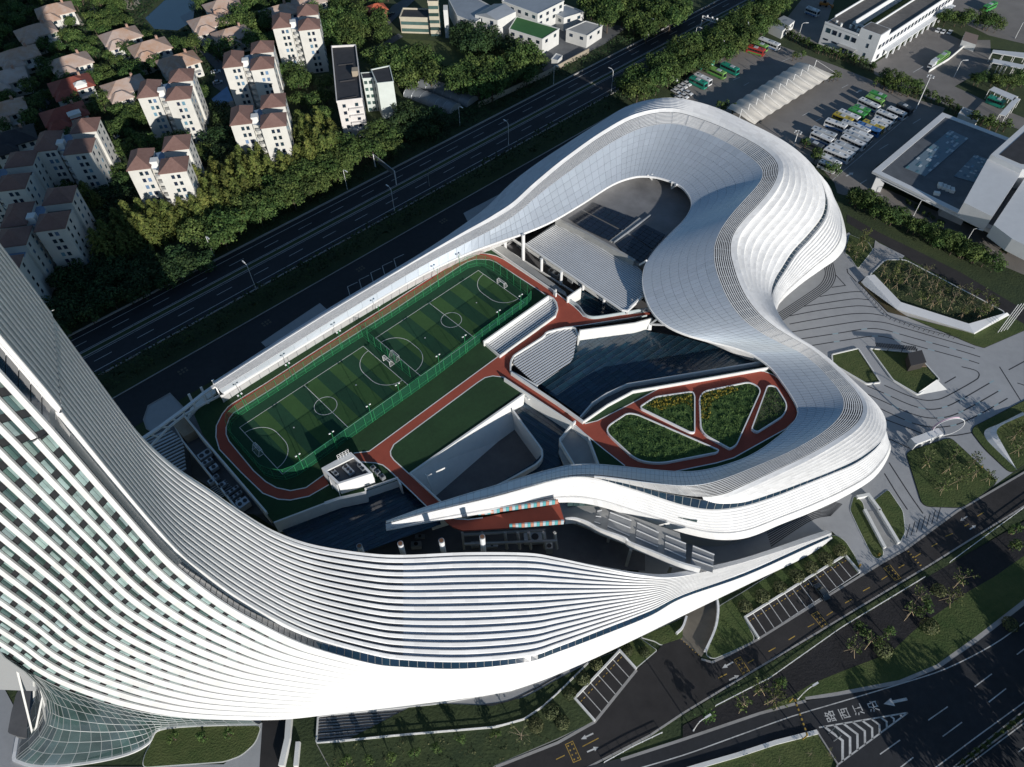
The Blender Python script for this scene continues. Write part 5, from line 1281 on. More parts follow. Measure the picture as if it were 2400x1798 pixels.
block('dormitory_annex', 'pale mint end block with a black roof joined beside the dormitory', 'dormitory', [at(884, 197, h2), at(922, 193, h2), at(913, 156, h2), at(870, 165, h2)], h2, MINT, DROOF, .5, 0, ())
block('dormitory_annex', 'narrow mint stair wing with teal windows between dormitory and end block', 'dormitory', [at(850, 185, h2 - 1), at(884, 183, h2 - 1), at(878, 170, h2 - 1), at(846, 172, h2 - 1)], h2 - 1, MINT, DROOF, .3, 5, (0,), 1.6, GLASSG)
# greenhouses
for i, (a, b) in enumerate((((440, 600), (740, 715)), ((530, 540), (850, 670)))):
    A, B = S1('2', *a), S1('2', *b); d = (B - A).normalized(); n = Vector((-d.y, d.x, 0)); g_ = empty('greenhouse', A, 0, ('nearer', 'further')[i] + ' of two barrel roofed grey greenhouses behind the highway trees', 'greenhouse')
    rows = []
    for k in range(13):
        c = A + (B - A) * k / 12; rows.append([c + n * 4 * math.cos(t_) + Vector((0, 0, 3.0 * math.sin(t_))) for t_ in [j * math.pi / 10 for j in range(11)]])
    child(MB().grid(rows), 'tunnel_cover', mat('greenhouse_film', (.20, .22, .24), .5, 0, .3, .3), g_, True)
    for k in (0, 12): child(MB().polyface(rows[k]), 'end_wall', CONC, g_)
    for k in range(0, 13, 2): child(MB().tube([p * 1.0 + Vector((0, 0, .05)) for p in rows[k]], .08, 4), 'hoop', STEEL, g_)
# villas
VROOF = mat('villa_roof_tiles', (0.50, 0.42, 0.38), 0.85, 0, 0.3, 0.35, col2=(0.42, 0.25, 0.16), bump=0.25, bscale=3); VRED = mat('red_villa_roof', (0.26, 0.07, 0.05), 0.85, 0, 0.25, 0.6, bump=0.25, bscale=3)
VILLAS = [(350, 55, 0, 'pale pink roofed villa at the top left by the pale bank'), (225, 190, 0, 'pale roofed villa half in shade, below the top left one'), (110, 345, 0, 'shaded villa near the left edge, above the largest dark trees'), (25, 490, 0, 'shaded villa cut by the left edge, upper'), (450, 390, 0, 'sunlit pale roofed villa above the red roofed one'),
          (775, 220, 0, 'pale roofed villa left of the pond'), (965, 295, 0, 'pale roofed villa in the middle, right of the pond-side one'), (1150, 385, 0, 'half hidden pale roofed villa above the central apartment block'), (1345, 130, 0, 'pale roofed villa right beside the pond'), (1500, 210, 0, 'greyish roofed villa right of the pond-side villa'),
          (455, 535, 1, 'villa with a brick red roof and white dormer'), (800, 545, 0, 'villa sunk among trees left of the central apartment block'), (1800, 65, 0, 'grey roofed villa behind the furthest apartment block'), (410, 725, 1, 'shaded dark red roofed villa behind the half lit apartment block'), (15, 695, 0, 'small pale villa at the left edge, lower'), (70, 880, 2, 'villa with a black roof in the tower shadow'), (1440, 25, 0, 'villa hidden by trees at the top edge'), (1990, -10, 0, 'villa cut by the top edge right of the furthest apartment block')]
for x, y, k, lb in VILLAS:
    c = S1('1', x, y, 8.0); rz = R(32) + random.uniform(-.06, .06)
    t = empty('villa', (c.x, c.y, 0), rz, lb, 'villa', 'villas among the trees'); t.scale = (1.32, 1.32, 1.08); rm = (VROOF, VRED, DROOF)[k]
    b = MB(); b.prism([(-6.2, -4.2), (6.2, -4.2), (6.2, 4.6), (-6.2, 4.6)], 0, 6.6); b.prism([(-6.0, -7.2), (.2, -7.2), (.2, -4.1), (-6.0, -4.1)], 0, 6.0); b.build('wall', RWALL, t)
    hip(MB(), -6.2, -4.2, 6.2, 4.6, 6.6, 2.9, .7).build('roof', rm, t); hip(MB(), -6.0, -7.2, .2, -3.0, 6.0, 2.2, .6).build('roof', rm, t)
    MB().box((3.6, 1.8, 9.0), (.8, .8, 1.6)).build('chimney', mat('chimney_brick', (.35, .22, .17), .9), t)
    if k == 1: hip(MB().box((2.6, -3.6, 7.4), (3.4, 2.2, 1.6)), .9, -4.8, 4.3, -2.6, 8.2, 1.0, .3).build('dormer', WHITE2, t)
    for xx in (-4.2, -1.6, 2.2, 4.6):
        for zz in (1.8, 4.9): win(t, pane_f, (xx, -7.24 if xx < 0 else -4.24, zz))
    for yy in (-2.0, 2.2):
        for zz in (1.8, 4.9): win(t, pane_s, (6.24, yy, zz))
    MB().box((3.0, -5.2, 3.2), (4.6, 2.0, .25)).build('balcony', RWALL, t)
# pond, pale banks, estate lanes
pond = area('pond', S('1', '940,120 1050,20 1130,-60 1290,-60 1260,60 1250,140 1150,200 1000,190'), mat('pond_water', (0.010, 0.030, 0.055), 0.08, 0, 0.2, 0.2, spec=.8)); area('bank', S('1', '760,0 900,-40 915,20 860,70 780,50'), mat('pale_rock', (.40, .37, .30), .9, 0, .4, .3, bump=.6, bscale=1)); area('bank', S('1', '580,70 610,40 640,100 600,115'), mat('pale_rock', (.4, .37, .3))); area('bank', S('1', '470,110 500,90 545,160 520,180'), mat('pale_rock', (.4, .37, .3)))
LANE = mat('lane_concrete', (.12, .125, .13), .9, 0, .25, .3)
area('lane', S('1', '1290,330 1340,340 1480,430 1520,560 1440,600 1380,560 1400,460'), LANE); area('lane', S('1', '250,590 290,580 330,660 270,760 240,700'), LANE); area('lane', S('2', '330,40 400,0 480,-40 520,-40 300,170 240,150'), LANE); area('lane', S('2', '130,360 370,220 400,240 160,390'), LANE); area('lane', S('1', '1240,1100 1480,760 1540,780 1320,1150'), SOIL)
bs = block('sheet_shed', 'low shed with a bright blue sheet roof between apartment blocks', 'shed', S('1', '1370,640 1470,560 1510,650 1400,690', 3.5), 3.5, RWALL, mat('bright_blue_roof', (.10, .22, .42), .6, 0, .2, .4), 0)
# red roofed house and office at the top centre
c = S1('2', 225, 40, 6); t = empty('brick_house', (c.x, c.y, 0), R(25), 'little house with orange red gabled roof at the top centre', 'house'); b = MB(); b.prism([(-4.5, -3.5), (4.5, -3.5), (4.5, 3.5), (-4.5, 3.5)], 0, 5); b.build('wall', mat('red_brick', (.25, .09, .06), .9), t); hip(MB(), -4.5, -3.5, 4.5, 3.5, 5, 2.4, .6).build('roof', mat('orange_tiles', (.42, .10, .05), .8, 0, .2, .8), t)
BEI = mat('beige_render', (.52, .47, .37), .85, 0, .12, .4)
def office(pts, h, label, bands):
    t = block('office_building', label, 'office', pts, h, BEI, DROOF, .8)
    L = [Vector((p.x - t.location.x, p.y - t.location.y, 0)) for p in pts]
    for k in range(bands):
        z = h - 2.2 - 3.4 * k
        for a, b_ in ((L[0], L[1]), (L[1], L[2])): MB().bar(lerp(a, b_, .03) + Vector((0, -.05, z)), lerp(a, b_, .97) + Vector((0, -.05, z)), .5, 1.5).build('ribbon_window', GLASSG, t)
    return t
ho = hgt(800 + 385 / 2.7612, 215 / 2.7612, 120 / 2.7612)
office([at(937, 43, ho), at(1005, 45, ho), at(1008, 24, ho), at(945, 22, ho)], ho, 'low beige office with dark ribbon windows at the top centre', 2)
hs = hgt(800 + 640 / 2.7612, 250 / 2.7612, 10 / 2.7612)
office([at(1003, 10, hs * .86), at(1027, 10, hs * .86), at(1027, -10, hs * .86), at(1003, -10, hs * .86)], hs * .9, 'beige stair tower with stacked dark windows beside the low office', 6)
hq = hgt(800 + 690 / 2.7612, 240 / 2.7612, 60 / 2.7612); block('white_pier', 'blank white pier standing right of the beige stair tower', 'pier', [at(1039, 24, hq), at(1049, 24, hq), at(1049, 12, hq), at(1039, 12, hq)], hq, WHITE2, WHITE2, 0)
GRYR = mat('grey_metal_roof', (.30, .33, .37), .5, .2, .12, .4); FW = mat('factory_white', (.62, .62, .60), .8, 0, .1, .4); GRN = mat('green_roof_sheet', (.035, .13, .035), .8, 0, .2, .4)
def fac(label, view, txt, h, roofm, floors=1, edges=(0,), gable=0.0):
    p = S(view, txt, h); t = block('factory_building', label, 'factory', p, h, FW, roofm, .0 if gable else .4, floors, edges, 4.5, WINB, (1.8, 1.5), group=None)
    if gable:
        L = [Vector((q.x - t.location.x, q.y - t.location.y, h)) for q in p]; m0 = lerp(L[0], L[1], .5) + Vector((0, 0, gable)); m1 = lerp(L[3], L[2], .5) + Vector((0, 0, gable))
        MB().add([L[0], L[1], L[2], L[3], m0, m1], [(0, 4, 5, 3), (4, 1, 2, 5), (0, 1, 4), (2, 3, 5)]).build('gable_roof', roofm, t)
    return t
fac('long white factory shed with a pale grey roof, left of the gabled one', '2', '750,105 865,150 1000,60 850,-20 690,-10', 9, GRYR, 2, (0,)); fac('white gabled factory shed next to the green roofed one', '2', '865,95 1010,132 1130,75 990,25', 10.5, GRYR, 1, (0,), 2.0)
fac('white factory block with a bright green flat roof', '2', '1085,190 1300,258 1410,190 1135,110', 7.5, GRN, 1, (0, 1)); fac('tall white factory block with dark roof strip at the top edge', '2', '1040,10 1270,95 1440,10 1300,-60 1150,-80', 11, GRYR, 2, (0, 1))
fac('low factory wing with a bright skylit roof right of the tall block', '2', '1340,75 1440,120 1570,80 1450,35', 6.5, GRYR, 1, (0, 1)); fac('small white workshop with tanks beside the highway', '2', '1455,195 1590,235 1690,170 1580,140', 6, CONC, 1, (0, 1)); fac('tiny lean-to shed near the roadside wall', '2', '1360,385 1400,395 1430,365 1390,350', 3, GRYR, 0, ())
w_ = MB().wall(S('2', '890,695 1330,490 1600,345'), .4, 2.4, z=0).build('boundary_wall', mat('tan_wall', (.36, .31, .24), .9, 0, .2, .4)); tag(w_, 'long tan boundary wall between the factory trees and the highway', 'wall')
for i, (a, b) in enumerate((((890, 690), (1320, 490)),)): pass
area('factory_yard', S('2', '1190,330 1420,180 1700,150 1850,180 1700,290 1600,340 1330,490 1260,400'), LANE); area('garden_plot', S('2', '150,380 400,250 720,280 1100,330 900,460 700,440 480,350'), LAWN)
# ---- bus depot office
fl, fr_ = Vector((152.2, 349.9, 0)), Vector((170.9, 329.4, 0)); e1 = (fr_ - fl).normalized(); e2 = Vector((-e1.y, e1.x, 0)); Wd = (fr_ - fl).length
dp = empty('depot_office', fl, 0, 'long white depot office with a lawn courtyard sunk in its roof', 'office'); 
def dq(a, b, z=0): return e1 * a + e2 * b + Vector((0, 0, z))
OFW = mat('office_white', (.70, .71, .72), .75, 0, .06, .3); RFG = mat('gravel_roof', (.15, .14, .13), .9, 0, .3, .5)
def dbox(nm, a0, a1, b0, b1, z0, z1, m): 
    b = MB(); b.prism([dq(a0, b0), dq(a1, b0), dq(a1, b1), dq(a0, b1)], z0, z1); return b.build(nm, m, dp)
dbox('front_wing', 0, Wd, 0, 9, 0, 9.8, OFW); dbox('left_wing', 0, 9.5, 9, 78, 0, 9.8, OFW); dbox('right_wing', 17.5, Wd, 9, 78, 0, 9.8, OFW); dbox('stair_tower', 17.6, Wd - .05, .02, 9, 9.8, 13.4, OFW)
dbox('courtyard_lawn', 9.5, 17.5, 9, 78, 0, 5.2, LAWN); dbox('roof_left', .4, 9.1, .4, 77, 9.82, 9.86, RFG); dbox('roof_right', 17.9, Wd - .4, 9, 77, 9.82, 9.86, RFG); dbox('roof_front', 9.1, 17.6, .4, 8.6, 9.82, 9.86, RFG); dbox('roof_tower', 18, Wd - .5, .5, 8.6, 13.42, 13.46, RFG)
for nm, pts in (('parapet', [(0, 9), (0, 78)]), ('parapet', [(9.4, 9), (9.4, 78)]), ('parapet', [(17.6, 9), (17.6, 78)]), ('parapet', [(Wd, 9), (Wd, 78)]), ('parapet', [(0, 0), (17.6, 0)]), ('parapet', [(9.4, 8.9), (17.6, 8.9)])): MB().wall([dq(*p) for p in pts], .4, .9, z=9.8).build(nm, OFW, dp)
rz1 = math.atan2(e1.y, e1.x); rz2 = rz1 + math.pi / 2
wA = MB().box((0, 0, 0), (2.2, .2, 2.0)).mesh('window', WINB); wN = MB().box((0, 0, 0), (.9, .2, 1.9)).mesh('window', WINB); wS = MB().box((0, 0, 0), (2.4, .2, .7)).mesh('window', WINB)
for a, z, me in ((3, 7.4, wA), (6.3, 7.4, wA), (9.2, 7.4, wN), (13, 7.4, wA), (16.3, 7.4, wA), (3, 3.2, wS), (7.5, 3.2, wS), (23.5, 11.2, wN), (23.5, 7.2, wN), (23.5, 2.8, wN)): meshobj('window', me, dp, dq(a, -.03, z), rz1)
for a in (12.4, 14.6, 17.0): MB().box((0, 0, 0), (1.7, .2, 3.0)).build('entrance_door', WINB, dp, loc=dq(a, -.03, 1.6), rz=rz1)
MB().box((0, 0, 0), (9, 2.2, .3)).build('entrance_canopy', CONC, dp, loc=dq(14.6, -1.1, 3.6), rz=rz1)
for k in range(22): meshobj('window', wA, dp, dq(Wd + .03, 3 + 3.4 * k, 7.2), rz2)
dbox('side_canopy', Wd, Wd + 2.6, 9, 76, 3.6, 3.9, OFW)
for k in range(12): dbox('canopy_pier', Wd + 1.8, Wd + 2.4, 10 + 5.7 * k, 10.9 + 5.7 * k, 0, 3.6, OFW)
for k in range(12): meshobj('window', wA, dp, dq(Wd + .03, 5 + 5.7 * k, 2.0), rz2)
for k, (a, b) in enumerate(((4, 3.5), (7, 2.5), (11, 4), (13, 5.5), (15.5, 3))): MB().tube([dq(a, b, 9.9), dq(a, b, 11.3)], .6, 8).build('roof_vent', WHITE2, dp)
block('gate_shed', 'grey roofed shed among the trees left of the depot office', 'shed', S('D0', '0,620 380,800 700,535 410,405', 4), 4, WHITE2, mat('shed_roof', (.30, .32, .34), .7), 0, 1, (1,), 3.5)
# ---- station hall at the right
SH = mat('hall_white_panel', (.66, .67, .68), .5, .1, .06, .4)
st = empty('station_hall', S1('3', 1700, 1100), 0, 'flat roofed station hall with white eaves and skylight strips on the right', 'station')
rp = S('3', '1255,1112 1690,745 2120,910 2420,1010 2420,1700 2130,1540', 7.0)
b = MB(); b.prism(rp, 5.4, 7.0, bottom=True); child(b, 'roof_slab', mat('hall_roof', (.115, .125, .14), .75, 0, .3, .25), st)
child(MB().wall([rp[5], rp[0], rp[1], rp[2]], 2.4, .9, z=6.3), 'roof_eave', SH, st)
fa = MB(); 
for p, q in ((S1('3', 1255, 1115, 7), S1('3', 2130, 1542, 7)),):
    fa.add([p, q, q + Vector((.8, -2.0, -1.6)), p + Vector((.8, -2.0, -1.6))], [(0, 1, 2, 3)])
child(fa, 'eave_fascia', SH, st)
pi = S('3', '1228,1205 1290,1218 1300,1165 1252,1140', 2); b = MB(); b.prism(pi, 0, 5.6); child(b, 'corner_pier', SH, st)
wl = S('3', '1330,1220 1900,1480 2110,1570 2400,1730', 0); child(MB().wall([p + Vector((0, 3, 0)) for p in wl], .4, 5.4, z=0), 'glazed_wall', GLASSG, st)
b = MB(); b.prism([p for p in S('3', '1650,1370 1800,1440 1800,1460 1655,1395', 0)] , 0, 3.2); child(b, 'kiosk', SH, st)
skl = mat('skylight_pane', (.10, .20, .27), .3, 0, .3, .4, objvar=.4); skw = mat('skylight_blind', (.42, .48, .52), .6)
for txt in ('1440,1085 1730,840 1850,895 1570,1140', '1755,1140 1890,1000 2010,1040 1930,1190'):
    q = S('3', txt, 7.3); b = MB(); b.prism(q, 7.05, 7.25); child(b, 'skylight_frame', mat('skylight_base', (.14, .20, .25), .5), st)
    for i in range(18):
        for j in range(8):
            qd = [lerp(lerp(q[0], q[1], (i + a) / 18), lerp(q[3], q[2], (i + a) / 18), (j + c_) / 8) for a, c_ in ((.06, .08), (.94, .08), (.94, .92), (.06, .92))]
            if (i * 7 + j * 3 + (i * j) % 5) % 4 == 0 or txt[0] == '1' and (i + j) % 9 == 0: b = MB(); b.prism(qd, 7.26, 7.34); child(b, 'skylight_pane', skw if (i * j + i) % 3 else skl, st)
b = MB(); b.prism(S('3', '1820,1310 1988,1005 2200,1105 2005,1402', 13), 7, 13); child(b, 'upper_slab', SH, st)
b = MB(); b.prism(S('3', '2012,1455 2235,1120 2420,1200 2420,1690 2132,1545', 12), 7, 12); child(b, 'upper_slab', SH, st)
b = MB(); b.prism(S('3', '1995,1000 2230,790 2500,890 2500,1150 2200,1095', 15), 7, 15); child(b, 'upper_hall', SH, st)
b = MB(); b.prism(S('3', '2050,1000 2240,830 2500,930 2500,1100 2190,1060', 15.1), 15.02, 15.1); child(b, 'upper_roof', DROOF, st)
for k in range(4): child(MB().box(S1('3', 1668 + 25 * k, 1200 + 10 * k, 7.6), (1.6, 2.4, 1.2), -.3), 'roof_cooler', WHITE2, st)
child(MB().box(S1('3', 1645, 1252, 7.5), (2, 1.4, 1.1), -.3), 'roof_cooler', WHITE2, st)
# ---- tensile canopy in the depot
tc = empty('tensile_canopy', S1('3', 640, 560), 0, 'long white wavy tensile canopy on slanting masts over the depot lane', 'canopy')
A0, A1 = S1('3', 290, 690, 6), S1('3', 760, 392, 6); B0, B1 = S1('3', 370, 755, 6.6), S1('3', 850, 440, 6.6); C0, C1 = S1('3', 470, 790, 5), S1('3', 985, 470, 5)
rows = []; NSEG = 60
for i in range(NSEG + 1):
    t_ = i / NSEG; rp_ = math.sin(t_ * math.pi * 10) ** 2; row = []
    for p, q, am, dz in ((A0, A1, .7, -.4), (lerp(A0, B0, .5), lerp(A1, B1, .5), .5, .5), (B0, B1, .2, .9), (lerp(B0, C0, .5), lerp(B1, C1, .5), .45, -.1), (C0, C1, .6, -.8)):
        x = lerp(p, q, t_); row.append(x + Vector((0, 0, dz + am * (rp_ - .5))))
    rows.append(row)
FAB = mat('canopy_fabric', (.55, .52, .47), .8, 0, .08, .3)
child(MB().grid(rows), 'fabric_roof', FAB, tc, True)
for k in range(11):
    t_ = (k + .0) / 10; b0 = lerp(B0, B1, t_); child(MB().tube([Vector((b0.x, b0.y, 0)), b0 + Vector((0, 0, 3.6))], .16, 6), 'mast', WHITE, tc)
    child(MB().tube([b0 + Vector((0, 0, 3.5)), lerp(C0, C1, t_)], .05, 4), 'stay_cable', WHITE, tc)
# ---- small depot structures on the right edge
def frame_shed(label, view, txt, h, n):
    q = S(view, txt, h); t = empty('open_shed', Vector((q[0].x, q[0].y, 0)), 0, label, 'shed'); b = MB(); b.prism(q, h - .3, h); child(b, 'roof', SH, t)
    for i in range(n + 1):
        for e in (0, 1): p = lerp(lerp(q[0], q[1], i / n), lerp(q[3], q[2], i / n), e); child(MB().tube([Vector((p.x, p.y, 0)), p], .15, 5), 'column', WHITE2, t)
    return t
frame_shed('white wash bay roof with open beams at the right edge', '3', '2000,400 2209,440 2209,420 2010,380', 4.5, 4); frame_shed('upper white slatted bay roof at the right edge', '3', '2005,340 2300,390 2300,350 2010,322', 4.5, 4); frame_shed('third white bay roof against the right edge', '3', '2005,405 2300,465 2300,435 2010,385', 5.2, 4)
frame_shed('grey roofed bus shelter with a green bus under it', '3', '1985,580 2140,650 2170,625 2015,560', 4.2, 4); frame_shed('angled grey shelter roof beside the green bus', '3', '2050,740 2150,630 2185,640 2090,750', 4.2, 3)
block('depot_hut', 'small flat hut with white walls at the far end of the hedge', 'hut', S('3', '1810,260 1900,290 1915,230 1830,205', 3.4), 3.4, WHITE2, mat('hut_roof', (.25, .19, .16), .8), 0); block('depot_hut', 'weathered white hut at the corner beside the station hall', 'hut', S('3', '1785,740 1900,790 1930,750 1815,700', 3.4), 3.4, WHITE2, CONC, .4)
dw = MB().wall(S('3', '1590,470 1720,390 1850,280'), .3, 1.3, z=0).build('slatted_barrier', WHITE2); tag(dw, 'low white slatted barrier behind the green bus and the truck', 'barrier')
# plaza pavilion, bench wall, ring sculpture
pv = empty('plaza_kiosk', S1('6', 1520, 690), 0, 'small dark timber kiosk on the plaza lawn', 'kiosk'); b = MB(); b.prism(S('6', '1465,628 1545,612 1570,685 1480,705', 3.4), 0, 3.4); child(b, 'cabin', mat('dark_timber', (.035, .03, .028), .7, 0, .3, 2), pv); b = MB(); b.prism(S('6', '1458,628 1548,608 1578,688 1478,712', 3.6), 3.42, 3.6, bottom=True); child(b, 'cabin_roof', mat('kiosk_roof', (.06, .055, .055), .6), pv); child(MB().box(S1('6', 1525, 705, .8), (4.5, 1.6, .2)), 'timber_step', mat('step_timber', (.22, .16, .11), .8), pv)
pg = empty('dark_pergola', S1('6', 1400, 590), 0, 'dark slatted pergola roof behind the plaza lawns', 'pergola'); A, B = S1('6', 1255, 575, 2.6), S1('6', 1520, 600, 2.6)
for k in range(24): child(MB().bar(lerp(A, B, k / 24) + Vector((0, -.9, 0)), lerp(A, B, k / 24) + Vector((0, .9, 0)), .25, .2), 'slat', DARK, pg)
for k in range(4): p = lerp(A, B, k / 3); child(MB().tube([Vector((p.x, p.y, 0)), p], .1, 5), 'post', DARK, pg)
bw = empty('arched_wall', S1('V6', 930, 960), 0, 'freestanding white wall with three arched openings on the plaza', 'wall'); A, B = S1('V6', 755, 1080), S1('V6', 1110, 945)
d = (B - A); Ln = d.length; d.normalize(); n_ = Vector((-d.y, d.x, 0)); prof = [(0, 0), (0, 3.0), (Ln, 3.0), (Ln, 0)]
pts = [(0, 0)]; 
for k in range(3):
    c_ = Ln * (k + .5) / 3; r_ = Ln / 6 * .82; pts += [(c_ + r_ * math.cos(t_), max(0.0, 2.2 * math.sin(t_))) for t_ in [math.pi - j * math.pi / 10 for j in range(11)]]
pts += [(Ln, 0), (Ln, 3.0), (0, 3.0)]
fr3 = [A + d * x + Vector((0, 0, z)) for x, z in pts]; N_ = len(fr3); tri = tessellate_polygon([[Vector((x, z, 0)) for x, z in pts]])
b = MB(); b.add(fr3 + [p + n_ * 2.2 for p in fr3], [tuple(t_) for t_ in tri] + [tuple(N_ + i for i in reversed(t_)) for t_ in tri] + [(i, (i + 1) % N_, N_ + (i + 1) % N_, N_ + i) for i in range(N_)]); child(b, 'arch_block', WHITE, bw)
rs = empty('ring_sculpture', S1('V6', 1150, 890), 0, 'slender pink and white ring sculpture standing on the plaza', 'sculpture'); c = S1('V6', 1150, 890) + Vector((0, 0, 4.2)); ax = (S1('V6', 1260, 850) - S1('V6', 1000, 870)).normalized()
ring_pts = [c + ax * 4.2 * math.cos(t_) + Vector((0, 0, 4.1 * math.sin(t_))) for t_ in [i * math.pi / 20 for i in range(41)]]
child(MB().tube(ring_pts, .10, 6), 'hoop', WHITE, rs)
child(MB().tube([p + Vector((0, .35, 0)) for p in ring_pts[8:30]], .22, 6), 'sash', mat('pale_pink', (.70, .50, .60), .5), rs)
# ================================================================ vegetation
LEAF = {}
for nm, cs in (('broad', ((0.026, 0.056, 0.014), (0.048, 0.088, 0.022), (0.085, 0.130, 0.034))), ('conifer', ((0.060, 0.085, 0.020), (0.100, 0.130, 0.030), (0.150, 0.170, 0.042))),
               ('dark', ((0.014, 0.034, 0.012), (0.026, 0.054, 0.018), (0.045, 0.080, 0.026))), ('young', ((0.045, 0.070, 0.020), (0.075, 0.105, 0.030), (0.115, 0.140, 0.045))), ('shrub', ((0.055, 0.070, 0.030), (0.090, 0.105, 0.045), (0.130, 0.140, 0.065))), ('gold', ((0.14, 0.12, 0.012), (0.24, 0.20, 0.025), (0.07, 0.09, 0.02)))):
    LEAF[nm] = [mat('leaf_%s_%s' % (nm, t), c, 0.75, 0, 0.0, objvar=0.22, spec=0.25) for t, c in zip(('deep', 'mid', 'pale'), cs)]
BARK = mat('bark', (0.10, 0.075, 0.055), 0.9, 0, 0.3, 2.0); BARKP = mat('pale_stem', (0.30, 0.24, 0.17), 0.85)
def rnd_unit():
    while True:
        v = Vector((random.uniform(-1, 1), random.uniform(-1, 1), random.uniform(-1, 1)))
        if 0.05 < v.length < 1: return v.normalized()
def leaf(mb, c, n, s, tone, asp=.75):
    a = n.orthogonal().normalized(); b = n.cross(a); t = random.uniform(0, 6.28); a, b = a * math.cos(t) + b * math.sin(t), b * math.cos(t) - a * math.sin(t)
    mb.cm = tone; a = a * s * .5; b = b * s * .5 * asp
    mb.add([c - a - b * .5, c + a * .2 - b, c + a + b * .4, c - a * .3 + b], [(0, 1, 2, 3)])
def tone(): return random.choices((0, 1, 2), (.3, .45, .25))[0]
def crown_blobs(blobs, per, s0, s1, up=.35):
    mb = MB()
    for (c, r_) in blobs:
        base = random.choices((0, 1, 2), (.28, .44, .28))[0]
        for _ in range(int(per * r_ * r_)):
            d = rnd_unit(); d.z = abs(d.z) if random.random() < .75 else d.z
            p = c + d * r_ * random.uniform(.72, 1.05); p.z -= abs(0)
            n = (d + rnd_unit() * .75 + Vector((0, 0, up))).normalized()
            leaf(mb, p, n, random.uniform(s0, s1), base if random.random() < .62 else tone())
    return mb
def trunk_mesh(h, r0, limbs, m=BARK, n=6):
    mb = MB(); mb.tube([(0, 0, -.2), (random.uniform(-.1, .1), random.uniform(-.1, .1), h * .5), (random.uniform(-.2, .2), random.uniform(-.2, .2), h)], r0, n, r0 * .4)
    for (a, z0, L_, rise) in limbs: mb.tube([(0, 0, z0), (math.cos(a) * L_ * .55, math.sin(a) * L_ * .55, z0 + rise * .45), (math.cos(a) * L_, math.sin(a) * L_, z0 + rise)], r0 * .38, 4, r0 * .12)
    return mb.mesh('trunk', m)
def broad_proto(h, rad, kind, per=17, s=(.5, .95)):
    blobs = [(Vector((0, 0, h * .74)), rad * .62)]
    for k in range(13):
        a = random.uniform(0, 6.28); q = random.uniform(.35, .8) * rad; z = h * random.uniform(.42, .88)
        blobs.append((Vector((math.cos(a) * q, math.sin(a) * q, z)), rad * random.uniform(.28, .46)))
    return trunk_mesh(h * .7, .28, [(random.uniform(0, 6.28), h * .3, rad * .6, h * .3) for _ in range(5)]), crown_blobs(blobs, per, *s).mesh('crown', LEAF[kind])
def conifer_proto(h, rad, kind='conifer'):
    mb = MB(); nb = 17
    for t in range(nb):
        z = h * (.10 + .88 * t / nb); rr = rad * (1 - (t / nb) ** 1.9) * random.uniform(.8, 1.1) + .25; k = max(4, int(10 * rr / rad + 3))
        for j in range(k):
            a = j * 6.283 / k + t * 1.3 + random.uniform(-.3, .3); L_ = rr * random.uniform(.7, 1.15); base = tone()
            for _ in range(13):
                q = random.uniform(.3, 1.0) * L_; p = Vector((math.cos(a) * q + random.uniform(-.3, .3), math.sin(a) * q + random.uniform(-.3, .3), z - q * .10 + random.uniform(-.35, .45)))
                n = (Vector((math.cos(a) * .7, math.sin(a) * .7, .9)) + rnd_unit() * .6).normalized(); leaf(mb, p, n, random.uniform(.5, .95), base if random.random() < .6 else tone(), .55)
    return trunk_mesh(h * .96, .26, []), mb.mesh('crown', LEAF[kind])
def sparse_proto(h, rad, kind='young', n=170, palm=False):
    br = MB(); br.tube([(0, 0, -.1), (.05, 0, h * .55), (0, .05, h * .9)], .09, 5, .04); mb = MB(); tips = []
    for k in range(11):
        a = random.uniform(0, 6.28); z0 = h * random.uniform(.45, .7); L_ = rad * random.uniform(.6, 1.05); e = Vector((math.cos(a) * L_, math.sin(a) * L_, z0 + h * random.uniform(.12, .38))); br.tube([(0, 0, z0), e * .55 + Vector((0, 0, z0 * .45)), e], .035, 3, .012); tips.append((Vector((0, 0, z0)), e))
    for _ in range(n):
        a, e = random.choice(tips); p = lerp(a, e, random.uniform(.45, 1.1)) + rnd_unit() * .45; leaf(mb, p, (rnd_unit() + Vector((0, 0, .5))).normalized(), random.uniform(.28, .55), tone())
    return br.mesh('trunk', BARKP), mb.mesh('crown', LEAF[kind])
def dome_proto(rad, kind='shrub'):
    mb = MB()
    for _ in range(420):
        d = rnd_unit(); d.z = abs(d.z); p = Vector((d.x * rad, d.y * rad, d.z * rad * .85 + .5)) * random.uniform(.88, 1.04); leaf(mb, p, (d + rnd_unit() * .6).normalized(), random.uniform(.25, .5), tone())
    return trunk_mesh(.9, .12, [(k * 1.3, .3, rad * .5, .6) for k in range(4)]), mb.mesh('crown', LEAF[kind])
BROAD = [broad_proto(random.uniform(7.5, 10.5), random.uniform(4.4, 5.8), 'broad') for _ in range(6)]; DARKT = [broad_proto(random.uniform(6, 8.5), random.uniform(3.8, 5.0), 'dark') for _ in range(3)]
CONI = [conifer_proto(random.uniform(12, 15), random.uniform(4.2, 5.2)) for _ in range(5)]; SMALL = [broad_proto(random.uniform(4.0, 5.2), random.uniform(1.5, 2.0), 'broad', 34, (.35, .6)) for _ in range(3)]
YOUNG = [sparse_proto(random.uniform(4.5, 6.0), random.uniform(1.7, 2.4)) for _ in range(4)]; BARE = [sparse_proto(5.5, 2.3, 'shrub', 60) for _ in range(2)]; DOME = [dome_proto(1.75), dome_proto(1.9)]
STAKE = MB()
for k in range(3): STAKE.tube([(math.cos(k * 2.1) * 1.5, math.sin(k * 2.1) * 1.5, 0), (.1 * math.cos(k * 2.1), .1 * math.sin(k * 2.1), 2.3)], .05, 4)
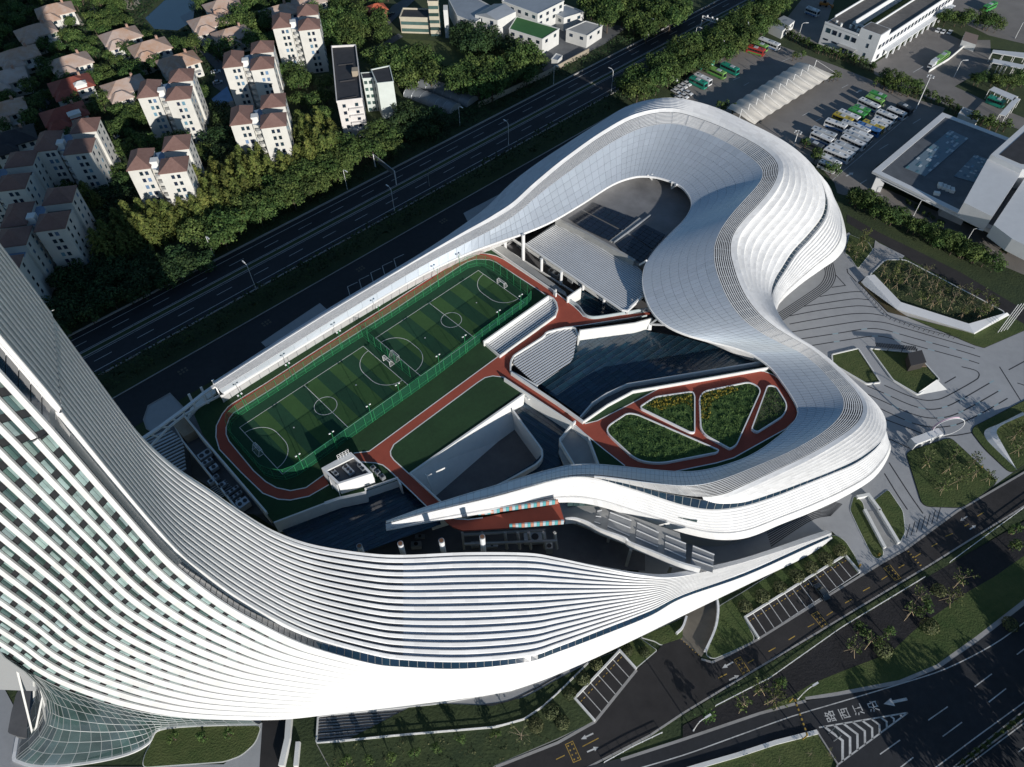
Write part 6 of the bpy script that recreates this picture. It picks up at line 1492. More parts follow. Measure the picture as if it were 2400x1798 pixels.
STAKE = STAKE.mesh('support_stakes', mat('stake_wood', (.48, .36, .22), .85))
NT = {}
def tree(proto, p, label, group, name='broadleaf_tree', sc_=None, cat='tree', stakes=False):
    if name == 'broadleaf_tree':
        if any(k in group for k in ('highway', 'wall', 'lamps', 'ring', 'right of the factory')): name = 'roadside_tree'
        elif any(k in group for k in ('factory', 'greenhouse', 'dormitory', 'house', 'blocks')): name = 'shade_tree'
        elif any(k in group for k in ('street', 'depot', 'shelters', 'station', 'coaches', 'buses')): name = 'street_tree'
    s_ = sc_ or random.uniform(.85, 1.15); o = empty(name, (p.x, p.y, 0), random.uniform(0, 6.28), label, cat, group); o.scale = (s_, s_, s_ * random.uniform(.92, 1.1))
    meshobj('trunk', proto[0], o); meshobj('crown', proto[1], o)
    if stakes: meshobj('support_stakes', STAKE, o)
    NT[group] = NT.get(group, 0) + 1; return o
def inside(P, x, y):
    c = False; n = len(P); j = n - 1
    for i in range(n):
        if (P[i][1] > y) != (P[j][1] > y) and x < (P[j][0] - P[i][0]) * (y - P[i][1]) / (P[j][1] - P[i][1]) + P[i][0]: c = not c
        j = i
    return c
EXCL = []
for o in list(bpy.data.objects):
    if o.parent is None and o.name.startswith('apartment_block'):
        for lx, ly, r_ in ((4, 6, 9), (16, 0, 8), (16, 14, 8)):
            q = Matrix.Rotation(o.rotation_euler.z, 3, 'Z') @ Vector((lx, ly, 0)) + o.location; EXCL.append((q.x, q.y, r_))
    if o.parent is None and o.name.startswith('villa'): EXCL.append((o.location.x, o.location.y, 11.0))
    if o.parent is None and o.name.split('.')[0] in ('dormitory', 'dormitory_annex', 'sheet_shed', 'brick_house', 'white_pier'): EXCL.append((o.location.x, o.location.y, 9))
    if o.parent is None and o.name.split('.')[0] in ('factory_building', 'office_building'): EXCL.append((o.location.x, o.location.y, 13))
for k in range(7): q = lerp(d_[0], d_[3], k / 6); EXCL.append((q.x + 6, q.y, 10))
PLACED = []
def scatter(poly, n, dmin, fn, excl=True, own=True):
    xs = [p.x for p in poly]; ys = [p.y for p in poly]; k = 0; tr = 0
    while k < n and tr < n * 60:
        tr += 1; x, y = random.uniform(min(xs), max(xs)), random.uniform(min(ys), max(ys))
        if not inside(poly, x, y): continue
        if excl and any((x - a) ** 2 + (y - b) ** 2 < r_ * r_ for a, b, r_ in EXCL): continue
        if any((x - a) ** 2 + (y - b) ** 2 < dmin * dmin for a, b in PLACED): continue
        if own: PLACED.append((x, y))
        fn(Vector((x, y, 0))); k += 1
def T(protos, label, group, name='broadleaf_tree', s=(.85, 1.15), **kw): return lambda p: tree(random.choice(protos), p, label, group, name, random.uniform(*s), **kw)
scatter(S('1', '640,1640 720,1500 1000,1340 1200,1240 1380,1130 1520,1060 1640,930 1760,880 1950,830 2080,790 2180,860 2150,990 1900,1100 1500,1330 1100,1480 850,1610 760,1657', 5), 95, 3.4, T(CONI, 'feathery yellow green conifer in the dense row between apartments and highway', 'conifers between the estate and the highway', 'conifer_tree', (.85, 1.12)))
scatter(S('1', '1250,1560 1300,1480 1500,1380 1900,1170 2209,1000 2300,1060 2209,1170 1950,1290 1650,1450 1400,1620', 3), 30, 4.5, T(BROAD, 'dark green spreading tree on the highway side of the conifers', 'trees on the highway side of the conifers'))
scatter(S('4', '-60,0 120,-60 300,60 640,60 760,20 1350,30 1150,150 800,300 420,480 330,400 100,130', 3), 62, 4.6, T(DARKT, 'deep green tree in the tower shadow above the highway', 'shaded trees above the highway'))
scatter(S('1', '-250,300 -100,-100 900,-100 760,100 950,240 1250,260 1350,330 1250,480 1350,700 1300,1100 820,900 820,1150 420,1300 200,900 -250,800', 4), 150, 5.2, T(BROAD, 'rounded green tree among the villas', 'trees among the villas', s=(.62, .95)))
scatter(S('1', '1200,-80 2209,-80 2209,300 2000,330 1700,300 1400,380 1280,220', 4), 44, 5.2, T(BROAD, 'leafy tree behind the apartment blocks and right of the pond', 'trees right of the pond'))
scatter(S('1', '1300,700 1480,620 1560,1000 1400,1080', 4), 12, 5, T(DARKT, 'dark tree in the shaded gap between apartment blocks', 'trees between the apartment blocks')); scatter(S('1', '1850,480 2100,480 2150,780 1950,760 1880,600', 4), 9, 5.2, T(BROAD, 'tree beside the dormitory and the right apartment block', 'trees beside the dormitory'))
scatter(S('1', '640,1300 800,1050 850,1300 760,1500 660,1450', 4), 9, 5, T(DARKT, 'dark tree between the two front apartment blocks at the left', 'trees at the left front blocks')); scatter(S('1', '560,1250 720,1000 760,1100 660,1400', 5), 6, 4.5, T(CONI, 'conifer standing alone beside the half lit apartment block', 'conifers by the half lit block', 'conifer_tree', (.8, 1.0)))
scatter(S('2', '-40,-40 330,-60 250,140 330,220 60,320 -60,250', 4), 22, 5.5, T(BROAD, 'tree round the red roofed house at the top centre', 'trees round the red roofed house')); scatter(S('2', '190,380 470,340 660,400 640,500 480,560 380,560 210,440', 5), 15, 5.4, T(BROAD, 'tall green tree behind the greenhouses', 'trees behind the greenhouses', s=(1.05, 1.35)))
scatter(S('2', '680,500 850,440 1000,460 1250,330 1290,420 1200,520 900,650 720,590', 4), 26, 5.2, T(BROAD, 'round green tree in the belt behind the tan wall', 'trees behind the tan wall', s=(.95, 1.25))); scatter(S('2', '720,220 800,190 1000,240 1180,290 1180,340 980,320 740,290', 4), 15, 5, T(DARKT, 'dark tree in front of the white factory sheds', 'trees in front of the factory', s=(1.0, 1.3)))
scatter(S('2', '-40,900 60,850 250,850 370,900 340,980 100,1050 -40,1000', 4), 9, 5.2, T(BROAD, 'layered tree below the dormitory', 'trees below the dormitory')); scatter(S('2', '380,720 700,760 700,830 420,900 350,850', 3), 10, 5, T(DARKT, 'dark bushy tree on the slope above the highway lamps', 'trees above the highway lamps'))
scatter(S('2', '1580,30 1780,0 2209,-60 2300,60 2000,260 1900,170 1640,150', 5), 26, 5.4, T(BROAD, 'large green tree at the roadside right of the factory', 'trees right of the factory', s=(1.0, 1.35)))
scatter(S('3', '-20,480 -120,470 60,300 330,130 520,10 700,-60 660,80 560,160 430,280 250,390 120,450', 4), 52, 4.6, T(BROAD, 'green tree in the belt between the highway and the bus depot', 'trees between highway and depot', s=(.85, 1.1))); scatter(S('2', '1780,600 1850,520 2050,420 2209,330 2209,440 2050,590 1880,640', 4), 14, 4.6, T(BROAD, 'bushy tree right behind the ring roof by the highway', 'trees behind the ring roof'))
def ordw(n):
    U = ['', 'first', 'second', 'third', 'fourth', 'fifth', 'sixth', 'seventh', 'eighth', 'ninth', 'tenth', 'eleventh', 'twelfth', 'thirteenth', 'fourteenth', 'fifteenth', 'sixteenth', 'seventeenth', 'eighteenth', 'nineteenth']
    if n < 20: return U[n]
    t_ = {2: 'twenty', 3: 'thirty', 4: 'forty'}[n // 10]; return (t_[:-1] + 'ieth') if n % 10 == 0 else t_ + '-' + U[n % 10]
def row(view, pts, n, protos, label, group, s=(.85, 1.1), name='hedge_tree', jit=.5, **kw):
    P_ = S(view, pts); L_ = [0]
    for a, b in zip(P_, P_[1:]): L_.append(L_[-1] + (b - a).length)
    for k in range(n):
        d = (k + .5) / n * L_[-1]; i = max(j for j in range(len(P_) - 1) if L_[j] <= d); p = lerp(P_[i], P_[i + 1], (d - L_[i]) / (L_[i + 1] - L_[i])) + Vector((random.uniform(-jit, jit), random.uniform(-jit, jit), 0)); tree(random.choice(protos), p, label + ((', %s from the left' % ordw(k + 1)) if n > 1 else ''), group, name, random.uniform(*s), **kw)
row('3', '600,190 700,260 880,350 1060,400 1240,470', 34, SMALL, 'clipped small tree in the hedge below the depot office', 'hedge trees below the depot office'); row('3', '1230,560 1400,620 1560,640 1740,720 1800,760', 20, SMALL, 'small tree in the hedge right of the parked coaches', 'hedge trees right of the coaches'); row('3', '1260,540 1340,570 1460,600 1530,610', 5, BROAD, 'larger tree standing over the parked green buses', 'trees over the parked buses', (.6, .8), 'broadleaf_tree')
row('3', '230,740 260,720 330,760', 3, SMALL, 'little tree at the lower end of the tensile canopy', 'trees at the canopy end', (1.0, 1.4)); row('3', '770,960 800,960', 1, SMALL, 'slim tree left of the parked coaches', 'slim depot tree', (1.2, 1.3)); row('3', '850,1050 855,1050', 1, BROAD, 'round tree between ring and coaches, upper of two', 'round trees by the coaches', (.62, .66), 'broadleaf_tree'); row('3', '950,1140 955,1140', 1, BROAD, 'round tree between ring and coaches, lower of two', 'round trees by the coaches', (.62, .66), 'broadleaf_tree')
row('3', '1040,1310 1250,1420 1500,1530 1700,1630 1900,1720', 26, BROAD, 'street tree in the row along the station road', 'street trees along the station road', (.62, .82), 'broadleaf_tree', 1.5); row('6', '1600,-60 1750,0 1900,60 2000,110', 8, BROAD, 'street tree beyond the plaza railing', 'street trees beyond the plaza', (.55, .7), 'broadleaf_tree', 1)
row('3', '1620,150 1700,170 1900,180 2050,230', 9, BROAD, 'tree in the strip right of the depot office', 'trees right of the depot office', (.6, .9), 'broadleaf_tree', 1.2); row('3', '1850,560 1950,560 2100,590 2209,560', 8, BROAD, 'tree above the bus shelters at the right edge', 'trees above the shelters', (.6, .85), 'broadleaf_tree', 1.5); row('3', '1820,800 1950,840 2100,860', 7, SMALL, 'bush tree between station hall and shelters', 'trees by the station hall', (1.0, 1.5), 'broadleaf_tree', 1.5); row('3', '2020,1660 2209,1610', 4, SMALL, 'shrub at the station hall corner', 'shrubs at the hall corner', (.9, 1.2)); row('3', '1425,1310 1560,1400 1690,1470', 9, SMALL, 'low round shrub along the station hall front', 'shrubs along the hall front', (.5, .6)); row('3', '700,400 780,380', 3, SMALL, 'bush at the upper end of the tensile canopy', 'bushes at the canopy head', (.9, 1.1)); row('3', '900,540 1020,520', 4, SMALL, 'bush at the right end of the tensile canopy', 'bushes at the canopy right end', (.9, 1.1))
# plaza trees
for i, (v, x, y) in enumerate([('V6', 920, 1290), ('V6', 1190, 1370), ('V6', 1270, 1205), ('V6', 1510, 1290), ('V6', 1710, 1490), ('V6', 1290, 1545), ('V6', 1530, 1440), ('V6', 2030, 960), ('V6', 2120, 870), ('V6', 2080, 1130), ('V6', 1110, 1620), ('V6', 2190, 1000)]):
    tree(YOUNG[i % 4], S1(v, x, y), _far[i % 8] + (' staked young tree on the plaza lawns, counted from the top left' if i < 8 else ' staked young tree among the last few on the plaza lawns'), 'staked plaza trees', 'young_tree', 1.0, stakes=True)
scatter(S('6', '1330,60 1440,60 2040,350 1880,440 1420,290 1270,130'), 30, 3.0, T(YOUNG + BARE, 'staked young tree in the big bed behind the white retaining wall', 'staked trees in the big bed', 'young_tree', (.8, 1.05), stakes=True)); scatter(S('6', '1060,-20 1090,30 1135,60 1200,-40 1150,-110'), 5, 2.5, T(YOUNG, 'young tree in the small bed beside the ring wall', 'young trees beside the ring', 'young_tree', (.8, 1.0), stakes=True))
for i, (x, y) in enumerate([(400, 625), (512, 560), (625, 500), (735, 430), (828, 375), (922, 320), (1015, 265), (1590, 715 + 40)]):
    tree(DOME[i % 2], S1('9', x, y), ('first', 'second', 'third', 'fourth', 'fifth', 'sixth', 'seventh', 'grey')[i] + (' clipped dome shrub from the left beside the wing' if i < 7 else ' dome shrub at the edge of the lawn by the main road'), 'dome shrubs', 'dome_shrub', 1.0 if i < 7 else 1.15, 'shrub')
for i, (x, y, k) in enumerate([(1130, 790, 0), (1315, 815, 0), (1085, 915, 1), (1290, 905, 2), (1195, 865, 1), (1510, 575, 1), (1650, 520, 2), (1770, 475, 1), (1565, 640, 0), (610, 1150, 0), (490, 1175, 1), (570, 1245, 1), (375, 1270, 1), (150, 1345, 0), (2120, 150, 0), (2110, 250, 0), (1450, 680, 1), (1700, 590, 1), (2110, 740, 2)]):
    tree((SMALL, YOUNG, DOME)[k][i % 2], S1('9', x, y), 'tree %s in the dark strip between street and main road' % ('near the yellow gantry' if x < 700 else 'of the middle clump' if x < 1400 else 'of the right clump'), 'trees in the dark strip', 'strip_tree', random.uniform(.95, 1.2), stakes=(k == 1))
for i, (x, y) in enumerate([(40, 1640), (185, 1630), (335, 1620), (480, 1575), (625, 1540), (775, 1490), (1000, 1460)]): tree(SMALL[i % 3], S1('8', x, y), _far[i] + ' small tree from the left on the bare strip below the side plaza', 'small trees below the side plaza', 'small_tree', random.uniform(.75, .95))
tree(BARE[0], S1('8', 1165, 1480), 'nearly leafless spreading tree on the bare strip', 'bare tree', 'small_tree', 1.25)
for i, (x, y) in enumerate([(1260, 1390), (1480, 1185), (1565, 1095), (1650, 995), (1430, 1375), (1360, 1305), (1960, 920), (1850, 905)]): tree(DOME[i % 2], S1('8', x, y), _far[i] + ' rounded bush from the left along the short parking row', 'bushes by the short parking row', 'bush', random.uniform(.7, 1.0), 'shrub')
for i, (x, y) in enumerate([(1140, 1480), (1330, 1470), (1500, 1455)]): tree((SMALL + DOME)[i], S1('7', x, y), ('left', 'middle', 'right')[i] + ' bush in the island bed at the foot of the glass lobby', 'bushes in the lobby bed', 'bush', .8, 'shrub')
scatter(S('9', '2209,1300 1800,1620 1780,1640 2209,1340'), 16, 1.6, T(SMALL, 'small shrub on the narrow divider of the main road', 'shrubs on the road divider', 'divider_shrub', (.3, .45), cat='shrub'), False); scatter(S('9', '860,1470 980,1640 500,1657 300,1657'), 5, 4, T(BARE, 'thin bare shrub on the traffic island', 'shrubs on the traffic island', 'island_shrub', (.4, .6), cat='shrub'), False)
# unseen trees added just outside the picture so their long shadows reach in
row('9', '2500,1700 2650,1560 2800,1400 2950,1250', 9, BROAD, 'unseen tree added for its shadow beyond the lower right edge', 'added shadow trees beyond the lower right edge', (.8, 1.2), 'roadside_tree', 2.5)
row('9', '1950,2080 2100,1990 2250,1900 2400,1800', 8, BROAD, 'unseen tree added for its shadow below the lower edge', 'added shadow trees below the lower edge', (.8, 1.2), 'roadside_tree', 2.5)
row('9', '2480,700 2600,900 2700,1100', 6, BROAD, 'unseen tree added for its shadow beyond the right edge', 'added shadow trees beyond the right edge', (.8, 1.2), 'roadside_tree', 3)
# planting that nobody could count
def mass(name, polys, n, hmin, hmax, kind, label, cat, s=(.3, .7), bump=.35, z=0.0, avoid=None):
    mb = MB()
    for poly in polys:
        xs = [p.x for p in poly]; ys = [p.y for p in poly]; A_ = parea([(p.x, p.y) for p in poly]); bb = (max(xs) - min(xs)) * (max(ys) - min(ys)); k = 0; tr = 0
        m = int(n * A_)
        while k < m and tr < m * 12:
            tr += 1; x, y = random.uniform(min(xs), max(xs)), random.uniform(min(ys), max(ys))
            if not inside(poly, x, y): continue
            if avoid and (any((x - a) ** 2 + (y - b) ** 2 < r_ * r_ for a, b, r_ in EXCL) or any(inside(q, x, y) for q in avoid)): continue
            f = mnoise.noise(Vector((x * bump, y * bump, 3.1))) * .5 + .5; h = hmin + (hmax - hmin) * min(1, max(0, f * 1.5 - .25)); g = Vector((mnoise.noise(Vector((x * bump + .3, y * bump, 3.1))) - mnoise.noise(Vector((x * bump - .3, y * bump, 3.1))), mnoise.noise(Vector((x * bump, y * bump + .3, 3.1))) - mnoise.noise(Vector((x * bump, y * bump - .3, 3.1))), 0))
            leaf(mb, Vector((x, y, z + h * random.uniform(.75, 1.0))), (Vector((0, 0, 1)) - g * 1.6 + rnd_unit() * .6).normalized(), random.uniform(*s), 0 if f < .35 else tone()); k += 1
    o = mb.build(name, LEAF[kind]); tag(o, label, cat, kind='stuff'); return o
mass('verge_hedge', [[hw(-60, 21.3), hw(330, 21.3), hw(330, 30.5), hw(-60, 30.5)]], 4.2, 1.0, 4.2, 'dark', 'dense dark hedge between highway and service road', 'hedge', (.6, 1.1), .28)
mass('slope_scrub', [[hw(-60, -3.5), hw(330, -3.5), hw(330, -11), hw(-60, -11)], S('2', '350,700 700,760 880,690 1000,640 760,830 420,930 330,880')], 3.2, .4, 2.4, 'dark', 'low dark scrub on the bank above the highway', 'scrub', (.6, 1.1), .22)
mass('median_hedge', [[hw(-60, 7.9), hw(420, 7.9), hw(420, 9.4), hw(-60, 9.4)]], 3.0, .1, .8, 'dark', 'clipped low hedge on the highway median', 'hedge', (.3, .6), .5)
mass('street_hedge', [S('9', '0,1330 430,1070 850,820 1230,590 1590,375 2300,-60 2300,-30 1725,340 1570,430 1020,760 560,1080 210,1265 0,1370')], 2.5, .2, .9, 'dark', 'low dark hedge along the street railing', 'hedge', (.3, .6), .5)
mass('golden_hedge', [S('W2', '650,480 740,420 1040,375 1050,530 1020,480 960,455 860,490 780,520', PZ + .9), S('W2', '1115,380 1400,305 1440,350 1290,400 1215,440 1190,590 1120,600', PZ + .9)], 14, .2, .7, 'gold', 'golden leaved hedge in the garden planters', 'hedge', (.25, .5), 1.2, PZ + .5)
mass('planter_grass', [S('W2', '300,690 480,565 560,575 1240,870 760,970 560,945', PZ + .6), S('W2', '1130,400 1540,295 1620,350 1410,815 1365,845 1125,710', PZ + .6), S('W2', '610,505 720,425 1030,385 1045,700 1020,700', PZ + .6), S('W2', '1700,325 1750,330 1845,485 1820,560 1600,700 1565,685', PZ + .6)], 9, .0, .35, 'broad', 'rough tufted grass in the garden planters', 'grass', (.25, .5), .6, PZ + .52)
mass('wing_bed_planting', [S('9', '170,900 225,640 400,530 980,165 1045,205 1100,290 395,680 380,740 250,860')], 5, .05, .35, 'broad', 'low mixed planting in the bed beside the wing', 'planting', (.3, .5), .35)
mass('plaza_bed_planting', [S('6', '1320,50 1440,50 2040,350 1870,460 1420,310 1260,140'), S('V6', '760,1150 1180,980 1260,960 1500,1250 1400,1450 1150,1600 900,1500'), S('V6', '1900,800 2209,640 2209,1150 2050,1150')], 2.6, .05, .7, 'shrub', 'patchy low planting on the plaza beds', 'planting', (.3, .6), .3)
mass('estate_undergrowth', [S('1', '-200,300 -60,-100 2209,-100 2209,300 1800,500 1500,1000 1300,1100 800,1300 420,1400 200,900 -200,800')], .55, .2, 1.8, 'dark', 'dark undergrowth beneath the estate trees', 'undergrowth', (.8, 1.5), .15, avoid=[S('1', '930,120 1050,0 1130,-60 1290,-60 1270,60 1260,150 1150,210 990,200'), S('1', '1290,330 1340,340 1480,430 1520,560 1440,700 1370,690 1380,560 1400,460')])
mass('lawn_grass', [S('9', '2300,230 2209,300 2010,440 1850,530 1500,780 1340,930 1000,1060 830,1130 720,1200 790,1200 1000,1168 1400,1090 1640,988 1900,800 2209,565 2300,480'), S('V6', '720,1130 1200,960 1270,950 1840,1470 1660,1630 950,1657'), S('6', '985,650 1125,612 1260,810 1190,818 980,700'), S('6', '1225,612 1480,640 1640,800 1520,885 1370,800')], 4.0, .03, .18, 'broad', 'short tufted grass on the roadside and plaza lawns', 'grass', (.18, .38), .4)
mass('bare_strip_planting', [S('8', '-100,1520 500,1480 1000,1420 1180,1370 1400,1480 1000,1640 600,1800 -100,1800')], 1.6, .05, .5, 'shrub', 'sparse brownish planting below the side plaza', 'planting', (.3, .6), .4)
# ================================================================ vehicles and street furniture
PAINT = {n: mat('paint_' + n, c, .35, 0, .05, .5, spec=.6) for n, c in (('white', (.68, .69, .70)), ('silver', (.42, .45, .48)), ('green', (.06, .30, .07)), ('teal', (.02, .26, .18)), ('yellow', (.42, .33, .04)), ('blue', (.05, .16, .40)), ('red', (.42, .05, .04)), ('dark', (.05, .06, .07)), ('lime', (.20, .40, .10)))}
TYRE = mat('tyre', (.015, .015, .016), .85); VGL = mat('vehicle_glass', (.012, .016, .02), .1, spec=.8)
def prof_mesh(name, prof, w_, m, x0=None):
    """extrude a side profile (x,z) across width w_"""
    n = len(prof); vs = [(x, -w_ / 2, z) for x, z in prof] + [(x, w_ / 2, z) for x, z in prof]; tri = tessellate_polygon([[Vector((x, z, 0)) for x, z in prof]])
    fs = [tuple(t) for t in tri] + [tuple(n + i for i in reversed(t)) for t in tri] + [(i, (i + 1) % n, n + (i + 1) % n, n + i) for i in range(n)]
    return MB().add(vs, fs).mesh(name, m)
bus_body = prof_mesh('body', [(-5.7, .35), (5.6, .35), (5.8, .6), (5.75, 1.4), (5.55, 2.8), (5.3, 3.15), (-5.5, 3.2), (-5.75, 3.0), (-5.8, .6)], 2.5, PAINT['white'])
b = MB()
for s_ in (-1, 1):
    for k in range(6): b.box((-4.6 + k * 1.72, s_ * 1.255, 2.1), (1.58, .04, .95))
bus_side = b.mesh('side_windows', VGL)
bus_front = MB().add([(5.80, -1.1, 1.2), (5.80, 1.1, 1.2), (5.62, 1.1, 2.75), (5.62, -1.1, 2.75)], [(0, 1, 2, 3)]).mesh('windscreen', VGL); bus_rear = MB().box((-5.82, 0, 2.3), (.04, 1.9, .9)).mesh('rear_window', VGL)
bus_unit = MB().box((0, 0, 3.3), (2.4, 1.7, .25)).mesh('roof_unit', PAINT['silver']); bus_skirt = MB().box((0, 0, .75), (9.5, 2.54, .55)).mesh('livery_stripe', PAINT['blue']); wheel = MB().tube([(0, -.14, 0), (0, .14, 0)], .48, 12).mesh('wheel', TYRE); hatch = MB().box((0, 0, 3.22), (.8, .8, .1)).mesh('roof_hatch', PAINT['dark'])
def setm(o, m): o.material_slots[0].link = 'OBJECT'; o.material_slots[0].material = m
NB_ = [0]
def bus(view, a, b, col, acc, label, L0=11.6):
    A, B = S1(view, *a, 3.1), S1(view, *b, 3.1); c = (A + B) / 2; d = B - A; o = empty('bus', (c.x, c.y, 0), math.atan2(d.y, d.x), label, 'bus', 'buses in the depot'); s_ = min(1.1, max(.62, d.length / L0)); o.scale = (s_, 1.0, 1.0)
    setm(meshobj('body', bus_body, o), PAINT[col]); meshobj('side_windows', bus_side, o); meshobj('windscreen', bus_front, o); meshobj('rear_window', bus_rear, o); setm(meshobj('livery_stripe', bus_skirt, o), PAINT[acc])
    k = NB_[0]; NB_[0] += 1; meshobj('roof_unit', bus_unit, o, (random.choice((-2.2, -.5, 1.4)), 0, 0)); meshobj('roof_hatch', hatch, o, (3.4, 0, 0)); meshobj('roof_hatch', hatch, o, (-4.2, 0, 0))
    for x in (-3.4, 3.5):
        for y in (-1.12, 1.12): meshobj('wheel', wheel, o, (x, y, .48))
    return o
front = [((600, 525), (960, 690), 'dark', 'dark', 'dark roofed coach nearest the ring'), ((770, 420), (1130, 580), 'white', 'blue', 'white coach just above the dark one'), ((770, 345), (1190, 495), 'silver', 'blue', 'silver coach third up in the left column'), ((1010, 205), (1370, 335), 'white', 'blue', 'white coach fourth up in the left column'), ((1150, 95), (1470, 235), 'yellow', 'yellow', 'mustard yellow coach in the left column'), ((1240, 45), (1590, 195), 'white', 'blue', 'white coach just above the yellow one'),
  ((1410, 15), (1700, 140), 'green', 'green', 'green bus with darker stripe, lower of the green ones'), ((1500, -25), (1760, 70), 'green', 'lime', 'green bus, middle of the green ones'), ((900, 920), (1190, 1045), 'white', 'silver', 'short white bus beside the round tree'), ((930, 820), (1260, 990), 'white', 'silver', 'white coach second from the ring in the right column'), ((990, 700), (1430, 880), 'white', 'blue', 'white coach third from the ring in the right column'),
  ((1070, 640), (1500, 820), 'white', 'blue', 'white coach fourth from the ring in the right column'), ((1160, 590), (1560, 750), 'silver', 'blue', 'silver coach fifth in the right column'), ((1290, 480), (1690, 660), 'white', 'blue', 'white coach sixth in the right column'), ((1320, 405), (1760, 590), 'silver', 'blue', 'silver coach seventh in the right column'), ((1420, 370), (1810, 530), 'white', 'dark', 'white coach eighth in the right column'), ((1500, 300), (1750, 420), 'white', 'silver', 'short white bus with two dark roof hatches'), ((1300, 232), (1560, 320), 'silver', 'silver', 'silver bus end tucked behind the white coaches'), ((1545, 260), (1960, 420), 'blue', 'blue', 'bright blue coach in the right column'), ((1650, 225), (2010, 375), 'yellow', 'blue', 'mustard and blue coach next to the bright blue one'),
  ((1780, 230), (2070, 340), 'white', 'silver', 'white coach near the yellow and blue one, lower'), ((1840, 170), (2160, 290), 'white', 'silver', 'white coach near the yellow and blue one, upper'), ((1900, 50), (2230, 190), 'white', 'blue', 'white coach high in the right column')]
for a, b, c, e, lb in front: bus('B1', a, b, c, e, lb)
for a, b, c, e, lb in (((1195, 610), (1305, 655), 'lime', 'green', 'pale green bus at the top of the left column'), ((1225, 588), (1312, 622), 'green', 'green', 'dark green bus furthest back under the trees'), ((1150, 632), (1278, 692), 'white', 'blue', 'white bus between the green ones at the back'), ((1335, 690), (1448, 740), 'white', 'blue', 'white coach at the back of the right column'), ((1398, 662), (1492, 708), 'dark', 'dark', 'dark bus furthest back in the right column'),
  ((425, 292), (535, 325), 'red', 'green', 'red and green bus by the upper left hedge'), ((455, 262), (550, 300), 'lime', 'lime', 'light green bus beside the red and green one'), ((500, 240), (630, 290), 'white', 'blue', 'white bus with a blue swoosh by the upper left hedge'), ((258, 402), (362, 450), 'teal', 'teal', 'teal bus parked alone left of the tensile canopy'), ((168, 425), (278, 475), 'lime', 'green', 'light green bus next to the lone teal one'), ((55, 492), (155, 540), 'teal', 'teal', 'teal bus nearest the parked white cars'), ((85, 472), (185, 520), 'white', 'red', 'white and red bus next to the teal one by the cars'), ((112, 412), (198, 380), 'teal', 'white', 'teal and white bus against the hedge'),
  ((805, 42), (885, 72), 'white', 'blue', 'white coach left of the depot office'), ((1640, 388), (1722, 328), 'lime', 'green', 'bright green bus behind the slatted barrier'), ((1962, 42), (2030, 8), 'green', 'green', 'green bus at the top right corner'), ((1985, 618), (2090, 660), 'teal', 'teal', 'teal green bus under the grey shelter')): bus('3', a, b, c, e, lb)
# truck
A, B = S1('3', 1645, 400, 1), S1('3', 1590, 440, 1); d = B - A; c = (A + B) / 2; t = empty('box_truck', (c.x, c.y, 0), math.atan2(d.y, d.x), 'white box truck parked in front of the bright green bus', 'truck'); MB().box((-.9, 0, 2.0), (4.6, 2.3, 2.5)).build('cargo_box', PAINT['white'], t); MB().add(*(lambda m: (m.v, m.f))(MB().box((2.3, 0, 1.4), (1.6, 2.1, 1.7)))).build('cab', PAINT['white'], t); MB().box((2.95, 0, 1.75), (.4, 1.9, .7)).build('windscreen', VGL, t)
for x in (-2.2, 2.2):
    for y in (-1, 1): meshobj('wheel', wheel, t, (x, y, .48))
t = empty('wheel_loader', S1('D0', 1430, 160), -.4, 'orange construction loader beside the white coach', 'loader'); MB().box((0, 0, 1.3), (4.5, 1.6, 1.2)).build('chassis', mat('machine_orange', (.42, .16, .03), .6), t); MB().box((.2, 0, 2.5), (1.5, 1.4, 1.4)).build('cab', VGL, t); MB().bar((1.5, 0, 1.8), (4.2, 0, .7), .5).build('boom', mat('machine_orange', (.42, .16, .03)), t); MB().box((4.5, 0, .6), (.9, 2.2, .9)).build('bucket', mat('machine_orange', (.42, .16, .03)), t)
for x in (-1.5, 1.5):
    for y in (-.95, .95): meshobj('wheel', wheel, t, (x, y, .48))
# cars
car_body = prof_mesh('body', [(-2.2, .3), (2.15, .3), (2.25, .6), (2.1, .82), (1.1, .95), (-1.9, 1.0), (-2.25, .9), (-2.3, .5)], 1.8, PAINT['white']); car_cab = prof_mesh('cabin', [(-1.75, .98), (1.0, .95), (.35, 1.42), (-1.1, 1.45)], 1.58, VGL); car_roof = MB().box((-.4, 0, 1.46), (1.5, 1.45, .05)).mesh('roof', PAINT['white']); cwheel = MB().tube([(0, -.1, 0), (0, .1, 0)], .32, 10).mesh('wheel', TYRE)
def car(p, rz, col, label, group='parked cars'):
    o = empty('car', (p.x, p.y, 0), rz, label, 'car', group); setm(meshobj('body', car_body, o), PAINT[col]); meshobj('cabin', car_cab, o); setm(meshobj('roof', car_roof, o), PAINT[col])
    for x in (-1.4, 1.4):
        for y in (-.85, .85): meshobj('wheel', cwheel, o, (x, y, .32))
dcar = S1('3', 60, 560) - S1('3', 0, 530); rzc = math.atan2(dcar.y, dcar.x)
for i, (x, y) in enumerate([(0, 565), (25, 550), (52, 535), (-22, 580), (-60, 520), (8, 630), (35, 610), (-20, 645), (-45, 600)]): car(S1('3', x, y), rzc, 'white', ('white car in the upper row of the small car park by the teal bus' if i < 5 else 'white car in the lower row of the small car park by the teal bus'))
for i, (x, y) in enumerate([(1650, 203), (1684, 212), (1725, 215)]): car(S1('3', x, y), .9, 'white', ('left', 'middle', 'right')[i] + ' one of three white cars behind the depot office', None)
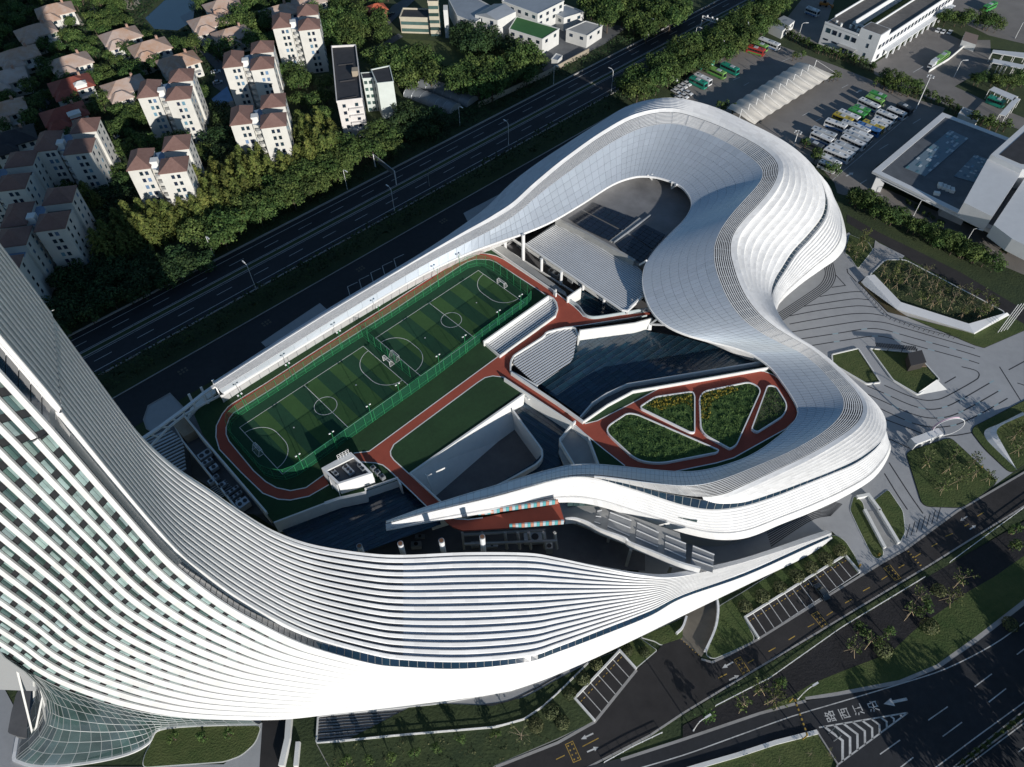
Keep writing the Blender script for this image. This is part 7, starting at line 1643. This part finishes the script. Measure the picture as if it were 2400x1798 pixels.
for v, x, y, c, lb in (('1', 1400, 472, 'white', 'white car on the estate lane, upper of two'), ('1', 1412, 540, 'silver', 'silver car on the estate lane, lower of two'), ('1', 745, 897, 'silver', 'silver car beside the half lit apartment block'), ('2', 265, 128, 'white', 'white car on the lane by the low office'), ('2', 322, 100, 'dark', 'dark car on the lane by the low office'), ('9', 893, 528, 'dark', 'dark car alone in the long row of parking bays')):
    car(S1(v, x, y), 1.0 if v == '2' else (.4 if v == '1' else math.atan2((S1('9', 400, 692) - S1('9', 488, 828)).y, (S1('9', 400, 692) - S1('9', 488, 828)).x)), c, lb, None)
# street lamps
def lamp(p, h, aim, label, group, dbl=False):
    o = empty('street_lamp', p, math.atan2(aim.y, aim.x), label, 'street lamp', group); MB().tube([(0, 0, 0), (0, 0, h * .92), (.5, 0, h * .985), (1.4, 0, h)], .13, 6, .07).build('pole', WHITE, o); MB().box((2.1, 0, h + .02), (1.5, .4, .16)).build('lamp_head', LAMPW, o)
    MB().tube([(0, 0, 0), (0, 0, .5)], .25, 8).build('base_plate', STEEL, o)
    if dbl: MB().tube([(0, 0, h * .92), (-.5, 0, h * .985), (-1.4, 0, h)], .1, 6, .07).build('arm', WHITE, o); MB().box((-2.1, 0, h + .02), (1.5, .4, .16)).build('lamp_head', LAMPW, o)
for i, (v, x, y) in enumerate([('4', 1655, 207), ('2', 345, 1367), ('2', 1083, 940), ('2', 1747, 597)]): lamp(S1(v, x, y), 10.5, -hn, ('leftmost', 'second', 'third', 'fourth')[i] + ' white street lamp on the near side of the highway', 'near highway lamps')
for i, (v, x, y) in enumerate([('1', 1385, 1657), ('2', 40, 1228), ('2', 768, 815), ('2', 1373, 547), ('2', 1985, 243), ('3', 70, 268 + 30)]): lamp(S1(v, x, y), 9.5, hn, ('leftmost', 'second', 'third', 'fourth', 'fifth', 'sixth')[i] + ' white street lamp on the far side of the highway', 'far highway lamps')
for v, x, y, ax_, lb in (('9', 742, 1220, (1, .5), 'lamp with a long white arm at the lawn tip by the main road'), ('9', 68, 1422, (1, .5), 'lamp at the lower left of the main road'), ('3', 250, 385, (0, 1), 'lamp among the hedge by the red and green bus'), ('3', 405, 265, (0, 1), 'lamp left of the three buses by the hedge'), ('3', 745, 255, (1, 0), 'lamp on the hedge corner below the gate shed'), ('3', 1490, 1405, (.6, -.4), 'lamp in front of the station hall kiosk'), ('3', 1820, 1590, (.6, -.4), 'lamp further along the station road'), ('3', 1755, 500, (1, 0), 'leaning post lamp right of the truck'), ('3', 2150, 250, (1, 0), 'lamp by the upper right lot')): lamp(S1(v, x, y), 8.0, Vector((ax_[0], ax_[1], 0)), lb, None)
def mast(p, h, label):
    o = empty('floodlight_mast', p, 0, label, 'mast'); MB().tube([(0, 0, 0), (0, 0, h)], .22, 8, .12).build('pole', WHITE, o); MB().tube([(1.3 * math.cos(a), 1.3 * math.sin(a), h) for a in [i * math.pi / 6 for i in range(13)]], .08, 5).build('lamp_ring', STEEL, o)
    for k in range(6): MB().box((1.3 * math.cos(k * 1.047), 1.3 * math.sin(k * 1.047), h - .1), (.5, .5, .3), k).build('floodlight', LAMPW, o)
mast(S1('B1', 440, 690), hgt(1800 + 440 / 7.363, 250 + 690 / 7.363, 250 + 440 / 7.363), 'tall floodlight mast left of the dark coach'); mast(S1('3', 1510, 705), hgt(1600 + 1510 / 2.7612, 705 / 2.7612, 495 / 2.7612), 'tall floodlight mast at the right end of the hedge')
py = empty('mast_group', S1('6', 2050, 495), 0, 'cluster of four tall white masts at the right edge of the plaza', 'masts'); hm = hgt(2342, 779, 712)
for k in range(4): p = S1('6', 2036 + 20 * k, 499 - 6 * k); child(MB().tube([p, p + Vector((0, 0, hm))], .11, 6), 'mast', WHITE, py)
# sign gantries
def gantry(p, q, h, label, truss):
    o = empty('sign_gantry', p, 0, label, 'gantry'); u_ = Vector((0, 0, h)); 
    for e in (p, q): child(MB().tube([e, e + u_], .22, 8), 'post', WHITE, o)
    if truss:
        for zz in (h - 1.4, h): child(MB().bar(p + Vector((0, 0, zz)), q + Vector((0, 0, zz)), .22), 'chord', WHITE, o)
        d = q - p
        for k in range(12):
            a = p + d * k / 12 + Vector((0, 0, h - 1.4 if k % 2 else h)); b = p + d * (k + 1) / 12 + Vector((0, 0, h if k % 2 else h - 1.4)); child(MB().bar(a, b, .14), 'lattice', WHITE, o)
        for k in range(4): child(MB().box(p + d * (.2 + .2 * k) + Vector((0, 0, h + .5)), (.7, .5, .7)), 'camera_box', LAMPW, o)
        for k in range(6): child(MB().bar(p + Vector((0, 0, k * h / 6)), p + Vector((.9, 0, (k + .8) * h / 6)), .1), 'ladder_rung', YEL, o)
    else:
        child(MB().bar(p + u_, q + u_, .25), 'crossbeam', STEEL, o); A, B = lerp(p, q, .06) + Vector((0, 0, h - 1.3)), lerp(p, q, .94) + Vector((0, 0, h - 1.3)); child(MB().bar(A, B, .12, 2.2), 'sign_panel', mat('sign_back', (.10, .11, .12), .6), o)
gantry(S1('2', 222, 1088), S1('2', 358, 1198), 6.5, 'overhead sign gantry seen from behind across the far carriageway', False); gantry(S1('3', 112, 200), S1('3', 262, 250), 7.5, 'white lattice gantry with cameras over the highway', True)
o = empty('signal_pole', S1('2', 570, 1205), 0, 'slim signal pole on the highway median', 'pole'); MB().tube([(0, 0, 0), (0, 0, 6.5)], .12, 6).build('pole', STEEL, o); MB().box((0, 0, 6.6), (.5, .5, .7)).build('signal_head', DARK, o)
# height limit bar, sign board, fence rails by the main road
hl = empty('height_limit_gantry', S1('9', 690, 1232), 0, 'yellow and black height limit bar across the slip road', 'gantry'); A, B = S1('9', 690, 1235), S1('9', 775, 1478); 
for e in (A, B): child(MB().tube([e, e + Vector((0, 0, 3.6))], .14, 6), 'post', YEL, hl)
for k in range(16): child(MB().bar(lerp(A, B, k / 16) + Vector((0, 0, 3.6)), lerp(A, B, (k + 1) / 16) + Vector((0, 0, 3.6)), .32), 'bar_segment', YEL if k % 2 else DARK, hl)
sgn = empty('sign_board', S1('9', 975, 1490), 0, 'tall grey sign board seen edge on at the nose of the chevrons', 'sign'); p0, p1 = S1('9', 975, 1490), S1('9', 940, 1440); 
for e in (p0, p1): child(MB().tube([e, e + Vector((0, 0, 5))], .1, 6), 'post', STEEL, sgn)
child(MB().bar(p0 + Vector((0, 0, 4.2)), p1 + Vector((0, 0, 4.2)), .12, 1.6), 'board', mat('sign_back', (.1, .11, .12)), sgn)
def rail(view, txt, label, h=1.0):
    P_ = resample(S(view, txt), 2.4); o = empty('railing', P_[0], 0, label, 'railing')
    for p in P_: child(MB().bar(p, p + Vector((0, 0, h)), .1), 'post', WHITE, o)
    for zz in (h * .55, h): child(MB().wall([Vector((p.x, p.y, zz)) for p in P_], .12, .1, z=zz), 'rail', WHITE, o)
rail('9', '210,1265 560,1085 1020,760 1570,428', 'long white railing between the street hedge and the dark strip'); rail('9', '1725,335 2180,0 2400,-160', 'white railing at the upper right end of the street hedge'); rail('8', '1700,1630 1880,1530 2080,1435', 'white railing at the left end of the dark strip')
rail('8', '-150,1505 0,1490 400,1450 1000,1400 1180,1350 1300,1270 1450,1140', 'pale railing on the edge of the striped side plaza', .9)
o = empty('manhole_ring', S1('9', 1735, 815), 0, 'grassy ring mark of a manhole on the roadside lawn', 'manhole'); MB().tube([(1.3 * math.cos(a), 1.3 * math.sin(a), .06) for a in [i * math.pi / 8 for i in range(17)]], .12, 4).build('rim', LEAF['broad'][2], o)
for i, (v, x, y) in enumerate((('9', 1265, 290), ('9', 1140, 360), ('V6', 1640, 1320))):
    o = empty('bollard', S1(v, x, y), 0, ('yellow post beside the garage ramp', 'yellow post at the corner of the parking row', 'yellow post at the plaza corner by the street')[i], 'bollard'); MB().tube([(0, 0, 0), (0, 0, 1.1)], .22, 8).build('post', YEL, o); MB().tube([(0, 0, 1.1), (0, 0, 1.25)], .25, 8).build('cap', YEL, o)
# ================================================================ labels that single out each scattered tree
LM = [('top left pale villa', '1', 350, 55), ('half shaded villa below it', '1', 225, 190), ('left edge shaded villa', '1', 110, 345), ('sunlit villa above the red roof', '1', 450, 390), ('villa left of the pond', '1', 775, 220), ('middle villa right of that', '1', 965, 295), ('villa above the central apartment block', '1', 1150, 385),
      ('villa beside the pond', '1', 1345, 130), ('greyish villa right of the pond', '1', 1500, 210), ('red villa with white dormer', '1', 455, 535), ('villa left of the central block', '1', 800, 545), ('dark red shaded villa', '1', 410, 725), ('black roofed villa', '1', 70, 880), ('pond', '1', 1130, 80), ('pale rock bank', '1', 840, 20),
      ('central apartment block', '1', 1080, 800), ('half lit apartment block', '1', 520, 1150), ('front left apartment block', '1', 1040, 1200), ('front right apartment block', '1', 1720, 900), ('furthest apartment block', '1', 1950, 380), ('apartment block by the blue shed', '1', 1640, 600), ('shaded block nearest the tower', '1', 250, 1600), ('blue roofed shed', '1', 1440, 630), ('dormitory', '2', 60, 700), ('mint end block', '2', 300, 650),
      ('nearer greenhouse', '2', 590, 670), ('further greenhouse', '2', 700, 610), ('low beige office', '2', 480, 190), ('red gabled house', '2', 225, 60), ('gabled factory shed', '2', 990, 150), ('green roofed factory', '2', 1250, 270), ('roadside workshop', '2', 1580, 260), ('tan boundary wall middle', '2', 1250, 530), ('sign gantry', '2', 290, 1140), ('lattice gantry', '3', 190, 200), ('gate shed', '3', 640, 180),
      ('red and green bus', '3', 480, 310), ('lone teal bus', '3', 310, 430), ('teal bus by the cars', '3', 100, 520), ('leftmost far highway lamp', '1', 1385, 1640), ('second far highway lamp', '2', 40, 1228), ('third far highway lamp', '2', 768, 815), ('fourth far highway lamp', '2', 1373, 547), ('retaining wall bend', '6', 1400, 320), ('right end of the retaining wall', '6', 1880, 480), ('left end of the big bed', '6', 1330, 80), ('far corner of the big bed', '6', 1700, 200), ('small bed by the ring', '6', 1130, 0), ('yellow height bar', '9', 690, 1232), ('middle clump of the dark strip', '9', 1190, 850), ('right clump of the dark strip', '9', 1640, 560), ('traffic island nose', '9', 900, 1500), ('road divider end', '9', 1800, 1630), ('right end of the road divider', '9', 2209, 1310)]
LMP = [(n, S1(v, x, y)) for n, v, x, y in LM]
seen = {}
for o in list(COL.objects):
    if o.parent is None and o.get('label') and o.get('group') and o.get('category') in ('tree', 'shrub'): seen.setdefault(o['label'], []).append(o)
kindword = {'conifer_tree': 'feathery conifer', 'broadleaf_tree': 'rounded green tree', 'roadside_tree': 'green roadside tree', 'shade_tree': 'leafy shade tree', 'street_tree': 'street tree', 'young_tree': 'staked young tree', 'hedge_tree': 'hedge tree', 'strip_tree': 'strip tree', 'divider_shrub': 'small divider shrub', 'island_shrub': 'bare island shrub'}
byl = {}
for lab, objs in seen.items():
    if len(objs) < 2: continue
    for o in objs:
        n, p = min(LMP, key=lambda t: (t[1] - o.location).length); w0 = kindword.get(o.name.split('.')[0], 'tree')
        if 'dark' in lab or 'deep' in lab: w0 = 'dark ' + w0.replace('green ', '')
        byl.setdefault((w0, n), []).append(((p - o.location).length, o))
ORD = ['nearest', 'second nearest', 'third nearest', 'fourth nearest', 'fifth nearest', 'sixth nearest', 'seventh nearest', 'eighth nearest', 'ninth nearest', 'tenth nearest']
for (w0, n), lst in byl.items():
    lst.sort(key=lambda t: t[0])
    for k, (d, o) in enumerate(lst): o['label'] = '%s, %s of its kind to the %s' % (w0, 'nearest' if k == 0 else ordw(k + 1) + ' nearest', n)
cars = {}
for o in list(COL.objects):
    if o.parent is None and o.name.startswith('car') and o.get('group'): cars.setdefault(o['label'], []).append(o)
for lab, objs in cars.items():
    objs.sort(key=lambda o: o.location.x)
    for k, o in enumerate(objs): o['label'] = lab.replace('white car', ('leftmost', 'second', 'third', 'fourth', 'fifth')[k] + ' white car')
